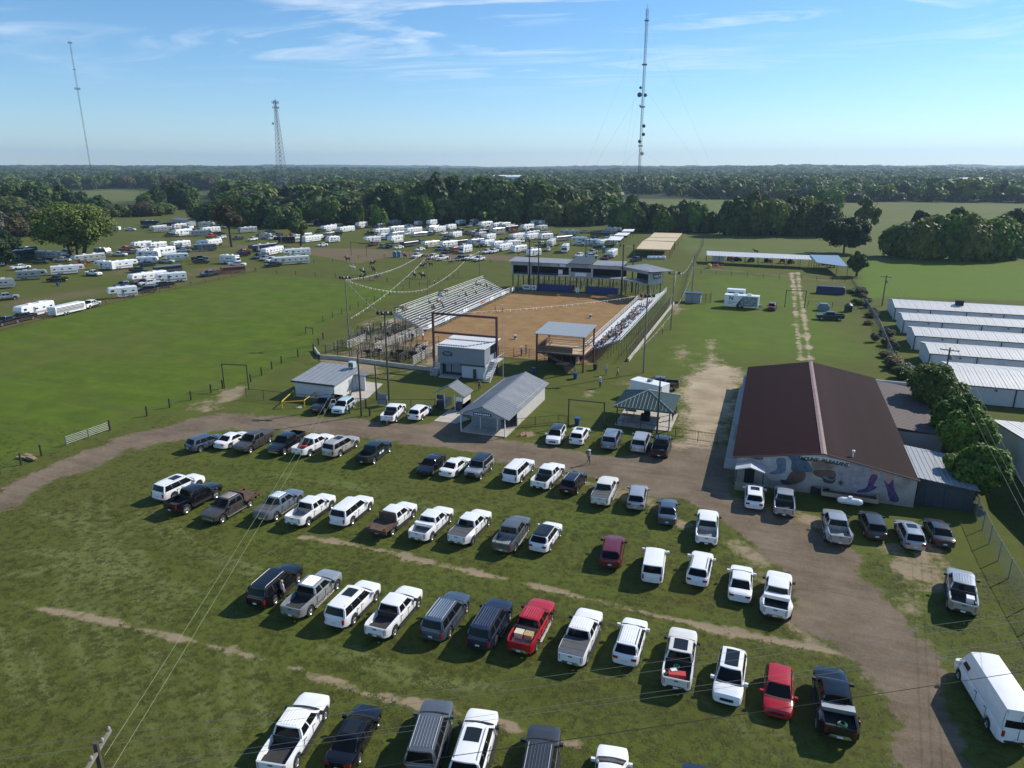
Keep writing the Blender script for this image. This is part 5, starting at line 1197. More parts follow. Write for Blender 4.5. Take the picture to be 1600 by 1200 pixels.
# ---- announcers' building over the bucking chutes
ab = thing('announcer_building', 'long raised grey building with open balconies above the blue bucking chutes', 'building', (-53, 191, 0))
def al(x, y, z): return (x+53, y-191, z)
Z0, ZT = 4.2, 8.0
x0, x1, y0, y1 = -69.5, -37.5, 190.5, 195.5
m = MB(); m.box(*[v for v in (x0+53, x1+53, y0-191, y1-191, Z0-.25, Z0)]); m.build('floor_deck', M_GREYW, ab)
m = MB(); m.box(x0+53, x1+53, y1-191-.1, y1-191, Z0, ZT-.6); m.box(x0+53, x0+53.15, y0-191, y1-191.1, Z0, ZT-.6); m.build('back_wall', M_DARK, ab)
m = MB(); m.box(x0+53, x1+53, y0-191-.05, y0-191+.05, ZT-1.35, ZT-.35); m.build('front_fascia', P_('fascia_grey', (.30,.31,.33), .6, noise=.1, nscale=1), ab)
for i, (a, b) in enumerate(((-58,-56),(-55.2,-53.6),(-47,-44.5),(-44,-41.5),(-41,-38.6))): m = MB(); m.box(a+53, b+53, y0-191-.12, y0-191-.06, ZT-1.25, ZT-.5); m.build('banner', M_PWHITE if i in (1,) else P_('banner_grey', (.42,.42,.42), .6), ab)
for x_, w__ in ((x0,.5),(-64.6,1.1),(-52.6,.5),(-46.3,.5),(-38,.5)): m = MB(); m.box(x_+53, x_+53+w__, y0-191-.04, y0-191+.2, Z0, ZT-1.35); m.build('pillar', P_('pillar_grey', (.40,.41,.43), .6), ab)
m = MB(); m.box(-52.1+53, -46.3+53, y0-191-.08, y0-191, Z0-.1, Z0+1.3); m.build('booth_front', P_('fascia_grey', (.30,.31,.33), .6), ab)
m = MB(); m.box(-50.8+53, -47.6+53, y0-191-.14, y0-191-.09, Z0+.2, Z0+1.1); m.build('banner', M_PWHITE, ab)
m = MB(); m.box(-55.6+53, -54.4+53, y0-191-.1, y0-191-.04, Z0+.5, Z0+1.7); m.build('banner', M_PWHITE, ab)
ribroof([al(x0-.8,y0-.6,ZT-.3), al(-52.5,y0-.6,ZT-.3), al(-52.5,y1+.8,ZT+.25), al(x0-.8,y1+.8,ZT+.25)], M_GALV, ab, 'roof', .8)
ribroof([al(-46,y0-.6,ZT-.3), al(x1,y0-.6,ZT-.3), al(x1,y1+.8,ZT+.25), al(-46,y1+.8,ZT+.25)], M_GALV, ab, 'roof', .8)
ribroof([al(x0+4,y1+.9,ZT+.1), al(-52.5,y1+.9,ZT+.1), al(-52.5,y1+5,ZT-.3), al(x0+4,y1+5,ZT-.3)], P_('pale_orange_roof', (.52,.42,.32), .5), ab, 'roof', .8)
m = MB(); m.slab([al(-52.6,y0-.9,ZT-.1), al(-46,y0-.9,ZT-.1), al(-46.6,y1+.5,ZT+1.1), al(-52,y1+.5,ZT+1.1)], .12); m.build('roof', P_('booth_roof_dark', (.085,.105,.115), .5, .2), ab)
lettering('RODEO', .7, M_DTRIM, ab, al(-49.3, y0-.08, ZT-.85), (R(90),0,0)) if False else None
# angled wing
wa, wb2 = Vector((-37.4, 190.4)), Vector((-29.6, 184.2)); dv = (wb2-wa).normalized(); nv = Vector((-dv.y, dv.x)); 
def wq(s, n, z): p = wa+dv*s+nv*n; return al(p.x, p.y, z)
Lw = (wb2-wa).length
m = MB(); m.slab([wq(0,0,Z0), wq(Lw,0,Z0), wq(Lw,5,Z0), wq(0,5,Z0)], .25); m.build('floor_deck', M_GREYW, ab)
m = MB(); m.add([wq(0,0,ZT-1.35), wq(Lw,0,ZT-1.35), wq(Lw,0,ZT-.35), wq(0,0,ZT-.35)], [(0,1,2,3)]); m.build('front_fascia', P_('fascia_grey', (.30,.31,.33), .6), ab)
m = MB(); m.slab([wq(0,4.9,ZT-.6), wq(Lw,4.9,ZT-.6), wq(Lw,5,ZT-.6), wq(0,5,ZT-.6)], ZT-.6-Z0); m.build('back_wall', M_DARK, ab)
m = MB(); m.slab([wq(Lw-.08,0,ZT-1.1), wq(Lw,0,ZT-1.1), wq(Lw,5,ZT-1.1), wq(Lw-.08,5,ZT-1.1)], ZT-1.1-Z0); m.build('end_wall', P_('end_wall_grey', (.36,.39,.42), .6), ab)
ribroof([wq(-.2,-.6,ZT-.3), wq(Lw+1.6,-.6,ZT-.5), wq(Lw+3.4,5.6,ZT-.3), wq(2.5,5.6,ZT+.25)], M_GALV, ab, 'roof', .8)
m = MB(); m.slab([wq(Lw+.02,1.6,ZT-1.35), wq(Lw+.06,1.6,ZT-1.35), wq(Lw+.06,4.1,ZT-1.35), wq(Lw+.02,4.1,ZT-1.35)], 1.25); sg_ = m.build('name_sign', P_('sign_black', (.008,.009,.010), .5), ab)
pt = wa+dv*(Lw+.07)+nv*2.85
lettering('HELP', .95, M_PWHITE, sg_, al(pt.x, pt.y, ZT-2.0), (R(90), 0, math.atan2(nv.y, nv.x)), bold=.03)
for i in range(11):
    x_ = x0+.4+i*(x1-x0-.8)/10
    for y_ in (y0+.2, y1-.2): m = MB(); m.box(-.12,.12,-.12,.12,0,Z0-.2); m.build('support_post', M_PIPE, ab, al(x_, y_, 0))
for s in (1, 5, Lw-.4):
    for n in (.3, 4.7): m = MB(); m.box(-.12,.12,-.12,.12,0,Z0-.2); m.build('support_post', M_PIPE, ab, wq(s, n, 0))
# bucking chutes
def chute_row(xa, xb, label):
    t = thing('bucking_chutes', label, 'chute', ((xa+xb)/2, 188.3, 0)); n = max(1, round((xb-xa)/2.6)); w_ = (xb-xa)/n
    for i in range(n):
        m = MB(); m.box(.04, w_-.04, -.06, .06, .25, 2.05)
        for z_ in (.6,1.1,1.6): m.box(.04, w_-.04, -.1, -.06, z_, z_+.06)
        m.build('chute_gate', M_BLUE, t, (xa-(xa+xb)/2+i*w_, 0, 0))
        m = MB(); m.box(-.07,.07,-.07,.07,0,2.6); m.build('post', M_BLUE, t, (xa-(xa+xb)/2+i*w_, 0.1, 0))
        m = MB()
        for z_ in (.5,1,1.5,2.0): m.tube((0,.1,z_),(0,2.4,z_),.04,4)
        m.build('chute_divider', M_PIPE, t, (xa-(xa+xb)/2+i*w_, 0, 0))
    m = MB(); m.box(xa-(xa+xb)/2, xb-(xa+xb)/2, 2.4, 3.4, 1.4, 1.5); m.build('walkway', M_PIPE, t); return t
chute_row(-61.0, -50.8, 'left-hand row of blue bucking chute gates')
chute_row(-47.2, -38.2, 'right-hand row of blue bucking chute gates')
for (a, b, nm_, cl) in ((-65.2,-62.9,'white sponsor banner on the arena fence left of the chutes',M_PWHITE), (-62.6,-61.2,'small pale banner beside the left chutes',M_PWHITE), (-49.8,-48.9,'round white emblem sign at the right end of the left chutes',M_PWHITE)):
    m = MB(); m.box(a,b,187.9,188.0,.3,1.6); m.box(a+.4,b-.4,187.87,187.9,.7,1.2,1); tag(m.build('banner', [cl, P_('banner_blue_print',(.10,.20,.40),.6)]), nm_, 'banner')
# ---- bleachers
def bleacher(name, label, A, u, n, L_, rows, z0, rise, run, pw=(.33, .34)):
    """A near end of the front row, u along, n outwards to the back"""
    t = thing(name, label, 'bleachers', (A[0], A[1], 0)); u, n = Vector((*u, 0)), Vector((*n, 0)); ang = math.atan2(u.y, u.x)
    for r in range(rows):
        z = z0+r*rise; c = u*L_/2+n*(r*run)
        for nm, dn, dz, wv in (('seat_plank', 0, .42, pw[0]), ('foot_plank', -.33, .02, pw[1])):
            m = MB(); m.obox((0,0,0), (L_, wv, .045), ang); m.build(nm, M_ALU if dn == 0 else P_('foot_plank_grey', (.26,.265,.27), .6), t, tuple(c+n*dn+Vector((0,0,z+dz))))
    k = int(L_/2.4)
    fr_ = MB()
    for i in range(k+1):
        o = u*(L_*i/k); lo = o-n*.5+Vector((0,0,z0)); hi = o+n*(rows*run-.3)+Vector((0,0,z0+(rows-1)*rise))
        fr_.tube(tuple(lo), tuple(hi), .05, 4)
        for f in (0, .33, .66, 1): p = lo.lerp(hi, f); fr_.tube((p.x, p.y, 0), tuple(p), .05, 4)
        fr_.tube((lo.x, lo.y, 0), tuple(lo.lerp(hi, .66)), .03, 4)
    fr_.build('support_frame', M_PIPEG, t)
    top_z = z0+(rows-1)*rise; rl = MB(); o = n*(rows*run-.1)
    for dz in (.5, .95, 1.35): rl.tube(tuple(o+Vector((0,0,top_z+dz))), tuple(o+u*L_+Vector((0,0,top_z+dz))), .04, 4)
    for i in range(k+1): p = o+u*(L_*i/k); rl.tube((p.x,p.y,top_z), (p.x,p.y,top_z+1.35), .03, 4)
    rl.build('back_rail', M_ALU, t)
    rl = MB(); o = -n*1.7
    for dz in (.55, 1.05): rl.tube(tuple(o+Vector((0,0,z0+dz))), tuple(o+u*L_+Vector((0,0,z0+dz))), .035, 4)
    for i in range(k+1): p = o+u*(L_*i/k); rl.tube((p.x,p.y,0), (p.x,p.y,z0+1.05), .035, 4)
    rl.build('front_rail', M_ALU, t)
    m = MB(); m.obox((0,0,0), (L_, 1.1, .06), ang); m.build('walkway_deck', M_ALU, t, tuple(u*L_/2-n*1.1+Vector((0,0,z0-.05))))
    for q in (0, L_):
        m = MB()
        for dz in (.5,1.0): m.tube(tuple(u*q-n*.4+Vector((0,0,z0+dz))), tuple(u*q+n*(rows*run-.2)+Vector((0,0,top_z+dz))), .035, 4)
        m.build('end_rail', M_PIPEG, t)
    return t
WB = bleacher('west_bleachers', 'long aluminium bleachers on the left side of the arena', (-67.6, 129.5), (0,1), (-1,0), 50, 10, .95, .28, .62)
EB = bleacher('east_bleachers', 'aluminium bleachers with seated spectators on the right side of the arena', (-29.3, 122.2), (0,1), (1,0), 56, 9, .95, .28, .60, (.24, .22))
# announcer cages on back rail of the west bleachers
for i, (px, py, lb) in enumerate(((693,466,'camera booth on the back rail, halfway along the left bleachers'),(625,493,'camera booth at the near end of the left bleachers'))):
    x_, y_ = G(px, py, 3.2); t = thing('camera_booth', lb, 'booth', (x_, y_, 0)); m = MB(); m.box(-.9,.9,-.6,.6,2.6,2.7); m.box(-.9,.9,-.66,-.6,2.7,3.7); m.build('booth_panel', M_PWHITE, t); m = MB(); m.box(-1,1,-.8,.8,5.0,5.08); 
    for sx in (-.85,.85):
        for sy in (-.6,.6): m.tube((sx,sy,0),(sx,sy,5.0),.05,4)
    m.build('booth_frame', M_PIPE, t)
# ---- arena fence of pipe panels with banners
def pipe_fence(name, label, pts, h=1.7, rails=6, step=3.0, mt=None, rt=.028, post_r=.045, cat='fence', group=None):
    t = thing(name, label, cat, (pts[0][0], pts[0][1], 0), 0, group); o = Vector((pts[0][0], pts[0][1], 0)); mt = mt or M_PIPE
    pm = MB(); pm.tube((0,0,0),(0,0,h+.1),post_r,6); pme = pm.mesh('post', [mt]); cnt = 0
    for a, b in zip(pts, pts[1:]):
        a, b = Vector((*a, 0))-o, Vector((*b, 0))-o; L_ = (b-a).length; n = max(1, round(L_/step))
        for i in range(n):
            p = a.lerp(b, i/n); q = a.lerp(b, (i+1)/n)
            link('post', pme, t, tuple(p)); cnt += 1
        m = MB()
        for r in range(rails): z = h*(r+1)/rails; m.tube((0,0,z), tuple(b-a+Vector((0,0,z))), rt, 4)
        m.build('rail', mt, t, tuple(a))
    link('post', pme, t, tuple(Vector((*pts[-1],0))-o)); return t
pipe_fence('arena_fence', 'pipe fence between the arena floor and the left bleachers', [(-66.4,118),(-66.4,187.8)], 1.7, 6, 3, M_PIPEG)
pipe_fence('arena_fence', 'pipe fence between the arena floor and the right bleachers', [(-27.9+-.2,117.8),(-28.1-3.0+1.2,121),(-31.2,122),(-31.2,187.5)][2:], 1.7, 6, 3, M_PIPEG)
pipe_fence('arena_fence', 'pipe fence across the near end of the arena', [(-66.2,117.6),(-36.6,117.8)], 1.7, 6, 3, M_PIPE)
for i, (y_, cl) in enumerate(((131,M_PWHITE),(139,M_PWHITE),(149,M_PWHITE),(160,M_REDB),(166,M_PWHITE),(174,M_PWHITE),(182,M_PWHITE))):
    m = MB(); m.box(-66.32,-66.28,y_,y_+2.4,.5,1.5); tag(m.build('banner', cl), '%s banner from the near end on the fence below the left bleachers' % ordinal(i+1) if cl is not M_REDB else 'red sponsor banner on the fence below the left bleachers', 'banner', 'banners on the left arena fence')
# barrels
for i, (px, py, lb) in enumerate(((805,530,'barrel nearest the press box on the arena floor'),(922.5,497,'barrel on the far right of the arena floor'))):
    x_, y_ = G(px, py); m = MB(); m.lathe_z([(0,0),(.29,0),(.30,.05),(.29,.3),(.30,.32),(.29,.34),(.29,.6),(.30,.88),(0,.88)], (0,0,0), 14); o = m.build('barrel', P_('barrel_white',(.6,.6,.62),.5), None, (x_,y_,0)); tag(o, 'black and white '+lb, 'barrel')
    b_ = MB(); b_.lathe_z([(.302,.35),(.304,.36),(.304,.62),(.302,.63)], (0,0,0), 14); b_.build('barrel_band', M_DARK, o)
# ================================================================ fences, poles, wires, arches, pennants
# stock pens west of the arena
PENL = [(-78,119,-67.5,119),(-78,124,-68,124),(-78,119,-78,128.5),(-73,119,-73,128),(-68,112,-68,128),(-76,112,-56,112),(-76,108,-76,119),(-62,112,-62,117.5),(-57,106,-57,117.5),(-76,108,-57,106.2),(-70,107.4,-70,112),(-64,106.8,-64,112),(-56,112,-56,117.5),(-66,118,-66,125),(-79,128.5,-67.6,128.5),(-73,124,-79,124),(-74,112,-74,119),(-70.5,112,-70.5,119),(-66,107,-66,112),(-60,106.6,-60,112),(-59.5,112,-59.5,117.5),(-72,116,-68,116),(-64.5,112,-64.5,117.5),(-62,109.5,-57,109.5),(-76,128.5,-76,134),(-69,121.5,-66.5,121.5)]
for i, (a, b, c, d) in enumerate(PENL):
    pipe_fence('pen_fence', '%s pipe fence line of the stock pens, counted from the far left of the arena' % ordinal(i+1), [(a,b),(c,d)], 1.65, 6, 2.6, M_PIPEG if i % 4 == 0 else M_PIPE, .034, .07, group='pipe fences of the stock pens')
for i, (x_, y_) in enumerate(((-75,119),(-70,124),(-62.5,112),(-58,117.5),(-57,109),(-66,121))):
    m = MB(); pts = [(-1.1,0,0),(-1.1,0,2.3)]+[(-1.1+.4*(1-math.cos(a*math.pi/8)), 0, 2.3+.35*math.sin(a*math.pi/8)) for a in range(1,5)]+[(1.1-.4*(1-math.cos(a*math.pi/8)), 0, 2.3+.35*math.sin(a*math.pi/8)) for a in range(4,0,-1)]+[(1.1,0,2.3),(1.1,0,0)]
    m.path(pts, .05, 5)
    for z_ in (.4,.8,1.2,1.6): m.path([(-1.1,0,z_),(1.1,0,z_)], .025, 4)
    tag(m.build('pen_gate', M_PIPE, None, (x_,y_,0), rnd.choice((0, R(90)))), '%s bow-topped gate in the stock pens, from the far left' % ordinal(i+1), 'gate', 'bow gates of the stock pens')
for i, (x_, y_) in enumerate(((-59.5,109.5),(-61,110.5),(-58.8,115),(-60.3,114.5))):
    pass
# pens behind the chutes
for i in range(10):
    x_ = -68+i*4.2; pipe_fence('pen_fence', '%s pipe fence from the left in the pens behind the bucking chutes' % ordinal(i+1), [(x_,191),(x_,212-(i%3)*4)], 1.8, 5, 3, M_PIPE, .03, .055, group='pipe fences behind the bucking chutes')
for i, y_ in enumerate((197, 203, 210)): pipe_fence('pen_fence', '%s cross fence behind the bucking chutes, from the near side' % ordinal(i+1), [(-68,y_),(-30,y_)], 1.8, 5, 3, M_PIPE, .03, .055, group='pipe fences behind the bucking chutes')
# concrete retaining wall of the pens
m = MB(); pts = GP([(492,548),(500,560),(530,562),(580,568),(640,576),(678,580)])
for a, b in zip(pts, pts[1:]):
    c = ((a[0]+b[0])/2, (a[1]+b[1])/2, .35); m.obox(c, (math.dist(a, b)+.1, .25, .7), math.atan2(b[1]-a[1], b[0]-a[0]))
tag(m.build('low_concrete_wall', M_CONC), 'low curved concrete wall round the stock pens', 'wall')
# post and cable fences
def post_fence(name, label, pts, h, step, mt, r=.12, wires=(.5,.9,1.25), wr=.012, mw=None, cat='fence', group=None, taper=1.0):
    t = thing(name, label, cat, (*pts[0], 0), 0, group); o = Vector((*pts[0], 0)); pm = MB(); pm.tube((0,0,0),(0,0,h),r,6); pme = pm.mesh('post', [mt]); wv = MB()
    for a, b in zip(pts, pts[1:]):
        a, b = Vector((*a,0))-o, Vector((*b,0))-o; n = max(1, round((b-a).length/step))
        for i in range(n): link('post', pme, t, tuple(a.lerp(b, i/n)))
        for z in wires: wv.tube(tuple(a+Vector((0,0,z))), tuple(b+Vector((0,0,z))), wr, 3)
    link('post', pme, t, tuple(Vector((*pts[-1],0))-o)); wv.build('fence_wire', mw or mt, t); return t
post_fence('pasture_fence', 'dark post and wire fence along the dirt road left of the parking meadow', GP([(-60,765),(0,741),(65,712)]), 1.4, 3.6, M_PIPE)
post_fence('pasture_fence', 'dark post and wire fence between the hay meadow and the gate portal', GP([(172,672),(230,650),(330,614),(348,607)]), 1.4, 4.2, M_PIPE)
post_fence('pasture_fence', 'dark post fence climbing from the gate portal to the stock pens', GP([(392,597),(440,568),(490,548),(505,530)]), 1.4, 4.0, M_PIPE)
post_fence('pasture_fence', 'thin post fence dividing the hay meadow from the riding field', GP([(505,503),(560,480),(640,450),(700,438),(716,430)]), 1.4, 4.5, M_PIPE, .07)
post_fence('pasture_fence', 'post fence between the hay meadow and the horse riders', GP([(400,425),(432,428),(524,434),(605,441),(640,446)]), 1.4, 7.5, M_PIPE, .09)
post_fence('pasture_fence', 'post fence between the trailer lot and the riding field', GP([(398,424),(430,414),(520,410),(560,404),(640,401),(700,408),(800,412)]), 1.4, 8, M_PIPE, .09)
pipe_fence('lot_rail_fence', 'brown rail fence along the near side of the horse trailer lot', GP([(-40,530),(0,517),(100,492),(250,457),(400,424)]), 1.35, 4, 6.2, P_('rusty_pipe', (.10,.055,.04), .7), .045, .09)
post_fence('farm_fence', 'pipe fence in front of the machinery shed, left of the sandy lane', GP([(1095,428),(1218,436)]), 1.4, 4.5, M_PIPE, .07, (.7,1.3), .03)
post_fence('farm_fence', 'short fence beside the blue box across the sandy lane', GP([(1252,437),(1300,440),(1320,441)]), 1.4, 4.5, M_PIPE, .07, (.7,1.3), .03)
post_fence('farm_fence', 'short fence behind the lone dark pickup', GP([(1262,479),(1300,481),(1340,482)]), 1.4, 4.5, M_PIPE, .07, (.7,1.3), .03)
post_fence('farm_fence', 'rough fence line with weeds beside the storage buildings', GP([(1330,440),(1350,470),(1378,520),(1400,560)]), 1.3, 3.2, M_PIPE, .07, (.4,.8,1.2), .02)
post_fence('farm_fence', 'fence line running away beside the right bleachers to the tan sheds', GP([(1065,470),(1075,430),(1098,385),(1100,370)]), 1.5, 4, M_PIPE, .07, (.4,.8,1.2), .03)
post_fence('farm_fence', 'distant fence behind the machinery shed', GP([(1115,372),(1180,374),(1280,376)]), 1.4, 9, M_PIPE, .09)
# wire mesh fences
def mesh_fence(name, label, pts, h, step, mt, pitch=.35, bar=.012, cat='fence', top=.03, vertical=False, group=None):
    t = thing(name, label, cat, (*pts[0], 0), 0, group); o = Vector((*pts[0], 0)); pm = MB(); pm.tube((0,0,0),(0,0,h+.08),.045,6); pme = pm.mesh('post', [mt]); wv = MB(); rl = MB()
    for a, b in zip(pts, pts[1:]):
        a, b = Vector((*a,0))-o, Vector((*b,0))-o; L_ = (b-a).length; u = (b-a)/L_; n = max(1, round(L_/step))
        for i in range(n): link('post', pme, t, tuple(a.lerp(b, i/n)))
        rl.tube(tuple(a+Vector((0,0,h))), tuple(b+Vector((0,0,h))), top, 4)
        if vertical:
            rl.tube(tuple(a+Vector((0,0,.2))), tuple(b+Vector((0,0,.2))), top, 4)
            for i in range(int(L_/pitch)): p = a+u*i*pitch; wv.tube((p.x,p.y,.08), (p.x,p.y,h+.05), bar, 3, caps=False)
        else:
            k = int(h/pitch)
            for i in range(-k, int(L_/pitch)):
                for sg in (1, -1):
                    s0 = i*pitch; s1 = s0+h; c0, c1 = max(s0, 0), min(s1, L_)
                    if c1 <= c0: continue
                    f0, f1 = (c0-s0)/h, (c1-s0)/h
                    z0_, z1_ = (f0*h, f1*h) if sg > 0 else (h-f0*h, h-f1*h); p, q = a+u*c0, a+u*c1; wv.tube((p.x,p.y,z0_), (q.x,q.y,z1_), bar, 3, caps=False)
    link('post', pme, t, tuple(Vector((*pts[-1],0))-o)); rl.build('top_rail', mt, t); tag(wv.build('mesh_wire' if not vertical else 'picket', mt, t), kind='stuff'); return t
mesh_fence('chain_link_fence', 'chain link fence running down the right side beside the shed', GP([(1516,788),(1545,850),(1575,905),(1602,950),(1640,1010)]), 1.9, 3.2, M_WIREF, .28, .007)
mesh_fence('chain_link_fence', 'chain link fence in front of the restroom block', GP([(385,622),(440,628),(478,632),(560,638),(605,640),(680,640)]), 1.5, 3.0, M_PIPE, .3, .008)
mesh_fence('chain_link_fence', 'chain link fence beside the storage buildings', GP([(1352,478),(1372,510),(1392,560)]), 1.7, 3.2, M_WIREF, .32, .007)
mesh_fence('iron_fence', 'black iron picket fence between entrance hall and portal', [(-30.2,83.0)]+GP([(872,662),(886,664)]), 1.25, 2.6, M_PIPE, .18, .012, vertical=True)
mesh_fence('iron_fence', 'black iron picket fence in front of the green pavilion', GP([(946,668),(1000,675),(1055,684)]), 1.25, 2.6, M_PIPE, .18, .012, vertical=True)
mesh_fence('iron_gate', 'closed iron double gate across the gravel yard', GP([(1055,684),(1090,690),(1120,694)]), 1.35, 3.5, M_PIPE, .18, .013, cat='gate', vertical=True)
mesh_fence('yard_fence', 'tall wire fence behind the right bleachers', [(-22.6,121.8),(-23.2,182)], 2.2, 3.0, M_PIPE, .5, .010)
m = MB(); m.box(-22.5,-22.2,121.8,181,0,.55); tag(m.build('concrete_kerb_wall', M_CONC), 'low pale concrete kerb wall behind the right bleachers', 'wall')
# bleacher underside clutter: white rails at wall
# gate portals
def portal(label, p, q, h, r=.09, rail=False):
    a, b = Vector((*p,0)), Vector((*q,0)); t = thing('gate_portal', label, 'gate portal', (*p,0))
    for c in (a, b): m = MB(); m.tube((0,0,0),(0,0,h),r,8); m.build('post', M_PIPE, t, tuple(c-a))
    m = MB(); m.tube((0,0,h-.1), tuple(b-a+Vector((0,0,h-.1))), r*.8, 6); m.build('crossbar', M_PIPE, t)
    if rail:
        m = MB()
        for z in (.3,.6,.9,1.2): m.tube((0,0,z), tuple((b-a)*.98+Vector((0,0,z))), .025, 4)
        m.build('gate_leaf', M_PIPEG, t)
    return t
portal('black pipe portal on the track into the hay meadow', G(351,607), G(389,609), height_at(351,607,568))
portal('black pipe portal at the fence beside the green pavilion', G(888,666), G(943,672), height_at(888,666,623))
portal('tall pipe portal over the sandy lane', G(1226,480), G(1257,481), height_at(1226,480,453))
portal('pipe portal on the dirt track into the trailer lot', G(549,399), G(573,401), height_at(549,399,378))
portal('small square pipe frame in the hay meadow', G(478,522), G(489,523), height_at(478,522,511))
g_ = GP([(104,696),(172,672)]); pipe_fence('field_gate', 'silver pipe field gate beside the dirt road', [g_[0], ((g_[0][0]+g_[1][0])/2, (g_[0][1]+g_[1][1])/2), g_[1]], 1.1, 5, 4.5, M_PIPEG, .03, .08, cat='gate')
# yellow pipe rack
yp = GP([(441,638),(460,620),(476,636),(493,623)])
m = MB(); m.path([(*yp[0],0),(*yp[0],1.0),(*yp[1],1.0),(*yp[1],0)], .07, 6); m.path([(*yp[2],0),(*yp[2],1.0),(*yp[3],1.0),(*yp[3],0)], .07, 6); m.path([(*yp[0],.95),(*yp[2],.95)], .07, 6); tag(m.build('yellow_barrier', M_YEL), 'bright yellow pipe barrier on the grass by the restrooms', 'barrier')
m = MB(); m.lathe_z([(0,.0),(.45,.02),(.45,.12),(0,.2)], (0,0,0), 12); tag(m.build('septic_lid', M_CONC, None, (*G(467,637),0)), 'round pale septic lid inside the yellow barrier', 'lid')

# ---- light and power poles
def pole_top(px, py, h): x, y = G(px, py); return Vector((x, y, h))
def light_pole(px, py, top, label, mt=None, lamps=4, r=.15, az=0.0, name='light_pole', crossarm=True):
    h = height_at(px, py, top); x, y = G(px, py); t = thing(name, label, 'light pole', (x, y, 0), az)
    m = MB(); m.tube((0,0,0),(0,0,h),r,8,0,r*.65); m.build('pole', mt or M_POLE, t)
    if lamps:
        m = MB(); m.box(-1.1,1.1,-.06,.06,h-.5,h-.38); m.build('crossarm', M_POLE, t)
        for i in range(lamps):
            a = -1.0+2.0*i/max(1, lamps-1); m = MB(); m.lathe_z([(.08,.25),(.16,.2),(.30,-.12),(.28,-.14),(0,-.10)], (0,0,0), 10); o = m.build('floodlight', M_LAMP, t, (a, -.15 if i % 2 else .15, h-.15)); o.rotation_euler = (R(35 if i % 2 else -35), R(20*(1 if a > 0 else -1)), 0)
    return t, Vector((x, y, h))
POLES = {}
for key, a in dict(
    a=(608,626,487,'dark tall light pole behind the white pickup, in front of the press box',None,4),
    b=(1005,583,460,'tall light pole right of the right-hand bleachers, nearest the viewing stand',M_POLEL,4),
    c=(546,535,432,'tall light pole at the corner of the hay meadow by the stock pens',M_POLEL,4),
    d=(669,470,398,'light pole behind the middle of the left bleachers',M_POLEL,4),
    e=(1048,515,425,'shorter light pole behind the right bleachers with pennants',M_POLEL,2),
    f=(750,432,372,'thin light pole at the far end of the left bleachers',M_POLEL,0),
    g=(565,650,546,'power pole beside the pale SUV inside the fence',M_POLE,0),
    h=(589,626,571,'short dark pole next to the meter board',M_POLE,0),
    i=(1026,682,589,'bare dark pole beside the green pavilion',M_POLE,0),
    j=(1080,470,395,'thin pole behind the small block house with pennants',M_POLEL,0)).items(): POLES[key] = light_pole(*a[:3], a[3], a[4], a[5], az=R(20))[1]
for i, (px, py, tp, lb) in enumerate(((827,452,376,'left-hand dark light mast standing at the chutes'),(841,455,378,'second dark light mast at the chutes'),(971,462,383,'third dark light mast at the chutes'),(987,457,383,'right-hand dark light mast at the chutes'),(914,400,374,'dark twin pole behind the announcer roof'))):
    if i == 4: POLES['m4'] = light_pole(914, 440, tp, lb, M_PIPE, 2, .2)[1]
    else: POLES['m%d' % i] = light_pole(px, py, tp, lb, M_PIPE, 0, .22)[1]
for a, b in (('m0','m1'),('m2','m3')):
    p, q = POLES[a], POLES[b]; d = (q-p).normalized(); m = MB(); m.tube(tuple(p-d*2-Vector((0,0,.3))), tuple(q+d*.8-Vector((0,0,.3))), .07, 5)
    for k_ in (-1.8, 0, (q-p).length, ): c = p+d*k_; m.lathe_z([(0,.2),(.3,.1),(.35,-.2),(0,-.25)], tuple(c), 8)
    tag(m.build('lamp_bar', M_PIPE), 'lamp bar joining the %s pair of masts at the chutes' % ('left' if a == 'm0' else 'right'), 'lamp bar')
m = MB(); x_, y_ = G(727,600); mb_ = thing('meter_board', 'grey electric meter board with cabinets between two dark poles', 'meter board', (*G(598,634),0))
for i in range(4): m = MB(); m.box(-.75+i*.4,-.42+i*.4,-.12,.12,.9,1.6); m.build('meter_cabinet', M_GALV, mb_)
m = MB(); m.box(-.8,.8,-.03,.03,.2,1.9); m.build('back_board', M_GREYW, mb_)
for sx in (-.75,.75): m = MB(); m.tube((sx,0,0),(sx,0,2.0),.05,5); m.build('post', M_PIPE, mb_)
for px, py, lb in ((572,637,'short dark bollard beside the power pole, farther one'),(578,650,'short dark bollard by the roadside, nearer one'),(546,646,'short dark bollard between pale SUV and power pole')):
    m = MB(); m.tube((0,0,0),(0,0,1.25),.13,8); m.tube((0,0,1.25),(0,0,1.28),.10,8); tag(m.build('bollard', M_PIPE, None, (*G(px,py),0)), lb, 'bollard', 'bollards by the power pole')
# power pole at the lower left, lines to the right and back
def power_pole(px, py, z, label, arm_dir, on_ground=False, insul=True, R_=.16, arm=1.25):
    x, y = G(px, py, z); t = thing('power_pole', label, 'power pole', (x, y, 0), arm_dir); m = MB(); m.tube((0,0,0),(0,0,z),R_*1.2,8,0,R_*.85); m.build('pole', M_POLE, t)
    m = MB(); m.box(-arm,arm,-.06,.06,z-.55,z-.42); m.build('crossarm', M_POLEL, t)
    for s in (-arm+.1,-arm*.4,arm*.4,arm-.1): m = MB(); m.lathe_z([(.03,0),(.07,.03),(.05,.09),(.08,.12),(.03,.2),(0,.21)], (s,0,z-.42), 8); m.build('insulator', P_('insulator', (.30,.28,.26), .3), t)
    return t, Vector((x, y, z))
A_, B_ = G(163,1150,10), G(131,1204,10)
PW, PT = power_pole(149, 1160, 10.5, 'wooden power pole with crossarm at the bottom left corner', math.atan2(A_[1]-B_[1], A_[0]-B_[0]), arm=1.2, R_=.13)
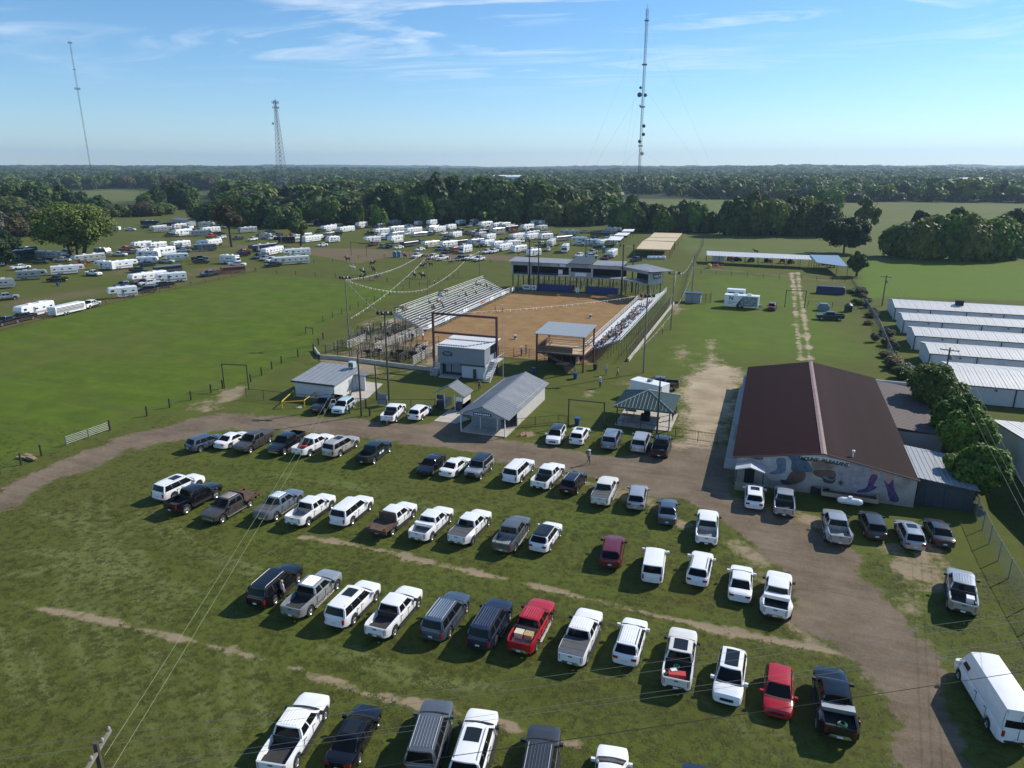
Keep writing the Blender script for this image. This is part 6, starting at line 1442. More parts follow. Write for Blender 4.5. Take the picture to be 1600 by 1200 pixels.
WIRE = P_('power_cable', (0.22, 0.22, 0.21), 0.5, .3); WIRED = P_('black_cable', (0.012, 0.012, 0.012), 0.6)
def cable(name, label, p, q, r, mt, sag=.3, group=None):
    p, q = Vector(p), Vector(q); n = 24; L_ = (q-p).length
    pts = []
    for i in range(n+1): t = i/n; c = p.lerp(q, t); c.z -= sag*4*t*(1-t); pts.append(tuple(c-p))
    m = MB(); m.path(pts, r, 4); return tag(m.build(name, mt, None, tuple(p)), label, 'cable', group)
GW = 'power lines crossing the bottom of the picture'
for i, (lx, ly, rx, ry, lb) in enumerate(((158,1149.5,1600,958,'topmost thin power line across the bottom of the picture'),(152,1166,1600,970,'second thin power line from the top across the bottom'),(138,1204,1600,1001,'third thin power line from the top across the bottom'),(134,1212,1600,1010,'lowest thin power line across the bottom'))):
    a = Vector((*G(lx,ly,10.25),10.25)); b = Vector((*G(rx,ry,10.25),10.25)); d = b-a
    cable('power_line', lb, a, b+d*.5, .009, WIRE, .0, GW); cable('power_line', lb.replace('power line','power line, stretch left of the pole'), a, a-d*.25, .012, WIRE, .0, GW)
a = Vector((*G(-60,1198+88,8.6),8.6)); b = Vector((*G(1640,1036,8.6),8.6)); cable('telephone_cable', 'thick black cable sweeping across the nearest cars', a, b+(b-a)*.4, .022, WIRED, .35)
for i, (px, py, dx) in enumerate(((163,1181,-.25),(176,1200,.25))):
    a = Vector((*G(px,py,10.3),10.3)); cable('service_wire', 'thin service wire running to the fence pole, %s one' % ('left' if i == 0 else 'right'), a, POLES['g']+Vector((dx,0,-.1)), .009, P_('service_wire_green', (.20,.23,.13), .5), .5)
m = MB(); m.lathe_z([(0,0),(.05,.02),(.07,.1),(.05,.2),(0,.24)], (0,0,0), 8); 
# distribution poles near the storage buildings
def ground_power_pole(px, py, top, label, az):
    h = height_at(px, py, top); x, y = G(px, py); t = thing('power_pole', label, 'power pole', (x, y, 0), az); m = MB(); m.tube((0,0,0),(0,0,h),.15,8,0,.11); m.build('pole', M_POLE, t)
    m = MB(); m.box(-1.3,1.3,-.06,.06,h-.5,h-.36); m.build('crossarm', M_POLE, t)
    m = MB(); m.lathe_z([(0,0),(.2,.02),(.2,.6),(0,.66)], (.32,0,h-1.9), 10); m.build('transformer', M_GALVD, t)
    for s in (-1.2,-.4,.4,1.2): m = MB(); m.lathe_z([(.04,0),(.07,.05),(.03,.15),(0,.16)], (s,0,h-.36), 6); m.build('insulator', P_('insulator', (.30,.28,.26), .3), t)
    return Vector((x, y, h))
p1 = ground_power_pole(1378, 478, 430, 'power pole with transformer beside the far storage row', R(-15))
p2 = ground_power_pole(1473, 607, 543, 'power pole with transformer behind the big green trees', R(-15))
for s in (-1.2, .0, 1.2):
    o = Vector((s*.96, -s*.26, -.3)); cable('power_line', 'power line between the two transformer poles, %s wire' % {-1.2:'left',.0:'middle',1.2:'right'}[s], p1+o, p2+o, .012, WIRE, .5)
    b = Vector((*G(1600+12*s, 777+14*s, 8.0), 8.0)); cable('power_line', 'power line coming down over the green trees to the right edge, %s wire' % {-1.2:'left',.0:'middle',1.2:'right'}[s], p2+o, b+(b-p2)*.3, .012, WIRE, .3)
# road-side poles far left
fp = [ground_power_pole(px, py, tp, lb, R(60)) for px, py, tp, lb in ((225,338,292,'roadside power pole far left beyond the meadow'),(294,346,318,'roadside power pole behind the white mobile home'),(562,330,303,'distant roadside power pole left of the dark wood'),(20,352,300,'roadside power pole at the far left edge'))]
for a, b, lb in ((fp[3],fp[0],'leftmost'),(fp[0],fp[1],'middle'),(fp[1],fp[2],'rightmost')): cable('power_line', lb+' span of the distant roadside power line', a-Vector((0,0,.4)), b-Vector((0,0,.4)), .05, WIRED, 1.0)
# flag pole
m = MB(); m.tube((0,0,0),(0,0,height_at(786,590,494)),.07,6,0,.04); tag(m.build('flag_pole', P_('pale_pole',(.40,.38,.34),.6), None, (*G(786,590),0)), 'slender pale flag pole right of the red frame', 'flag pole')

# ---- pennant strings
PEN_C = [P_('pennant_white',(.75,.75,.75),.6), P_('pennant_red',(.45,.04,.04),.6), P_('pennant_blue',(.04,.06,.25),.6)]
def bunting(label, p, q, sag, n=None):
    p, q = Vector(p), Vector(q); L_ = (q-p).length; n = n or int(L_/.9); st = MB(); fl = MB(); u = (q-p).normalized(); pt_ = lambda t: (p.lerp(q, t)-Vector((0,0,sag*4*t*(1-t))))-p
    t_ = thing('pennant_string', label, 'bunting', tuple(p)); t_.location = p
    st.path([tuple(pt_(i/20)) for i in range(21)], .02, 3); st.build('string', M_PWHITE, t_)
    for i in range(n):
        c = pt_((i+.5)/n); w_ = .12; sw = Vector((rnd.uniform(-.12,.12), rnd.uniform(-.12,.12), 0))
        fl.add([tuple(c-u*w_), tuple(c+u*w_), tuple(c+Vector((0,0,-.36))+sw), tuple(c+Vector((.012,.012,0)))], [(0,1,2),(3,2,1),(0,2,3)], (0,1,0,0,2)[i % 5])
    tag(fl.build('pennant', PEN_C, t_), kind='stuff')
PO = POLES
zt = lambda k, d=.6: PO[k]-Vector((0,0,d))
bunting('pennant string from the meadow corner pole rising right to the riding field', zt('c'), Vector((*G(655,400,8),8)), 1.2)
bunting('pennant string from the meadow corner pole sagging to the left bleachers pole', zt('c'), Vector((PO['d'].x, PO['d'].y, 3.2)), 1.5)
bunting('pennant string from the meadow corner pole down towards the dark pole', zt('c'), Vector((*G(600,495,8),8)), .4)
bunting('pennant string crossing the hay meadow to the riders', Vector((*G(548,497,2.0),2.0)), zt('d'), 1.0)
bunting('pennant string from the left bleachers pole rising to the trailer lot', Vector((PO['d'].x, PO['d'].y, 3.4)), Vector((*G(726,408,4),4)), .8)
bunting('pennant string sagging over the far riding field', zt('d',.3), zt('f',4.0), 1.8)
bunting('long pennant string across the arena from the red frame to the right bleachers', Vector((-47.4-5.8, 106.9, 9.3)), Vector((*G(1000,462,5),5)), .6)
bunting('dense pennant string along the right bleachers', Vector((*G(1058,423,9),9)), zt('b',9.5)+Vector((0,26,2)), 1.0)
bunting('pennant string from the bleachers corner to the thin pole', Vector((*G(1056,423,9),9)), zt('j'), 2.2)
bunting('pennant string hanging behind the right bleachers', zt('e',.8), Vector((*G(1056,424,8.5),8.5)), .9)
bunting('pennant string along the kerb wall behind the right bleachers', Vector((PO['e'].x, PO['e'].y, 3.5)), Vector((-21.8, 124, 1.0)), .6)
bunting('pennant string between thin pole and small block house', zt('j',3.5), Vector((*G(1056,478,2.5),2.5)), 1.6)

# ---- tall masts
def lattice(name, label, px, py, top, w0, w1, bays, mt, fine=.12, dishes=(), platforms=(), guys=0, sway=0.0):
    h = height_at(px, py, top); x, y = G(px, py); t = thing(name, label, 'radio mast', (x, y, ground_z(x, y)))
    m = MB(); cs = [(math.cos(a), math.sin(a)) for a in ((.5, 2.6, 4.7) if w0 < 4 else (.8, 2.37, 3.94, 5.5))]
    n = len(cs)
    def pt_(i, f): w_ = w0+(w1-w0)*min(1, f*1.0); return (cs[i][0]*w_, cs[i][1]*w_, f*h)
    for i in range(n): m.tube(pt_(i, 0), pt_(i, 1), fine, 4)
    for b in range(bays):
        f0, f1 = b/bays, (b+1)/bays
        for i in range(n):
            j = (i+1) % n; m.tube(pt_(i, f0), pt_(j, f1), fine*.6, 3, caps=False); m.tube(pt_(i, f1), pt_(j, f1), fine*.6, 3, caps=False)
            if w0 > 4: m.tube(pt_(j, f0), pt_(i, f1), fine*.6, 3, caps=False)
    m.build('lattice_shaft', mt, t)
    for row, s, r_ in dishes:
        z = height_at(px, py, row); f = z/h; w_ = w0+(w1-w0)*f; m = MB(); m.lathe_y([(0,-.5),(r_*.6,-.45),(r_,-.1),(r_,.25),(0,.3)], (0,0,0), 14); m.build('dish', [P_('dish_pale',(.42,.43,.43),.5), M_LAMP][int(r_*10) % 2], t, (s*(w_+r_*.8), -w_, z), R(20))
    for row, s in platforms:
        z = height_at(px, py, row); f = z/h; w_ = w0+(w1-w0)*f; m = MB()
        for a in range(9): q = a*math.pi*2/9; m.obox((math.cos(q)*(w_+s), math.sin(q)*(w_+s), 0), (.35,.5,s*1.3), q); m.tube((0,0,0), (math.cos(q)*(w_+s), math.sin(q)*(w_+s), 0), .08, 3)
        m.build('antenna_ring', M_LAMP, t, (0,0,z))
    if guys:
        m = MB()
        for lvl in (.35,.65,.95):
            for a in (.5, 2.6, 4.7): m.tube((0,0,h*lvl), (math.cos(a)*h*.55, math.sin(a)*h*.55, 0), .035, 3, caps=False)
        m.build('guy_wire', P_('guy_wire_pale', (.35,.40,.45), .5), t)
    m = MB(); m.tube((0,0,h), (0,0,h+h*.02), .1, 4); m.build('tip', mt, t)
M_MAST = P_('mast_galvanised', (0.26, 0.27, 0.28), 0.5, 0.4); M_MASTD = P_('mast_dark', (0.11, 0.11, 0.125), 0.6)
lattice('guyed_mast', 'tallest guyed mast with round dishes right of centre', 995, 342, 14, .85, .85, 70, M_MASTD, .10, dishes=((137,-1,.9),(148,-1,1.5),(149,1,1.1),(165,-1,.6),(197,1,1.1),(210,1,1.1),(221,-.3,1.1),(240,.8,1.2)), guys=1, platforms=((101,.6),(32,.4),(167,.6),(228,.5)))
lattice('guyed_mast', 'slender mast at the far left of the sky', 146, 290, 64, 1.1, 1.1, 60, M_MASTD, .15, platforms=((138,3.2),(66,2.2),(108,1.0)), guys=1)
lattice('lattice_tower', 'self-supporting lattice tower left of centre with antenna clusters', 443, 303, 156, 8.0, 1.4, 22, M_MAST, .24, platforms=((160,2.6),(168,2.0)), dishes=((193,-1,1.4),))
# ---- small structures
bh = thing('block_house', 'small grey block house with a pipe cage beside the far end of the right bleachers', 'shed', (*G(1083,472),0)); m = MB(); m.box(-1.9,1.9,-1.3,1.3,0,2.4); m.build('wall', M_GREYW, bh); m = MB(); m.box(-2.4,2.3,-1.6,1.6,2.4,2.55); m.build('roof', M_GREENR, bh); m = MB(); m.box(-.6,.2,-1.36,-1.31,.05,2.0); m.build('door', M_GALV, bh)
m = MB()
for z_ in (.6,1.3,2.0): m.path([(1.9,-1.2,z_),(4.3,-1.2,z_),(4.3,1.2,z_),(1.9,1.2,z_)], .04, 4)
for a in ((4.3,-1.2),(4.3,1.2),(3.1,-1.2)): m.tube((*a,0),(*a,2.6),.05,4)
m.build('pipe_cage', M_PIPE, bh)
tr = thing('display_trailer', 'white enclosed trailer with a big dark letter N and a photo wrap', 'trailer', (*G(1158,481),0), R(-3))
m = MB(); m.box(-4.0,4.0,-1.25,1.25,.55,3.15); m.box(-4.05,4.05,-1.3,1.3,3.15,3.22); m.build('trailer_body', PAINT['white'], tr)
lettering('N', 1.35, P_('navy_print',(.01,.02,.05),.5), tr, (-2.4,-1.265,2.4), (R(90),0,0), 'letter', .03)
m = MB(); m.add([(-.6,-1.262,.6),(3.7,-1.262,.6),(3.7,-1.262,3.0),(.3,-1.262,3.0),(-.1,-1.262,2.0)], [(0,1,2,3,4)]); m.build('photo_wrap', P_('photo_print',(.22,.24,.26),.5,noise=.75,nscale=2.2), tr)
m = MB(); m.add([(-1.3,-1.266,.6),(-.6,-1.266,.6),(-.1,-1.266,2.0),(.3,-1.266,3.0),(-.25,-1.266,2.2)], [(0,1,2,3,4)]); m.build('swoosh', P_('navy_print',(.01,.02,.05),.5), tr)
m = MB(); m.box(-3.2,-1.0,-1.27,-1.264,1.45,1.55); m.box(-3.2,-2.0,-1.27,-1.264,1.1,1.16); m.build('printed_line', M_DTRIM, tr)
for sx in (-.7,.25): 
    for sy in (-1.2,1.2): m = MB(); m.lathe_y([(0,-.12),(.36,-.12),(.36,.12),(0,.12)], (sx,sy,.36), 12); m.build('wheel', M_TYRE, tr)
for sx in (-1.4,1.7): m = MB(); m.box(sx-.5,sx+.5,-.4,.4,3.22,3.55); m.build('roof_unit', PAINT['white'], tr)
m = MB(); m.path([(4,-.6,.5),(5.4,0,.5),(4,.6,.5)], .06, 5); m.box(4.1,4.7,-.3,.3,.5,1.1); m.build('drawbar', M_PIPEG, tr)
t2 = thing('small_white_trailer', 'small white trailer showing behind the letter N trailer', 'trailer', (*G(1149,470),0), R(-3)); m = MB(); m.box(-2.2,2.2,-1.1,1.1,.5,3.0); m.box(-2.25,2.25,-1.15,1.15,3.0,3.06); m.build('trailer_body', PAINT['white'], t2); m = MB(); m.box(-1.8,1.8,-1.12,-1.1,2.0,2.4); m.build('window', M_GLASS, t2)
for sy in (-1.05,1.05): m = MB(); m.lathe_y([(0,-.1),(.34,-.1),(.34,.1),(0,.1)], (0,sy,.34), 12); m.build('wheel', M_TYRE, t2)
m = MB(); n_ = 12; prof = [(-2.7+5.4*i/n_, 0) for i in range(2)]
m.prism_y([(-3.6,0),(3.6,0),(3.6,1.5),(3.45,1.9),(3.1,2.05),(-3.1,2.05),(-3.45,1.9),(-3.6,1.5)], -.9, .9); tag(m.build('covered_hay_stack', P_('blue_tarpaulin',(.015,.03,.10),.55,noise=.3,nscale=1), None, (*G(1297,459),0), R(-4)), 'stack wrapped in a dark blue tarpaulin beside the sandy lane', 'tarp stack')
m = MB(); m.lathe_z([(0,0),(.9,0),(.95,1.6),(.5,1.9),(.3,2.05),(0,2.05)], (0,0,0), 14); tag(m.build('water_tank', P_('tank_dark_green',(.01,.045,.03),.5), None, (*G(1325,487),0)), 'dark green water tank by the rough fence', 'tank')
m = MB(); m.box(-1.3,1.3,-.8,.8,0,1.3); m.prism_y([(-1.1,1.3),(1.1,1.3),(.8,1.75),(-.8,1.75)],-.7,.7); tag(m.build('utility_cart', P_('cart_blue_grey',(.16,.22,.27),.5), None, (*G(1286,485),0)), 'blue-grey box cart behind the lone dark pickup', 'cart')
for i, (px, py) in enumerate(((1015,405),(1022,405),(1029,405),(1036,405))): m = MB(); m.lathe_y([(0,-1.0),(.5,-.9),(.62,-.6),(.62,.6),(.5,.9),(0,1.0)], (0,0,.65), 12); m.v = [(y,x,z) for x,y,z in m.v]; tag(m.build('white_tank', PAINT['white'], None, (*G(px,py),0)), '%s white tank from the left in front of the tan sheds' % ordinal(i+1), 'tank', 'white tanks in front of the tan sheds')
for (px, py, lb) in ((616.5,402,'left blue portable toilet beside the riding field'),(623.5,402,'right blue portable toilet beside the riding field'),(943,395,'blue portable toilet at the back of the announcer building'),(1100,0,None)):
    if lb is None: continue
    t = thing('portable_toilet', lb, 'portable toilet', (*G(px,py),0), R(15)); m = MB(); m.box(-.55,.55,-.55,.55,.1,2.2); m.build('cabin', M_PORTA, t); m = MB(); m.prism_y([(-.6,2.2),(.6,2.2),(.4,2.4),(-.4,2.4)],-.58,.58); m.build('roof', P_('toilet_roof',(.35,.45,.50),.5), t); m = MB(); m.box(-.35,.35,-.58,-.55,.2,2.0); m.build('door', P_('toilet_door',(.03,.20,.38),.5), t)
for (px, py, cl, lb) in ((902,664,'b','blue bin behind the iron fence'),(899,592,'b','blue bin below the viewing stand, right one'),(834,584,'b','blue bin below the viewing stand, left one'),(930,578,'d','dark green bin beside the viewing stand stairs'),(91,447,'b','blue bin in the trailer lot')):
    t = thing('wheelie_bin', lb, 'bin', (*G(px,py),0)); m = MB(); m.add([(-.25,-.28,.08),(.25,-.28,.08),(.25,.28,.08),(-.25,.28,.08),(-.33,-.36,1.0),(.33,-.36,1.0),(.33,.36,1.0),(-.33,.36,1.0)], [(0,3,2,1),(4,5,6,7),(0,1,5,4),(1,2,6,5),(2,3,7,6),(3,0,4,7)]); m.build('bin_body', P_('bin_blue',(.02,.06,.16),.5) if cl == 'b' else P_('bin_green',(.01,.04,.03),.5), t); m = MB(); m.box(-.35,.35,-.38,.38,1.0,1.06); m.build('lid', P_('bin_lid',(.03,.08,.19),.5) if cl == 'b' else M_DARK, t)
for (px, py, lb) in ((813,681,'left of two orange cones by the entrance hall'),(822,681,'right of two orange cones by the entrance hall'),(605,662,'orange cone under the white pickup')):
    m = MB(); m.box(-.2,.2,-.2,.2,0,.04); m.lathe_z([(.15,.04),(.03,.55),(0,.56)], (0,0,0), 10); m.lathe_z([(.112,.22),(.085,.32)], (0,0,0), 10, 1); tag(m.build('traffic_cone', [P_('cone_orange',(.45,.10,.06),.6), M_PWHITE], None, (*G(px,py),0)), lb, 'traffic cone')
# brick pile at far left gate
m = MB()
for i in range(5): m.obox((rnd.uniform(-.9,.9), rnd.uniform(-.5,.5), .12+.1*(i % 3)), (1.6,.5,.14), rnd.uniform(-.4,.4), 0)
tag(m.build('pallet_pile', M_WOOD, None, (*G(47,716),0)), 'small pile of pallets by the left edge fence', 'pile of pallets')
# sparse playground / red things near the machinery shed
m = MB()
for i in range(14): a = rnd.uniform(0,6.28); q = rnd.uniform(0,1.9); m.obox((q*math.cos(a), q*math.sin(a)*.6, .3+rnd.uniform(0,.5)), (1.2,.25,.2), a, i % 2)
tag(m.build('red_farm_tool', [M_REDB, P_('faded_pink',(.5,.30,.28),.7)], None, (*G(1121,417),0)), 'red spiked farm implement on the grass before the machinery shed', 'farm machine')
m = MB(); m.lathe_z([(0,0),(.7,.3),(.8,.9),(.6,1.4),(0,1.6)], (0,0,0), 12); tag(m.build('yellow_tank', P_('yellow_pale',(.5,.42,.12),.6), None, (*G(1108,419),0)), 'yellowish round tank left of the red implement', 'tank')
# mobile home and far roofs
hm = thing('mobile_home', 'pale mobile home behind the trailer lot, half hidden by a tree', 'house', (*G(287,352),0), R(-20)); m = MB(); m.box(-9,9,-3,3,0,3.2); m.build('wall', P_('house_pale',(.50,.52,.52),.7), hm); m = MB(); m.prism_y([(-9.4,3.2),(9.4,3.2),(9.4,3.4),(-9.4,3.4)],-3.3,0); m.slab([(-9.4,-3.3,3.3),(9.4,-3.3,3.3),(9.4,0,4.3),(-9.4,0,4.3)],.1); m.slab([(-9.4,0,4.3),(9.4,0,4.3),(9.4,3.3,3.3),(-9.4,3.3,3.3)],.1); m.build('roof', M_GALVD, hm)
for q in (-6,-3,1,4.5): m = MB(); m.box(q,q+1.1,-3.06,-3.01,1.2,2.4); m.build('window', M_GLASS, hm)
for i, (px, py, w_, lb) in enumerate(((153,337,10,'small pale farmhouse roof among the trees left'),(392,334,14,'low farmhouse behind the trees with a pale roof'),(565,330,16,'grey farmhouse roof between the trees near the lot'),(4,336,10,'pale roof at the far left edge'))):
    x_, y_ = G(px, py); t = thing('farmhouse', lb, 'house', (x_, y_, 0), R(15*i)); m = MB(); m.box(-w_/2,w_/2,-4,4,0,2.8); m.build('wall', P_('house_pale',(.50,.52,.52),.7), t); m = MB(); m.slab([(-w_/2-.4,-4.4,2.8),(w_/2+.4,-4.4,2.8),(w_/2+.4,0,4.8),(-w_/2-.4,0,4.8)],.15); m.slab([(-w_/2-.4,0,4.8),(w_/2+.4,0,4.8),(w_/2+.4,4.4,2.8),(-w_/2-.4,4.4,2.8)],.15); m.build('roof', M_GALVD, t); m = MB(); m.box(-1.2,0,-4.06,-4.01,.1,2.1); m.build('door', M_DARK, t)
for px, py, w_, lb in ((793,276.5,60,'long white warehouse roof in the distance behind the wood'),(808,277.5,45,'white warehouse roof just right of the long distant one'),(1517,281.5,40,'pale distant roof far right on the horizon woods'),(1170,263.9,120,'faint pale roof near the right horizon')):
    x_, y_ = G(px, py, 14); z_ = ground_z(x_, y_); m = MB(); m.box(-w_/2,w_/2,-12,12,0,14-z_+2); m.slab([(-w_/2,-12.5,16-z_),(w_/2,-12.5,16-z_),(w_/2,0,18-z_),(-w_/2,0,18-z_)],.3); tag(m.build('distant_warehouse', M_PWHITE, None, (x_,y_,z_), YAW), lb, 'building')
# ================================================================ horse trailers, campers and trucks of the lot
M_TWIN = P_('trailer_window', (0.015, 0.018, 0.022), 0.1)
def make_trailer(kind, L):
    """front at +x; parts as for vehicles"""
    W = 1.22; parts = []; b = MB()
    x0, x1 = -L/2, L/2
    if kind == 'goose':
        H, nz, nl = 2.95, 1.55, 2.2; prof = [(x0,.45),(x1-nl,.45),(x1-nl+.12,nz),(x1-.15,nz),(x1,nz+.35),(x1-.25,H-.25),(x1-.6,H-.05),(x0+.1,H-.05),(x0,H-.2)]
    elif kind == 'fifth':
        H, nz, nl = 3.6, 1.75, 2.4; prof = [(x0,.55),(x1-nl,.55),(x1-nl+.15,nz),(x1-.1,nz),(x1,nz+.5),(x1-.7,H-.1),(x0+.2,H-.1),(x0,H-.5)]
    elif kind == 'rv':
        H, nz, nl = 3.15, 0, .6; prof = [(x0,.5),(x1-.1,.5),(x1,1.3),(x1-.15,2.1),(x1-.75,2.5),(x1-.3,2.65),(x1-.35,H-.1),(x0+.1,H-.05),(x0,H-.3)]
    elif kind == 'travel':
        H, nz, nl = 2.9, 0, 0; prof = [(x0,.5),(x1-.3,.5),(x1,1.1),(x1-.05,1.9),(x1-.5,H-.1),(x0+.3,H-.1),(x0,H-.5)]
    else:
        H, nz, nl = 2.35, 0, 0; prof = [(x0,.45),(x1-.1,.45),(x1,.8),(x1-.1,H-.1),(x0+.05,H-.1),(x0,H-.25)]
    n = len(prof); zmid = (prof[0][1]+H)/2
    rings = []
    for y_, dz, ins in ((-W,-.14,0),(-W+.07,-.03,.03),(-W+.25,.03,.05),(W-.25,.03,.05),(W-.07,-.03,.03),(W,-.14,0)):
        rings.append([(x, y_, z+(dz if z > zmid+.2 else 0)) for x, z in prof])
    for a, c in zip(rings, rings[1:]):
        o = len(b.v); b.v += a+c
        for i in range(n): b.f.append((o+i, o+n+i, o+n+(i+1)%n, o+(i+1)%n)); b.m.append(0)
    b.add(rings[0], [tuple(range(n))]); b.add(rings[-1], [tuple(range(n))[::-1]])
    parts.append(('trailer_body', b, ['paint'], (0,0,0), []))
    bx1 = x1-nl if nl > 1 else x1-.4
    if kind == 'stock':
        for sy in (-1, 1):
            for i in range(3): m = MB(); m.box(x0+.3, x1-.4, sy*(W+.005)-.012, sy*(W+.005)+.012, 1.25+i*.3, 1.25+i*.3+.14); parts.append(('slot_opening', m, ['glass'], (0,0,0), []))
    else:
        k = max(2, int((bx1-x0)/1.9))
        for sy in (-1, 1):
            for i in range(k):
                xc = x0+.7+i*(bx1-x0-1.0)/k; w_ = .62 if (i < k/2 or kind != 'goose') else .85
                if kind in ('fifth', 'rv', 'travel') and i % 2: w_ = 1.3
                m = MB(); m.box(xc, xc+w_, sy*(W+.004)-.012, sy*(W+.004)+.012, H*.58, H*.58+(.32 if kind != 'fifth' else .5)); parts.append(('window', m, ['glass'], (0,0,0), []))
            if nl > 1: m = MB(); m.box(x1-1.5, x1-.75, sy*(W+.004)-.012, sy*(W+.004)+.012, nz+.35, nz+.80); parts.append(('window', m, ['glass'], (0,0,0), []))
        m = MB(); m.box(bx1-1.6, bx1-.95, W-.005, W+.012, .6, 2.35); parts.append(('door', m, ['grille2'], (0,0,0), []))
    m = MB()
    for i in range(4):
        z_ = .75+i*.11; m.box(x0+.2, bx1-.2, -W-.008, -W-.002, z_, z_+.035+.02*i); m.box(x0+.2, bx1-.2, W+.002, W+.008, z_, z_+.035+.02*i)
    parts.append(('side_stripe', m, ['stripe'], (0,0,0), []))
    if kind != 'stock':
        for xq in ((x0+L*.3, x0+L*.62) if L > 6 else (0,)):
            m = MB(); m.box(xq-.5, xq+.5, -.38, .38, H-.06, H+.22); parts.append(('roof_unit', m, ['white'], (0,0,0), []))
    wx = x0+(bx1-x0)*.34
    for dx in ((-.45,.45) if kind != 'rv' else (-.3, L*.52)):
        for sy in (-1, 1): m = MB(); m.lathe_y([(0,-.12),(.37,-.12),(.38,0),(.37,.12),(0,.12)], (0,0,0), 12); m.lathe_y([(0,.13*sy),(.17,.13*sy)], (0,0,0), 8, 1); parts.append(('wheel', m, ['tyre','rim'], (wx+dx, sy*(W-.08), .38), []))
    if nl > 1: m = MB(); m.tube((x1-.9,0,nz),(x1-.9,0,1.0),.08,6); m.tube((bx1-.1,.7,.5),(bx1-.1,.7,0),.05,4); m.tube((bx1-.1,-.7,.5),(bx1-.1,-.7,0),.05,4); parts.append(('hitch', m, ['trim'], (0,0,0), []))
    elif kind != 'rv': m = MB(); m.path([(x1-.3,-.7,.5),(x1+1.1,0,.5),(x1-.3,.7,.5)], .05, 5); m.tube((x1+.9,0,.5),(x1+.9,0,0),.04,4); parts.append(('drawbar', m, ['trim'], (0,0,0), []))
    else: m = MB(); m.add([(x1+.01,-W+.1,1.35),(x1+.01,W-.1,1.35),(x1-.13,W-.15,2.08),(x1-.13,-W+.15,2.08)], [(0,1,2,3)]); parts.append(('windshield', m, ['glass'], (0,0,0), []))
    return parts
ROLE['grille2'] = M_GALV; ROLE['stripe'] = P_('decal_grey', (.12,.13,.16), .5)
TP = {}
def trailer_proto(kind, L, joined):
    L = round(L*2)/2; key = (kind, L, joined)
    if key in TP: return TP[key]
    ps = make_trailer(kind, L)
    if joined:
        allr = []; J = MB()
        for n_, m_, r_, l_, ch in ps:
            for rr in r_:
                if rr not in allr: allr.append(rr)
            J.merge(m_, l_, 0, {i: allr.index(rr) for i, rr in enumerate(r_)})
        me = J.mesh(kind+'_far', [ROLE.get(rr, PAINT['white']) for rr in allr]); TP[key] = (me, allr)
    else: TP[key] = [(n_, m_.mesh(n_, [ROLE.get(rr, PAINT['white']) for rr in r_]), r_, l_) for n_, m_, r_, l_, ch in ps]
    return TP[key]
TN = {'goose': ('horse_trailer', 'horse trailer'), 'fifth': ('camper_trailer', 'camper'), 'rv': ('motorhome', 'motorhome'), 'travel': ('travel_trailer', 'camper'), 'stock': ('stock_trailer', 'stock trailer'), 'cargo_t': ('cargo_trailer', 'trailer')}
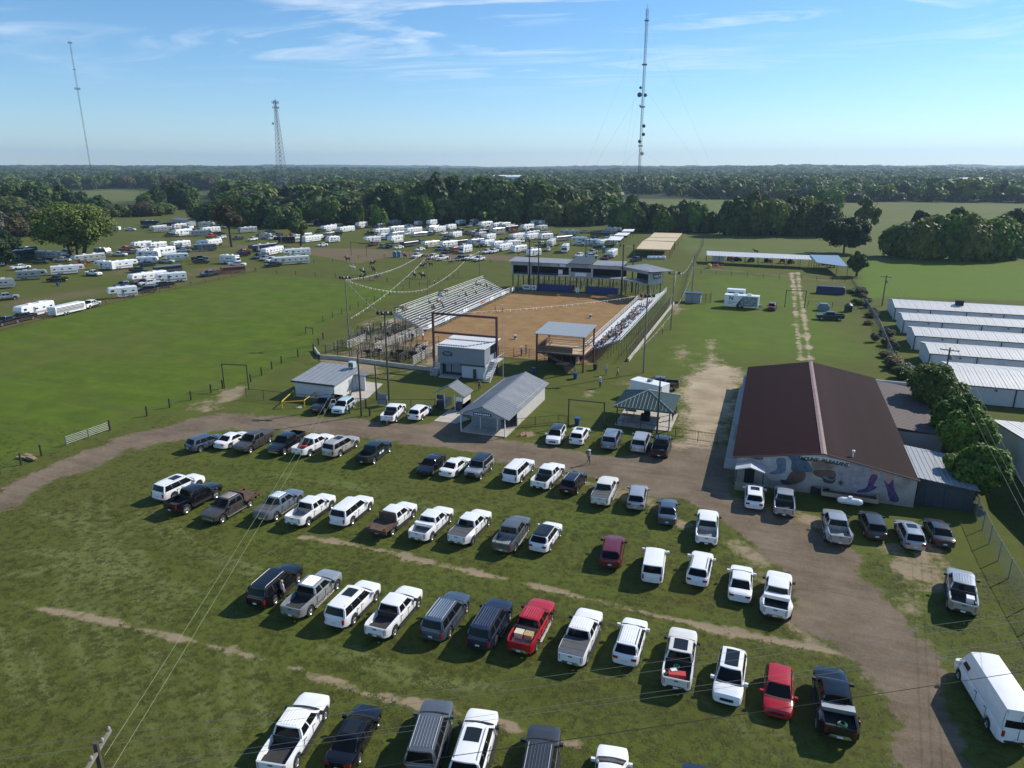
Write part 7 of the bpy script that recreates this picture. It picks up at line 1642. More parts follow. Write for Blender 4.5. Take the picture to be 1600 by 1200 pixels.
# kind, colour, near-side line: front end px, rear end px
LOT_ITEMS = [
 ('goose','silver',(97,406),(56,404)),('pickup','dgrey',(78,413),(44,413)),('pickup','pearl',(81,410),(110,410)),('goose','white',(20,415),(-30,418)),('pickup','white',(49,420),(20,423)),
 ('goose','silver',(75,436),(26,439)),('pickup','black',(68,441),(105,441)),('goose','white',(134,427),(81,431)),('pickup','white',(162,433),(123,430)),('goose','white',(148,421),(176,423)),('goose','white',(217,418),(175,423)),
 ('pickup','black',(230,427),(197,426)),('cargo_t','silver',(167,400),(147,399)),('pickup','white',(199,401),(170,401)),('travel','silver',(25,450),(-20,454)),('pickup','silver',(27,468),(-6,471)),
 ('pickup','black',(6,510),(28,505)),('pickup','black',(29,504),(51,500)),('goose','white',(35,500),(88,488)),('stock','white',(136,485),(88,496)),('pickup','white',(160,477),(137,484)),
 ('cargo_t','white',(184,361),(177,361)),('pickup','white',(214,361),(190,361)),('pickup','black',(241,357),(217,358)),('goose','navy',(248,353),(220,353)),('stock','maroon',(278,354),(262,354)),('goose','silver',(270,362),(241,364)),('pickup','white',(285,365),(264,364)),
 ('travel','silver',(297,362),(277,360)),('goose','bluegrey',(332,368),(299,370)),('fifth','silver',(335,357),(311,357)),('pickup','red',(324,372),(341,370)),('crossover','white',(341,374),(357,372)),
 ('goose','white',(211,390),(238,387)),('goose','white',(236,391),(262,388)),('goose','white',(272,389),(299,386)),('goose','grey',(302,394),(339,392)),('pickup','dgrey',(201,398),(216,396)),('travel','white',(213,404),(249,404)),('goose','white',(246,414),(215,415)),
 ('pickup','pale',(268,412),(247,412)),('goose','white',(296,408),(259,410)),('pickup','dgrey',(330,412),(298,413)),('goose','white',(208,445),(262,437)),('goose','white',(245,444),(293,440)),('pickup','navy',(184,452),(213,447)),('goose','white',(173,468),(214,464)),
 ('suv','black',(216,459),(242,457)),('pickup','white',(227,448),(245,446)),('pickup','black',(246,452),(270,449)),('pickup','dgrey',(316,434),(346,430)),('stock','rust',(348,429),(384,426)),('rv','white',(368,413),(346,412)),('pickup','white',(381,417),(358,417)),('pickup','black',(371,402),(392,400)),
 ('goose','navy',(394,395),(436,390)),('goose','white',(416,401),(459,392)),('goose','white',(444,402),(486,399)),('goose','pearl',(427,416),(484,412)),('pickup','black',(415,419),(443,416)),('pickup','slate',(401,406),(417,403)),('pickup','silver',(410,409),(428,405)),('pickup','white',(420,411),(438,408)),
 ('rv','silver',(376,365),(402,363)),('travel','silver',(420,374),(409,374)),('pickup','dgrey',(364,376),(384,374)),('pickup','white',(389,378),(407,375)),('pickup','white',(421,376),(440,374)),('pickup','grey',(433,364),(411,364)),('goose','black',(427,381),(462,380)),('goose','white',(506,376),(471,381)),('sedan','white',(496,386),(516,384)),('cargo_t','white',(514,380),(534,378)),
 ('goose','white',(507,362),(540,357)),('goose','white',(532,364),(562,360)),('fifth','pearl',(561,358),(579,355)),('pickup','white',(510,367),(525,365)),('pickup','black',(523,369),(537,367)),('goose','white',(587,367),(609,365)),('pickup','black',(571,368),(588,366)),('sedan','white',(591,369),(605,367)),
 ('goose','white',(611,363),(632,361)),('pickup','black',(612,369),(627,366)),('pickup','white',(628,369),(644,367)),('goose','white',(637,366),(660,363)),('stock','tan',(609,350),(629,347)),('sedan','grey',(626,350),(637,349)),('stock','dgrey',(639,347),(659,345)),('sedan','white',(632,354),(645,353)),
 ('travel','white',(652,353),(670,351)),('fifth','white',(672,354),(689,351)),('travel','white',(677,347),(694,346)),('goose','white',(678,364),(697,361)),('pickup','dgrey',(669,369),(682,367)),('pickup','white',(689,368),(702,366)),('goose','white',(573,381),(595,379)),('pickup','maroon',(576,386),(595,383)),
 ('crossover','grey',(597,389),(605,386)),('crossover','black',(607,389),(615,387)),('fifth','white',(612,382),(630,379)),('sedan','white',(619,390),(633,388)),('stock','dgrey',(632,387),(654,384)),('pickup','teal',(656,381),(663,380)),('goose','cream',(664,389),(687,386)),('sedan','white',(652,393),(666,391)),
 ('goose','white',(692,389),(715,386)),('suv','slate',(685,393),(697,391)),('pickup','white',(647,405),(664,401)),('pickup','white',(674,406),(687,403)),('pickup','white',(688,408),(702,405)),
 ('travel','white',(703,346),(719,344)),('travel','white',(717,352),(731,350)),('rv','white',(738,351),(751,350)),('pickup','silver',(731,356),(741,354)),('fifth','white',(752,357),(770,355)),('goose','white',(772,357),(788,355)),('pickup','black',(780,363),(791,361)),('stock','grey',(789,358),(805,356)),
 ('fifth','white',(818,362),(840,359)),('goose','white',(700,360),(713,358)),('goose','white',(708,373),(722,370)),('pickup','grey',(693,376),(707,373)),('goose','silver',(749,373),(760,371)),('goose','white',(761,377),(775,374)),('fifth','silver',(736,387),(756,385)),('goose','white',(758,387),(773,384)),
 ('rv','white',(724,397),(738,394)),('stock','rust',(709,395),(722,393)),('goose','white',(781,394),(801,390)),('goose','white',(773,389),(786,387)),('pickup','white',(757,398),(772,395)),('travel','white',(804,396),(824,393)),('goose','white',(802,376),(820,373)),('pickup','white',(812,381),(825,378)),('goose','white',(824,376),(842,373)),
 ('pickup','black',(779,381),(794,378)),('pickup','black',(718,408),(730,406)),('pickup','white',(730,408),(746,405)),('pickup','white',(747,409),(757,407)),('goose','pearl',(841,361),(855,360)),('cargo_t','white',(829,402),(851,399)),('crossover','white',(858,395),(862,390)),('goose','pearl',(862,387),(869,382)),('rv','white',(886,396),(891,390)),
 ('goose','silver',(874,369),(904,369)),('goose','ice',(895,381),(915,381)),('pickup','ice',(912,384),(896,384)),('goose','ice',(941,384),(917,385)),('goose','silver',(970,365),(944,364)),('pickup','silver',(920,365),(907,365)),('pickup','dgrey',(945,366),(927,366)),('pickup','black',(948,390),(926,390)),
 ('pickup','silver',(922,399),(936,396)),('pickup','ice',(931,404),(915,404)),('crossover','white',(904,403),(913,401)),('pickup','maroon',(948,408),(953,404)),('goose','white',(957,405),(965,400)),('pickup','navy',(991,410),(1004,408)),('stock','dgrey',(955,371),(905,369)),('pickup','navy',(1274,500),(1321,502)),
]
def zone(px, py, kind):
    if px > 1200: return 'beside the sandy lane'
    if px > 870: return 'behind the announcer building'
    if px < 215 and py > 462 or (px < 262 and py > 455): return 'along the left rail fence'
    if px < 300 and py > 425: return 'in the front left lot'
    if px < 300 and py > 392: return 'near the big spreading tree'
    if px < 350 and py <= 378: return 'near the mobile home'
    if px < 350: return 'left of the lone tree'
    if px < 500 and py > 388: return 'right of the lone tree'
    if px < 545 and py > 369: return 'behind the lone tree cluster'
    if py > 398: return 'along the riding field'
    if py > 378: return 'in the main lot front row'
    if py > 358.5: return 'in the main lot middle row'
    return 'by the dark wood'
rl = random.Random(3)
for kd, col, a, b in list(LOT_ITEMS):
    if kd in ('goose', 'stock', 'travel', 'fifth') and a[0] > 150 and a[0] < 860 and rl.random() < .6:
        dx, dy = a[0]-b[0], a[1]-b[1]; L_ = math.hypot(dx, dy); k_ = L_/Vector((G(*a)[0]-G(*b)[0], G(*a)[1]-G(*b)[1])).length; s_ = 6.4*k_/L_
        if all(abs(i_[2][0]-(a[0]+dx*s_*.5)) > 9 or abs(i_[2][1]-a[1]) > 3 for i_ in LOT_ITEMS if i_[0] in ('pickup', 'suv')): LOT_ITEMS.append(('pickup', rl.choice(('black','dgrey','white','white','navy','silver','maroon')), (a[0]+dx*s_, a[1]+dy*s_+.5), (a[0]+dx*s_*.1, a[1]+dy*s_*.1+.3)))
def clear_(px, py, rx, ry): return all(abs((i_[2][0]+i_[3][0])/2-px) > rx or abs(max(i_[2][1], i_[3][1])-py) > ry for i_ in LOT_ITEMS)
for x0_, x1_, y0_, y1_, n_, w_ in ((590,860,347,358,16,9),(590,860,360,376,16,10),(640,860,378,395,10,11),(500,580,350,362,3,14),(250,345,354,372,7,14),(0,150,396,450,6,24),(200,340,384,432,8,20),(395,500,364,380,5,14),(870,960,362,398,6,16)):
    for _ in range(n_*6):
        px, py = rl.uniform(x0_, x1_), rl.uniform(y0_, y1_)
        if clear_(px, py, w_*1.3, (py-333)*.10):
            kd = rl.choice(('goose','goose','travel','pickup','pickup','fifth','stock')); col = rl.choice(('white','white','white','silver','pearl','black','dgrey') if kd != 'pickup' else ('black','white','dgrey','navy','silver','red')); dy = w_*rl.uniform(.08,.16)
            LOT_ITEMS.append((kd, col, (px-w_, py+dy), (px+w_, py-dy))); n_ -= 1
            if n_ == 0: break
cnt_zone = {}
order = sorted(range(len(LOT_ITEMS)), key=lambda i: min(LOT_ITEMS[i][2][0], LOT_ITEMS[i][3][0]))
ZN = {}
for i in order:
    kd, col, a, b = LOT_ITEMS[i]; z_ = zone((a[0]+b[0])/2, max(a[1], b[1]), kd)
    key = (z_, 'trailer' if kd in TN else 'vehicle', col, kd); cnt_zone[key] = cnt_zone.get(key, 0)+1; ZN[i] = (z_, cnt_zone[key], key)
CN = {'silver': 'silver', 'dgrey': 'dark grey', 'pearl': 'off-white', 'white': 'white', 'black': 'black', 'navy': 'navy blue', 'maroon': 'maroon', 'red': 'red', 'bluegrey': 'blue-grey', 'grey': 'grey', 'rust': 'rust-brown', 'slate': 'slate blue', 'pale': 'pale green', 'tan': 'tan', 'teal': 'teal', 'cream': 'cream', 'ice': 'pale blue'}
KN = {'goose': 'gooseneck horse trailer', 'fifth': 'tall camper', 'rv': 'motorhome', 'travel': 'travel trailer', 'stock': 'stock trailer', 'cargo_t': 'small cargo trailer', 'pickup': 'pickup', 'suv': 'SUV', 'crossover': 'SUV', 'sedan': 'car'}
GL = {'t': 'trailers and campers in the rodeo lot', 'v': 'trucks and cars in the rodeo lot'}
for i, (kd, col, a, b) in enumerate(LOT_ITEMS):
    z_, nth, key = ZN[i]; tot = cnt_zone[key]
    lab = '%s %s %s%s' % (CN[col], KN[kd], z_, '' if tot == 1 else ', %s from the left' % ordinal(nth))
    A, B = Vector(G(*a)), Vector(G(*b)); d = (A-B); dist = ((A+B)/2).length
    Lp = d.length
    dn = d.normalized(); away = Vector(((A+B)/2)).normalized(); sd = Vector((-dn.y, dn.x)); sd = sd if sd.dot(away) > 0 else -sd
    c = (A+B)/2+sd*1.0; h = math.atan2(dn.y, dn.x); gz = ground_z(c.x, c.y)
    if kd in TN:
        lim = {'goose': (7.0, 13.0), 'fifth': (8, 11), 'rv': (7, 10), 'travel': (5.5, 8.5), 'stock': (5.5, 11), 'cargo_t': (3.8, 6.5)}[kd]; L_ = min(max(Lp, lim[0]), lim[1])
        c = A-dn*L_/2+sd*1.2 if Lp > L_ else c+sd*.2
        nm, ct = TN[kd]; kk_ = 'travel' if kd == 'cargo_t' else kd
        if kd == 'cargo_t': kk_ = 'stock' if i % 2 else 'travel'
        if dist > 330:
            me, allr = trailer_proto(kk_, L_, True); o = link(nm, me, None, (c.x, c.y, gz), h); set_mats(o, allr, col)
        else:
            o = thing(nm, lab, ct, (c.x, c.y, gz), h)
            for n_, me, r_, l_ in trailer_proto(kk_, L_, False): q = link(n_, me, o, l_); set_mats(q, r_, col)
        tag(o, lab, ct, GL['t'])
    else:
        place_vehicle(kd, col, (c.x, c.y), h, lab, GL['v'], (), far=dist > 230, z=gz)
place_vehicle('crossover', 'maroon', G(1206, 484), R(-95), 'small dark red and silver SUV right of the letter N trailer', 'vehicles on the back grass', ())
place_vehicle('pickup', 'brown', G(1030, 607), R(188), 'grey-brown crew cab pickup behind the white food trailer', 'vehicles on the back grass', ())

# ================================================================ people and horses
def skin_mesh(name, verts, edges, radii, root=0, sub=1, mats=(), matfn=None):
    me = bpy.data.meshes.new(name); me.from_pydata([tuple(v) for v in verts], edges, [])
    o = bpy.data.objects.new(name, me); COL.objects.link(o)
    sm = o.modifiers.new('s', 'SKIN'); sm.use_smooth_shade = True
    for i, v in enumerate(me.skin_vertices[0].data): v.radius = radii[i] if isinstance(radii[i], tuple) else (radii[i], radii[i]); v.use_root = (i == root)
    if sub: ss_ = o.modifiers.new('u', 'SUBSURF'); ss_.levels = sub; ss_.render_levels = sub
    dg = bpy.context.evaluated_depsgraph_get(); dg.update(); res = bpy.data.meshes.new_from_object(o.evaluated_get(dg)); bpy.data.objects.remove(o); bpy.data.meshes.remove(me)
    res.materials.clear()
    for m in mats: res.materials.append(m)
    if matfn:
        for p in res.polygons: p.material_index = matfn(p.center)
    res.name = name; return res
SKIN = [P_('skin_light', (.48,.29,.20), .6), P_('skin_tan', (.30,.17,.11), .6)]
CL = {'white': P_('cloth_white', (.66,.67,.69), .85), 'blue': P_('cloth_blue', (.10,.17,.36), .85), 'lightblue': P_('cloth_light_blue', (.36,.46,.60), .85), 'navy': P_('cloth_navy', (.015,.02,.05), .85), 'black': P_('cloth_black', (.012,.012,.014), .85), 'red': P_('cloth_red', (.34,.03,.04), .85), 'grey': P_('cloth_grey', (.20,.20,.21), .85), 'pink': P_('cloth_pink', (.48,.20,.24), .85), 'tan': P_('cloth_tan', (.36,.28,.18), .85), 'green': P_('cloth_green', (.06,.14,.07), .85), 'jeans': P_('jeans_denim', (.045,.065,.12), .9)}
def person_mesh(pose):
    # hips at index 0
    v = [(0,0,.95),(0,0,1.15),(0,0,1.38),(0,0,1.50),(0,0.01,1.60),(0,.02,1.70)]; e = [(0,1),(1,2),(2,3),(3,4),(4,5)]; r = [(.15,.12),(.145,.11),(.16,.115),(.06,.06),(.10,.095),(.075,.075)]
    def limb(root, pts, rr):
        i0 = root
        for p, q in zip(pts, rr): v.append(p); r.append(q); e.append((i0, len(v)-1)); i0 = len(v)-1
        return i0
    hands = []
    def arm(sx, el, ha):
        i = limb(2, [(sx*.19,0,1.40), el, ha], [.062,.048,.034]); d = (Vector(ha)-Vector(el)).normalized()
        sd = d.cross(Vector((0,1,0))).normalized() if abs(d.y) < .9 else Vector((1,0,0))
        pl = tuple(Vector(ha)+d*.07); v.append(pl); r.append((.038,.02)); e.append((i, len(v)-1)); pi_ = len(v)-1
        for k, (o_, ln) in enumerate(((-.027,.055),(-.009,.07),(.009,.065),(.027,.05))):
            p = Vector(pl)+sd*o_+d*(.035+ln); v.append(tuple(p)); r.append(.009); e.append((pi_, len(v)-1))
        p = Vector(ha)+sd*-.06+d*.07; v.append(tuple(p)); r.append(.010); e.append((i, len(v)-1))
    if pose == 'stand':
        arm(1,(.25,-.02,1.13),(.26,.08,.90)); arm(-1,(-.25,-.02,1.13),(-.26,.08,.90))
        for sx in (1,-1): limb(0, [(sx*.10,0,.86),(sx*.11,.02,.48),(sx*.12,-.01,.09),(sx*.13,.14,.045)], [.095,.062,.045,.04])
    elif pose == 'walk':
        arm(1,(.24,-.10,1.13),(.25,.02,.90)); arm(-1,(-.24,.08,1.14),(-.24,.24,.98))
        limb(0, [(.10,.02,.86),(.11,.24,.52),(.11,.22,.11),(.12,.36,.05)], [.095,.062,.045,.04]); limb(0, [(-.10,-.02,.86),(-.10,-.12,.48),(-.10,-.34,.14),(-.10,-.24,.045)], [.095,.062,.045,.04])
    else:
        dz = -.46 if pose == 'sit' else 0
        v[:] = [(x,y,z+dz) for x,y,z in v]
        if pose == 'sit': # seat height .42 below hips
            for sx in (1,-1): limb(0, [(sx*.10,.08,.47),(sx*.12,.46,.47),(sx*.12,.50,.08),(sx*.12,.62,.045)], [.095,.068,.046,.04])
            a_ = len(v)
            for sx in (1,-1):
                i = limb(2, [(sx*.19,0,.94),(sx*.23,.10,.70),(sx*.13,.32,.58),(sx*.11,.39,.56)], [.062,.048,.036,.034])
                for k in range(4): v.append((sx*(.075+.02*k),.46,.55)); r.append(.009); e.append((i, len(v)-1))
        else: # riding
            for sx in (1,-1): limb(0, [(sx*.20,.06,.86),(sx*.33,.30,.60),(sx*.34,.16,.22),(sx*.34,.30,.17)], [.095,.066,.046,.04])
            for sx in (1,-1):
                i = limb(2, [(sx*.19,0,1.40),(sx*.22,.10,1.16),(sx*.08,.34,1.10),(sx*.06,.40,1.09)], [.062,.048,.036,.034])
                for k in range(4): v.append((sx*(.03+.018*k),.46,1.07)); r.append(.009); e.append((i, len(v)-1))
    zoff = -.46 if pose == 'sit' else 0
    def mf(c):
        z = c.z-zoff
        if z > 1.47: return 2
        if abs(c.x) > .155 and z > (.7 if pose != 'sit' else .9): return 0 if (c-Vector((0,0,1.40+zoff))).length < .42 else 2
        if pose == 'sit' and z > 1.0 and c.y < .25: return 0
        if z > .98: return 0 if (c-Vector((0,0,1.40+zoff))).length < .46 else 2
        if z < .10 and pose != 'sit': return 3
        if pose == 'sit' and c.z < .09: return 3
        return 1
    return skin_mesh('person', v, e, r, 0, 1, [CL['white'], CL['jeans'], SKIN[0], CL['black']], mf)
PM = {p: person_mesh(p) for p in ('stand', 'walk', 'sit', 'ride')}
m = MB(); m.lathe_z([(0,.0),(.19,-.015),(.21,.03),(.19,.005),(.105,.01),(.10,.10),(.06,.125),(0,.12)], (0,0,0), 14); HAT = m.mesh('hat', [CL['white']], R(50))
m = MB(); m.lathe_z([(.108,-.05),(.112,.0),(.10,.06),(.05,.10),(0,.11)], (0,-.01,0), 12); m.v = [(x,y*1.1,z) for x,y,z in m.v]; HAIR = m.mesh('hair', [CL['black']], R(60))
m = MB(); 
for sx in (-.035,.035): m.obox((sx,.108,0.01),(.02,.01,.012))
m.obox((0,.118,-.02),(.018,.03,.03)); m.obox((0,.104,-.055),(.045,.01,.008)); FACE = m.mesh('face_features', [P_('face_feature_brown',(.16,.08,.06),.7)])  # eyes, nose and mouth in one dark brown
def person(pose, pos, z, rz, shirt, trousers='jeans', hat=None, skin=0, label='', group=None, scale=1.0, hair='black'):
    o = link('person', PM[pose], None, (pos[0], pos[1], z), rz, scale)
    for i, mt in enumerate((CL[shirt], CL[trousers], SKIN[skin], CL['black'])): o.material_slots[i].link = 'OBJECT'; o.material_slots[i].material = mt
    tag(o, label, 'person', group); hz = 1.68 if pose != 'sit' else 1.22
    c = link('hat' if hat else 'hair', HAT if hat else HAIR, o, (0,.015,hz+(.04 if hat else 0)))
    c.material_slots[0].link = 'OBJECT'; c.material_slots[0].material = CL[hat] if hat else ({'black': P_('hair_dark',(.02,.014,.010),.7), 'blonde': P_('hair_blonde',(.42,.30,.14),.7)}[hair])
    if hz: link('face', FACE, o, (0,.01,hz-.06))
    return o
FOLK = [
 (920,725,'walk','grey','navy','white',R(-60)-1.0,'man in grey shirt and white hat walking on the dirt road'),
 (937.5,606,'stand','lightblue','navy','white',R(160),'man with a white cowboy hat standing left of the pavilion'),
 (947,586,'stand','lightblue','grey','tan',R(10),'person in a pale blue shirt under the right bleachers'),
 (965,590,'walk','tan','navy',None,R(80),'dark-clothed person by the light pole shadow'),
 (1035,521,'stand','tan','black','tan',R(90),'person standing on the grass behind the right bleachers'),
 (1051,657,'walk','black','navy','white',R(30),'person stepping out at the right corner of the pavilion'),
 (907,578,'stand','black','black',None,R(200),'person in black on the stairs of the viewing stand'),
 (749,610,'walk','grey','black','black',R(200),'man in black hat walking behind the ticket kiosk'),
 (443,937,'stand','white','navy',None,R(-20),'blonde woman in a white top beside the black SUV'),
 (499,567,'stand','black','black','white',R(60),'person with a white hat at the curved concrete wall'),
 (773.7,486,'stand','tan','navy','tan',R(-60),'left of two people on the arena floor near the red frame'),
 (785,488,'stand','white','black','white',R(-40),'man in white shirt on the arena floor, right of two'),
 (822,554,'stand','navy','black','black',R(90),'person at the arena fence beside the viewing stand, right one'),
 (815,556,'stand','blue','navy','white',R(70),'person at the arena fence beside the viewing stand, left one'),
 (661,532,'stand','white','navy','white',R(90),'person in white by the near corner of the left bleachers'),
 (645,533,'stand','black','navy','white',R(40),'left person in black at the foot of the left bleachers'),
 (640,535,'stand','lightblue','navy',None,R(-40),'left-most person by the front stairs of the left bleachers'),
 (576,524,'stand','lightblue','navy','white',R(120),'person in pale shirt by the stock pens, left group'),
 (570,526,'stand','navy','navy',None,R(160),'person in navy by the stock pens, left group'),
 (679,448,'stand','grey','navy','white',R(0),'person alone in the field behind the left bleachers'),
 (832,395,'stand','tan','black','tan',R(0),'person standing near a trailer behind the announcer building'),
 (810,401,'walk','black','black',None,R(60),'person walking on the track behind the announcer building'),
 (235,362,'stand','grey','black',None,R(0),'person by the back row trailers at the left'),
 (1003,676,'stand','navy','navy',None,R(0),None),
]
for px, py, pose, sh, tr_, ht, rz, lb in FOLK:
    if lb is None: continue
    x_, y_ = G(px, py); person(pose, (x_, y_), ground_z(x_, y_) if 'stairs' not in lb else .8, rz, sh, tr_, ht, rnd.choice((0,0,1)), lb, None, 1.0, 'blonde' if 'blonde' in lb else 'black')
shirts = ['white','blue','lightblue','navy','black','red','grey','pink','tan','white','black','navy']
# spectators: (row, distance along)
def seat_people(A, n, z0, rise, run, spots, facing, gname, where):
    spots = sorted(spots); per = {}
    for row, s in spots:
        per[row] = per.get(row, 0)+1; x_ = A[0]+n[0]*row*run; y_ = A[1]+s; sh = rnd.choice(shirts); ht = rnd.choice((None, None, 'white', 'tan', 'black')); tr_ = rnd.choice(('jeans','jeans','black','tan'))
        lb = 'spectator in %s, %s row, %s from near end, %s' % (sh.replace('lightblue', 'light blue'), ordinal(row+1), ordinal(per[row]), where)
        person('sit', (x_, y_), z0+row*rise+.02, facing+rnd.uniform(-.3,.3), sh, tr_, ht, rnd.choice((0,0,1)), lb, gname)
sp = set()
for k_ in range(400):
    row = rnd.choice((1,2,2,3,3,4,4,5,5,6,7)); s = abs(rnd.gauss(0, 1))*12+.8
    if s > 42: continue
    if rnd.random() < .4: s = 20+rnd.random()*22
    s = round(s/.62)*.62
    if all(not (r0 == row and abs(s0-s) < .6) for r0, s0 in sp): sp.add((row, s))
    if len(sp) >= 104: break
seat_people((-29.3, 122.2), (1, 0), .95, .28, .60, list(sp), R(90), 'spectators on the right bleachers', 'right bleachers')
ws_ = [(9,3.2),(9,4.6),(8,14.5),(7,17.5),(7,18.4),(9,22),(6,18.2),(5,12.3),(5,13.1),(4,16.5),(3,3.5),(2,5.5),(6,28),(5,31),(8,33),(3,22),(2,27),(4,36),(7,38),(8,42),(8,42.8),(7,43.5),(6,44),(5,45),(6,45.8),(4,46),(3,44.5)]
seat_people((-67.6, 129.5), (-1, 0), .95, .28, .62, ws_, R(-90), 'spectators on the left bleachers', 'left bleachers')
for i in range(34):
    x_ = rnd.uniform(-60.5, -38.6)
    if -50.6 < x_ < -47.4: continue
    person('stand', (x_, 191.2+rnd.random()*.5), 1.5 if False else 0.0, rnd.uniform(0,6.28), rnd.choice(shirts), 'jeans', rnd.choice(('white','black','tan')), rnd.choice((0,1)), '%s rodeo hand counted behind the blue bucking chutes' % ordinal(i+1), 'rodeo hands behind the bucking chutes')
# horses
def horse_mesh(gait):
    v = [(-.55,0,1.28),(-.15,0,1.22),(.35,0,1.24),(.62,0,1.32),(.95,0,1.66),(1.12,0,1.90),(1.30,0,1.84),(1.56,0,1.62),(1.64,0,1.55)]; e = [(i,i+1) for i in range(8)]
    r = [(.26,.30),(.27,.31),(.26,.31),(.20,.26),(.12,.17),(.10,.12),(.10,.12),(.075,.08),(.06,.06)]
    def chain(root, pts, rr):
        i0 = root
        for p, q in zip(pts, rr): v.append(p); r.append(q); e.append((i0, len(v)-1)); i0 = len(v)-1
    a = {'stand': (0,0,0,0), 'trot': (.28,-.22,-.25,.30)}[gait]
    for k, sy in enumerate((1,-1)):
        d = a[k]; chain(2, [(.45+d*.2,sy*.16,.98),(.47+d,sy*.15,.58),(.46+d*1.1,sy*.15,.16+abs(d)*.35),(.52+d*1.2,sy*.15,.05+abs(d)*.3)], [.12,.06,.045,.055])
        d = a[2+k]; chain(0, [(-.62+d*.2,sy*.17,.95),(-.50+d*.6,sy*.16,.74),(-.74+d,sy*.15,.50),(-.68+d*1.1,sy*.15,.15+abs(d)*.2),(-.62+d*1.1,sy*.15,.05+abs(d)*.15)], [.15,.11,.06,.042,.055])
    chain(0, [(-.84,0,1.32),(-.98,0,1.05),(-1.0,0,.72)], [.05,.06,.03])
    for sy in (1,-1): chain(5, [(1.10,sy*.06,2.04)], [.025])
    return skin_mesh('horse', v, e, r, 1, 1, [P_('horse_coat', (.05,.028,.018), .6)], None)
HM = {g: horse_mesh(g) for g in ('stand', 'trot')}
COATS = {'dark': P_('coat_dark_bay', (.022,.014,.010), .55), 'bay': P_('coat_bay', (.10,.045,.022), .55), 'sorrel': P_('coat_sorrel', (.22,.09,.04), .55), 'grey': P_('coat_grey', (.24,.24,.24), .6), 'palomino': P_('coat_palomino', (.42,.30,.16), .6), 'pale': P_('coat_pale', (.5,.46,.38), .6)}
m = MB(); m.grid([[(.28-.56*u, .30*math.sin(a), 1.54-.30*(1-math.cos(a))+(.05 if u in (0,1) else 0)) for a in (-1.2,-.8,-.4,0,.4,.8,1.2)] for u in (0,.5,1)]); SADDLE = m.mesh('saddle', [P_('saddle_leather', (.06,.03,.015), .6)])
m = MB(); m.box(.55,1.1,-.02,.02,1.62,1.70); m.add([(.66,0,1.62),(1.12,0,2.0),(1.0,0,2.02),(.55,0,1.68),(.66,.03,1.62),(1.12,.03,2.0),(1.0,.03,2.02),(.55,.03,1.68)], [(0,1,2,3),(7,6,5,4)]); MANE = m.mesh('mane', [P_('mane_dark', (.012,.009,.007), .8)])
HORSES = [(544,409,'dark',200,1,'dark horse and rider, leftmost of the riding field'),(582,416,'dark',25,1,'dark horse trotting beneath its rider at the back of the field'),(584,426,'bay',160,1,'bay horse under the rider with a pale shirt'),(568,430,'dark',185,1,'dark horse just above the pennant string'),(566,438,'dark',30,1,'dark horse below the pennant string, left'),(589,438,'grey',20,1,'grey horse below the pennant string, right'),
 (552,423,'pale',250,1,'pale horse with rider in the left of the field'),(648,435,'bay',150,1,'bay horse with white-shirted rider, left of a close pair'),(661,436,'dark',190,1,'dark horse with white-hatted rider, right of a close pair'),(660,420,'dark',10,1,'dark horse behind the tall pole in the field'),(673,417,'dark',240,1,'dark horse seen right of the field pole'),(704,413,'dark',200,1,'dark horse before the row of white trucks'),
 (633,404,'bay',170,1,'bay horse standing beside the blue portable toilets'),(139,415,'sorrel',180,0,'sorrel horse tied between two white trailers'),(131,413,'palomino',10,0,'palomino horse tied at the back of a long trailer'),(30,437,'pale',90,0,'pale horse behind the grey trailer at the left edge'),(732,371,'dark',0,0,'dark horse grazing in the middle of the trailer lot, left'),(738,371,'bay',10,0,'bay horse in the middle of the trailer lot, right'),
 (850,397,'dark',10,0,'dark horse tied behind a small cargo trailer'),(870,388,'bay',5,0,'bay horse tied to the trailer behind the white SUV'),(345,386,'sorrel',0,0,'sorrel horse right of the grey trailer near the lone tree'),(1181,397,'dark',170,0,'black horse behind the white machinery shed'),(868,371,'dark',0,0,'dark animal beside the long silver trailer')]
for i, (px, py, ct, hd, rd, lb) in enumerate(HORSES):
    x_, y_ = G(px, py); o = link('horse', HM['trot' if rd and i % 2 else 'stand'], None, (x_, y_, 0), R(hd)); o.material_slots[0].link = 'OBJECT'; o.material_slots[0].material = COATS[ct]; tag(o, lb, 'horse')
    link('mane', MANE, o)
    if rd:
        link('saddle', SADDLE, o); p = person('ride', (x_, y_), .62, R(hd)-math.pi/2, 'white' if 'white' in lb else rnd.choice(('white','black','grey','navy','pink')), 'jeans', rnd.choice(('white','white','tan','black')), 0, 'rider on the '+lb.replace(' beneath its rider','').replace(' and rider','').replace(' with rider',''), 'riders in the field behind the left bleachers')
cow = skin_mesh('steer', [(-.6,0,1.1),(0,0,1.08),(.6,0,1.12),(.95,0,1.18),(1.2,0,1.05)]+[(x+dx,y,z) for x in (-.5,.5) for y in (-.2,.2) for dx,z in ((0,.75),(.02,.4),(0,.06))], [(0,1),(1,2),(2,3),(3,4)]+[q for b,r0 in ((5,0),(8,0),(11,2),(14,2)) for q in ((r0,b),(b,b+1),(b+1,b+2))], [(.3,.34),(.32,.36),(.28,.34),(.15,.2),(.1,.12)]+[.13,.06,.05]*4, 1, 1, [P_('steer_black', (.012,.010,.009), .7)])
for i, (x_, y_) in enumerate(((-60.5,109.2),(-60.2,110.6),(-62.8,109.6),(-59.4,111.2),(-61.6,110.9),(-66.5,110.2),(-67.2,109.0),(-71,122.5),(-60.8,115.5),(-59.6,114.8))):
    tag(link('steer', cow, None, (x_, y_, 0), rnd.uniform(0, 6.28)), '%s black steer, counted from the near right corner of the stock pens' % ordinal(i+1), 'steer', 'steers in the stock pens')
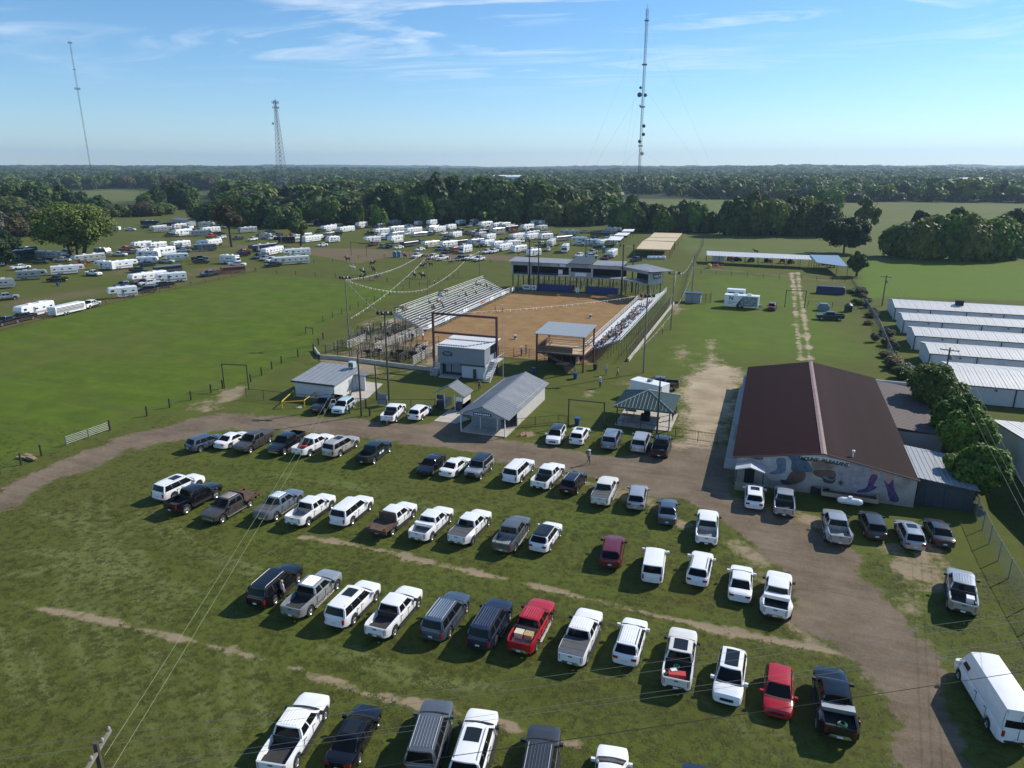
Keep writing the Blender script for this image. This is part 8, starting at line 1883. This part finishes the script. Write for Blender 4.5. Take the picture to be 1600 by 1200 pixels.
# ================================================================ trees
LEAF = {'dark': leaf_mat('leaves_dark', (0.018,0.040,0.015), (0.042,0.079,0.024), (0.103,0.152,0.042)), 'mid': leaf_mat('leaves_mid', (0.034,0.066,0.017), (0.079,0.132,0.029), (0.172,0.218,0.045)),
        'yellow': leaf_mat('leaves_yellow_green', (0.040,0.066,0.016), (0.087,0.121,0.026), (0.178,0.198,0.040)), 'olive': leaf_mat('leaves_grey_olive', (0.037,0.042,0.029), (0.079,0.087,0.061), (0.139,0.139,0.099)),
        'brown': leaf_mat('leaves_brownish', (0.040,0.037,0.018), (0.092,0.079,0.034), (0.158,0.121,0.053)), 'fresh': leaf_mat('leaves_fresh', (.034,.076,.011), (.078,.156,.019), (.150,.235,.031))}
M_BARK = P_('bark', (.060,.046,.036), .9, noise=.3, nscale=2)
def crown_np(seed, rx, ry, rz, nl, leaf, nleaf, lift=0.0, droop=0.0, shape='round', lobe=.42):
    """leaf cards scattered through lobes of a crown; returns verts, faces, tone per face"""
    rs = np.random.RandomState(seed); c = []
    for i in range(nl):
        while True:
            p = rs.uniform(-1, 1, 3)
            if shape == 'cone': ok = np.hypot(p[0], p[1]) < .95*(1-(p[2]+1)/2)**.8+.05
            elif shape == 'umbrella': ok = np.dot(p, p) < 1 and p[2] > -.35
            else: ok = np.dot(p*np.array([1,1,1]), p) < .92 and p[2] > -.8
            if ok: break
        if rs.rand() < .75 and shape != 'cone': p = p/np.linalg.norm(p)*rs.uniform(.45,.80)
        r = lobe*rs.uniform(.55, 1.15)*(1-.3*max(0, p[2])) if shape != 'cone' else .24*rs.uniform(.6,1.1)*(1.25-(p[2]+1)/2)
        c.append((p*np.array([rx,ry,rz])*.78, np.array([rx,ry,min(rz, rx)])*r))
    # core lumps keep the crown opaque
    V_, F_, T_ = [], [], []
    wgt = np.array([q[1].prod()**(2/3) for q in c]); wgt /= wgt.sum(); ch = rs.choice(nl, nleaf, p=wgt)
    C_ = np.array([q[0] for q in c])[ch]; Rr = np.array([q[1] for q in c])[ch]; d = rs.normal(size=(nleaf, 3)); d /= np.linalg.norm(d, axis=1)[:, None]
    d[:, 2] = np.where((d[:, 2] < -.3) & (rs.rand(nleaf) < .5), -d[:, 2], d[:, 2])
    rad = rs.uniform(.68, 1.14, nleaf)[:, None]+ (rs.rand(nleaf, 1) < .06)*.12; P0 = C_+d*Rr*rad
    nrm = d+rs.normal(size=(nleaf, 3))*.5+np.array([.12,.14,.45]); nrm /= np.linalg.norm(nrm, axis=1)[:, None]; t = np.cross(nrm, rs.normal(size=(nleaf, 3))); t /= np.linalg.norm(t, axis=1)[:, None]; b = np.cross(nrm, t)
    s = leaf*rs.uniform(.55, 1.35, nleaf)[:, None]
    q = np.stack([P0-t*s-b*s*.25, P0+b*s*-.75, P0+t*s-b*s*.1, P0+t*s*.25+b*s*.8, P0-t*s*.7+b*s*.6], 1).reshape(-1, 3)
    tone = np.repeat(rs.rand(nl)[ch]*.7+rs.rand(nleaf)*.3, 1)
    F = np.arange(nleaf*5).reshape(-1, 5)
    return q, F, tone, c
def mesh_from_np(name, q, F, tone, mat, cores=None, cs=.78, seed=0):
    nF, k = F.shape; vs = [q]; polys_idx = [F.reshape(-1)]; sizes = [k]*nF; tn = [tone]
    if cores is not None:
        bm = bmesh.new(); bmesh.ops.create_icosphere(bm, subdivisions=2, radius=1.0); iv = np.array([v.co[:] for v in bm.verts]); fi = np.array([[v.index for v in f.verts] for f in bm.faces]); bm.free(); off = len(q); rs = np.random.RandomState(seed)
        for ce, rr in cores:
            w_ = iv*(1+rs.uniform(-.22,.12,(len(iv),1)))*rr*cs+ce; vs.append(w_); polys_idx.append((fi+off).reshape(-1)); off += len(iv); sizes += [3]*len(fi); tn.append(np.full(len(fi), .25))  # cores get a darker tone: shade inside the crown put into the colour
    Vv = np.concatenate(vs); I = np.concatenate(polys_idx).astype(np.int32); sizes = np.array(sizes); st = np.concatenate([[0], np.cumsum(sizes)[:-1]]).astype(np.int32)
    me = bpy.data.meshes.new(name); me.vertices.add(len(Vv)); me.vertices.foreach_set('co', Vv.ravel()); me.loops.add(len(I)); me.loops.foreach_set('vertex_index', I); me.polygons.add(len(sizes)); me.polygons.foreach_set('loop_start', st); me.update(calc_edges=True)
    at = me.attributes.new('tone', 'FLOAT', 'FACE'); at.data.foreach_set('value', np.concatenate(tn).astype(np.float32)); me.materials.append(mat); return me
def trunk_mesh(name, h, r, seed, spread, n=7, multi=1):
    rs = random.Random(seed); m = MB()
    for k in range(multi):
        x0 = 0 if multi == 1 else rs.uniform(-1,1)*spread*.18; y0 = 0 if multi == 1 else rs.uniform(-1,1)*spread*.1; top = Vector((x0*2.2+rs.uniform(-.3,.3), y0*2+rs.uniform(-.3,.3), h*.42)); m.tube((x0,y0,-.3), tuple(top), r, 8, 0, r*.7, False)
        for i in range(n):
            a = rs.uniform(0, 6.28); e = top+Vector((math.cos(a)*spread*rs.uniform(.35,.75), math.sin(a)*spread*rs.uniform(.35,.75), h*rs.uniform(.2,.42))); mid = top.lerp(e, .5)+Vector((0,0,-h*.03)); m.tube(tuple(top), tuple(mid), r*.5, 6, 0, r*.35, False); m.tube(tuple(mid), tuple(e), r*.35, 5, 0, r*.12, False)
    return m.mesh(name, [M_BARK])
CR = {}
def crown_mesh(var, col):
    key = (var, col)
    if key in CR: return CR[key]
    base = ('g', var)
    if base not in CR:
        shape = 'round'
        q, F, tn, c = crown_np(100+var, 5, 5, 4.6 if shape != 'cone' else 6.5, 30, .50, 3400, shape=shape)
        CR[base] = (q, F, tn, c)
    q, F, tn, c = CR[base]; CR[key] = mesh_from_np('crown', q, F, tn, LEAF[col], c, .66, var); return CR[key]
TRK = [trunk_mesh('trunk', 9, .32, 50+i, 3.4) for i in range(3)]
def tree(x, y, h, w, col, label, var, group=None, z=None, name='broadleaf_tree', base=.18):
    z = ground_z(x, y) if z is None else z; ch = h*(1-base); t = thing(name, label, 'tree', (x, y, z), rnd.uniform(0, 6.28), group)
    w = max(w, ch*.80); sz = ch/9.2; o = link('crown', crown_mesh(var, col), t, (0, 0, h*base+ch/2), 0, (w/10, w/10, sz)); link('trunk', TRK[var % 3], t, (0,0,0), 0, (w/10, w/10, h/9)); return t
def tpx(px, py, top, wpx, col, label, var=None, group=None, **k):
    x, y = G(px, py); h = height_at(px, py, top); d = -x*math.sin(YAW)+y*math.cos(YAW); w_ = wpx*(d*_c+CAM_H*_s)/1110.0
    return tree(x, y, h, w_, col, label, rnd.randrange(6) if var is None else var, group, **k)
# hero trees -------------------------------------------------
def hero(px, py, top, wpx, col, label, seed, shape='round', nl=60, nleaf=15000, leaf=.34, multi=1, base=.15, name='broadleaf_tree', r=.4, lobe=.25, depth=1.0, cs=.52):
    x, y = G(px, py); h = height_at(px, py, top); d = -x*math.sin(YAW)+y*math.cos(YAW); w_ = wpx*(d*_c+CAM_H*_s)/1110.0
    t = thing(name, label, 'tree', (x, y, ground_z(x, y)), YAW); ch = h*(1-base)
    q, F, tn, c = crown_np(seed, w_/2, w_/2*depth, ch/2, nl, leaf, nleaf, shape=shape, lobe=lobe); q[:, 2] += h*base+ch/2; c = [(a+np.array([0,0,h*base+ch/2]), b) for a, b in c]
    link('crown', mesh_from_np('crown', q, F, tn, LEAF[col], c, cs, seed), t); link('trunk', trunk_mesh('trunk', h, r, seed, w_/2, 9, multi), t); return t
hero(118, 402, 302, 136, 'mid', 'big spreading green tree with several trunks among the left trailers', 3, 'round', 90, 26000, .42, 4, .06, r=.45, lobe=.28, cs=.66)
hero(362, 386, 313, 66, 'brown', 'thin dark brownish tree standing alone in the trailer lot', 4, 'round', 46, 5200, .42, 1, .34, r=.6, lobe=.20, cs=.35)
hero(468, 384, 342, 36, 'mid', 'small leaning tree right of the lone brownish tree', 5, 'round', 22, 3000, .42, 2, .3, r=.3, cs=.5)
hero(10, 415, 358, 60, 'dark', 'dark bushy tree at the left edge beside the trailers', 6, 'round', 40, 9000, .4, 1, .02)
hero(1450, 652, 558, 100, 'mid', 'round dense green tree at the back corner of the mural hall', 7, 'round', 70, 26000, .20, 1, .06)
hero(1487, 695, 604, 88, 'fresh', 'second green tree of the clump beside the mural hall', 8, 'round', 55, 20000, .20, 1, .06)
hero(1508, 730, 628, 104, 'fresh', 'third green tree of the clump, beside the lean-to roof', 9, 'round', 70, 26000, .19, 1, .05)
hero(1517, 780, 682, 104, 'fresh', 'nearest green tree of the clump, beside the grey shed', 10, 'round', 80, 28000, .18, 1, .03)
hero(1480, 640, 590, 40, 'yellow', 'small yellowish green tree between the clump trees', 11, 'round', 24, 6000, .2, 1, .05)
hero(1338, 432, 390, 40, 'mid', 'round bush at the end of the hay barn roof', 12, 'round', 30, 5000, .34, 1, .0, name='bush')
hero(1318, 396, 330, 96, 'dark', 'big dark tree behind the machinery shed', 13, 'round', 60, 12000, .5, 1, .05)
hero(1352, 372, 301, 46, 'mid', 'tall upright tree right of the big dark tree', 14, 'round', 34, 6000, .5, 1, .12)
# rows ---------------------------------------------------------
ROWS = [
 # points (px, base row, top row), spacing px, width px, colours, label, group
 ([(-30,372,330),(40,370,324),(85,366,322)], 24, 44, ['olive','olive','brown'], 'grey-olive tree in the clump at the far left', 'grey-olive trees at the far left'),
 ([(-20,335,282),(60,333,285),(110,330,290),(150,332,300)], 22, 42, ['dark','dark','mid'], 'dark tree in the left-hand wood behind the grey-olive trees', 'dark trees on the left'),
 ([(85,295,272),(200,293,270),(330,296,272)], 14, 26, ['mid','brown','mid','yellow'], 'tree behind the small left meadow', 'trees behind the small left meadow'),
 ([(160,340,318),(230,338,316),(262,336,314)], 17, 34, ['mid','brown','yellow'], 'shrubby tree along the road at the left', 'roadside trees at the left'),
 ([(232,330,300),(250,328,290),(275,325,278),(300,326,286)], 15, 34, ['dark','mid'], 'dark tree beyond the left road', 'dark trees beyond the left road'),
 ([(310,344,316),(345,346,310),(380,352,298),(420,354,306),(455,356,322)], 16, 38, ['mid','yellow','dark'], 'green tree left of the lattice tower', 'green trees below the lattice tower'),
 ([(350,315,286),(400,312,288),(430,305,290)], 18, 34, ['mid','yellow','dark'], 'tree just left of the lattice tower base', 'trees round the lattice tower'),
 ([(470,345,305),(510,352,308),(560,352,315),(595,354,322)], 14, 28, ['mid','fresh','dark','yellow'], 'mixed green tree behind the middle of the lot', 'mixed trees behind the middle of the lot'),
 ([(490,320,285),(540,318,280),(590,320,284)], 16, 32, ['mid','dark','brown'], 'taller tree behind the mixed trees', 'second line of trees behind the lot'),
 ([(590,345,288),(640,346,290),(680,346,276),(740,348,275),(790,348,278),(830,346,276),(880,348,290)], 15, 50, ['dark','dark','mid','dark'], 'tall dark tree of the wood behind the main trailer lot', 'tall dark trees behind the main trailer lot'),
 ([(650,350,306),(665,351,304)], 15, 34, ['fresh'], 'bright green tree at the edge of the dark wood', 'bright green trees at the dark wood'),
 ([(800,348,292),(845,348,290),(880,352,318),(930,352,306)], 15, 42, ['mid','yellow','dark'], 'lighter green tree right of the dark wood', 'lighter green trees right of the dark wood'),
 ([(965,360,318),(1000,360,306),(1040,362,322),(1075,362,310),(1110,364,326)], 13, 40, ['dark','mid','fresh','dark'], 'tree behind the tan cattle sheds', 'trees behind the tan cattle sheds'),
 ([(1140,366,310),(1180,368,300),(1220,368,305),(1260,366,300),(1300,368,318)], 13, 48, ['dark','mid','dark','yellow','mid'], 'tree in the dense hedge behind the machinery shed', 'trees behind the machinery shed'),
 ([(1275,335,290),(1300,334,292)], 18, 40, ['yellow','fresh'], 'pale yellow-green rounded tree above the dense hedge', 'pale trees above the hedge'),
 ([(1392,400,350),(1430,404,345),(1480,406,328),(1520,408,340),(1570,404,335)], 13, 52, ['dark','mid','fresh','dark','yellow'], 'tree in the dark clump on the edge of the right field', 'trees in the right-hand clump'),
 ([(1428,370,322),(1575,385,322)], 60, 42, ['dark','brown'], 'rounded tree standing behind the right-hand clump', 'trees behind the right-hand clump'),
 ([(1598,396,345),(1640,400,350)], 18, 40, ['dark'], 'dark tree at the right edge of the pasture', 'dark trees at the right edge'),
]
for pts, sp_, wpx, cols, lab, grp in ROWS:
    L_ = [0]
    for a, b in zip(pts, pts[1:]): L_.append(L_[-1]+abs(b[0]-a[0]))
    n = max(1, int(L_[-1]/sp_))+1
    for i in range(n):
        s = min(L_[-1], i*L_[-1]/max(1, n-1)); px = float(np.interp(s, L_, [p[0] for p in pts]))+rnd.uniform(-.25,.25)*sp_; py = float(np.interp(s, L_, [p[1] for p in pts]))+rnd.uniform(-1.2,1.5); top = float(np.interp(s, L_, [p[2] for p in pts]))+rnd.uniform(-4,5)
        tpx(px, py, top, wpx*rnd.uniform(.8,1.25), cols[(i+rnd.randrange(2)) % len(cols)], '%s, %s from the left' % (lab, ordinal(i+1)), group=grp, base=rnd.uniform(-.16,-.08))
# weeds and shrubs on the rough fence line
SH = GP([(1335,445),(1345,470),(1358,495),(1372,520),(1392,560),(1405,590),(1418,612)])
k_ = 0
SHS = sorted(rnd.random()*(len(SH)-1) for _ in range(34))
for i in range(34):
    s = SHS[i]; a, b = SH[int(s)], SH[int(s)+1]; f = s-int(s); x_ = a[0]+(b[0]-a[0])*f+rnd.uniform(-1.6,1.6); y_ = a[1]+(b[1]-a[1])*f; k_ += 1
    o = tree(x_, y_, rnd.uniform(.8,2.2), rnd.uniform(1.6,3.6), rnd.choice(('brown','olive','mid','brown')), '%s scrubby bush from the far end of the rough fence line' % ordinal(i+1), rnd.choice((0,1,3,5)), 'scrub bushes on the rough fence line', name='shrub', base=0)
# ---- woods beyond: one mass
def instancer(name, pts, srcs, smin, smax, zs, label=None, seed=1, attr_scale=None):
    me = bpy.data.meshes.new(name); me.from_pydata([tuple(p) for p in pts], [], [])
    at = me.attributes.new('sz', 'FLOAT', 'POINT'); at.data.foreach_set('value', np.asarray(attr_scale, dtype=np.float32) if attr_scale is not None else np.ones(len(pts), dtype=np.float32))
    o = link(name, me); ng = bpy.data.node_groups.new(name, 'GeometryNodeTree'); ng.interface.new_socket('Geometry', in_out='INPUT', socket_type='NodeSocketGeometry'); ng.interface.new_socket('Geometry', in_out='OUTPUT', socket_type='NodeSocketGeometry')
    gi = ng.nodes.new('NodeGroupInput'); go = ng.nodes.new('NodeGroupOutput'); ip = ng.nodes.new('GeometryNodeInstanceOnPoints'); L = ng.links.new
    g2i = ng.nodes.new('GeometryNodeGeometryToInstance')
    for s in srcs:
        oi = ng.nodes.new('GeometryNodeObjectInfo'); oi.inputs['Object'].default_value = s; oi.inputs['As Instance'].default_value = False; L(oi.outputs['Geometry'], g2i.inputs[0])
    L(gi.outputs[0], ip.inputs['Points']); L(g2i.outputs[0], ip.inputs['Instance']); ip.inputs['Pick Instance'].default_value = True
    ri = ng.nodes.new('FunctionNodeRandomValue'); ri.data_type = 'INT'; ri.inputs['Min'].default_value = 0; ri.inputs['Max'].default_value = len(srcs)-1; ri.inputs['Seed'].default_value = seed
    io = [s for s in ri.outputs if s.enabled][0] if any(s.enabled for s in ri.outputs) else ri.outputs[2]; L(ri.outputs[2], ip.inputs['Instance Index'])
    rr = ng.nodes.new('FunctionNodeRandomValue'); rr.data_type = 'FLOAT_VECTOR'; rr.inputs[0].default_value = (0,0,0); rr.inputs[1].default_value = (0,0,6.283); rr.inputs['Seed'].default_value = seed+3
    L(rr.outputs[0], ip.inputs['Rotation'])
    na = ng.nodes.new('GeometryNodeInputNamedAttribute'); na.data_type = 'FLOAT'; na.inputs[0].default_value = 'sz'
    rs_ = ng.nodes.new('FunctionNodeRandomValue'); rs_.data_type = 'FLOAT_VECTOR'; rs_.inputs[0].default_value = (smin,smin,zs[0]); rs_.inputs[1].default_value = (smax,smax,zs[1]); rs_.inputs['Seed'].default_value = seed+7
    vm = ng.nodes.new('ShaderNodeVectorMath'); vm.operation = 'SCALE'; L(rs_.outputs[0], vm.inputs[0]); L([s for s in na.outputs if s.type == 'VALUE'][0], vm.inputs['Scale']); L(vm.outputs[0], ip.inputs['Scale']); L(ip.outputs[0], go.inputs[0])
    md = o.modifiers.new('scatter', 'NODES'); md.node_group = ng; return o
rsn = np.random.RandomState(5)
srcs = []
for i, col in enumerate(('dark','mid','mid','olive','fresh','dark','yellow','mid')):
    q, F, tn, c = crown_np(300+i, 6.5, 6.5, 5.5, 12, 1.25, 330, shape='round'); q[:, 2] += 6; c = [(a+np.array([0,0,6.0]), b) for a, b in c]
    srcs.append(bpy.data.objects.new('wood_source', mesh_from_np('wood_crown', q, F, tn, LEAF[col], c[:7], .95, i)))
def wood_points(f0, f1, spacing, seed):
    rs = np.random.RandomState(seed); out_ = []; half = math.tan(R(47)); A_ = half*(f1*f1-f0*f0); n = int(A_/spacing**2)
    f = np.sqrt(rs.uniform(f0*f0, f1*f1, n)); l = rs.uniform(-1, 1, n)*half*f
    x = l*math.cos(YAW)-f*math.sin(YAW); y = l*math.sin(YAW)+f*math.cos(YAW); return x, y, f, l
def excl(x, y):
    e = sd_poly(x, y, GP([(960,356),(960,300),(1110,311),(1340,317),(1380,315),(1700,319),(2000,330),(2000,440),(1340,480),(960,400)])) < 0
    for p in ([(60,346),(66,311),(90,293),(250,294),(345,298),(352,346)],[(75,314),(85,295),(180,293),(250,296),(250,314),(150,322)],[(285,303),(290,297),(336,296),(337,304)],[(402,308),(405,301),(484,301),(490,312),(440,330)],[(-300,420),(-300,356),(250,336),(520,340),(600,352),(960,352),(960,420)]): e |= sd_poly(x, y, GP(p)) < 0
    return e
x, y, f, l = wood_points(430, 2300, 14.5, 11)
clear = fbm(x, y, 260, 131, 2) > .64
keep = ~excl(x, y) & ~(clear & (f > 1100)) & ((f > 620) | (np.abs(l) > 10)) ; x, y, f = x[keep], y[keep], f[keep]
z = np.array([ground_z(a, b) for a, b in zip(x, y)])
sz = np.clip(.75+fbm(x, y, 60, 141, 2)*.8, .7, 1.5)
o = instancer('woodland', list(zip(x, y, z-1.0)), srcs, 1.0, 1.7, (.8, 1.6), seed=2, attr_scale=sz); tag(o, 'unbroken mixed woodland spreading behind the fields to the middle distance', 'woodland', None, 'stuff')
x, y, f, l = wood_points(2300, 11000, 44, 12); clear = fbm(x, y, 700, 151, 3) > .67; keep = ~clear; x, y, f = x[keep], y[keep], f[keep]
z = np.array([ground_z(a, b) for a, b in zip(x, y)]); sz = np.clip(.6+fbm(x, y, 200, 161, 2)*1.0, .7, 1.7)
o = instancer('distant_forest', list(zip(x, y, z-3)), srcs[:5], 2.6, 3.8, (1.1, 1.9), seed=5, attr_scale=sz); tag(o, 'blue-green forest fading to the horizon', 'forest', None, 'stuff')
# ---- grass tufts on the near meadow
tf = []
for i in range(5):
    rs = random.Random(900+i); m = MB()
    for b in range(13):
        a = rs.uniform(0, 6.28); d = rs.uniform(0, .16); x_, y_ = d*math.cos(a), d*math.sin(a); ln = rs.uniform(.012,.05); lean = rs.uniform(.09,.20); w_ = rs.uniform(.014,.026); c_, s_ = math.cos(a), math.sin(a)
        m.add([(x_-s_*w_, y_+c_*w_, 0), (x_+s_*w_, y_-c_*w_, 0), (x_+c_*lean, y_+s_*lean, ln)], [(0,1,2)])
    me = m.mesh('tuft', [leaf_mat('grass_blade_%d' % i, (.085+.006*i,.108,.024), (.115+.006*i,.140,.034), (.15,.165,.05), .5)]); srcs_o = bpy.data.objects.new('tuft_source', me); tf.append(srcs_o)
n = 62000; fx = np.sqrt(rsn.uniform(18**2, 96**2, n)); lx = rsn.uniform(-1, 1, n)*1.0*fx
x = lx*math.cos(YAW)-fx*math.sin(YAW); y = lx*math.sin(YAW)+fx*math.cos(YAW)
iy = np.clip(np.searchsorted(ys, y)-1, 0, ny-2); ix = np.clip(np.searchsorted(xs, x)-1, 0, nx-2)
ok = (dirt[iy, ix] < .35) & (bare[iy, ix] < .3)  & (sand[iy, ix] < .3) & (fbm(x, y, 1.1, 171, 2) > .2) & (rsn.rand(n) > np.clip((fx-52)/42, 0, 1))
ok &= ~((x > -3) & (y > 64) & (x < 24))
x, y, ix, iy = x[ok], y[ok], ix[ok], iy[ok]
fx_ = (x-xs[ix])/(xs[ix+1]-xs[ix]); fy_ = (y-ys[iy])/(ys[iy+1]-ys[iy]); z = (Z[iy, ix]*(1-fx_)+Z[iy, ix+1]*fx_)*(1-fy_)+(Z[iy+1, ix]*(1-fx_)+Z[iy+1, ix+1]*fx_)*fy_
sz = .7+fbm(x, y, 2.4, 181, 2)*.7
o = instancer('grass', list(zip(x, y, z)), tf, .8, 1.3, (.6, 1.2), seed=9, attr_scale=sz); tag(o, 'rough mown grass of the parking meadow', 'grass', None, 'stuff')
# ---- air
HAZE = True
if HAZE:
    m = MB(); m.box(-11500, 9000, -420, 13500, -12, 300); hz = m.build('haze', [], None); tag(hz, kind='stuff')
    hm_ = bpy.data.materials.new('haze_air'); hm_.use_nodes = True; t = hm_.node_tree; t.nodes.remove(t.nodes['Principled BSDF'])
    pv_ = N(t, 'ShaderNodeVolumePrincipled'); pv_.inputs['Color'].default_value = (.56,.78,1,1); pv_.inputs['Density'].default_value = 0.000095; pv_.inputs['Anisotropy'].default_value = 0.25
    t.links.new(pv_.outputs[0], t.nodes['Material Output'].inputs['Volume']); hz.data.materials.append(hm_)
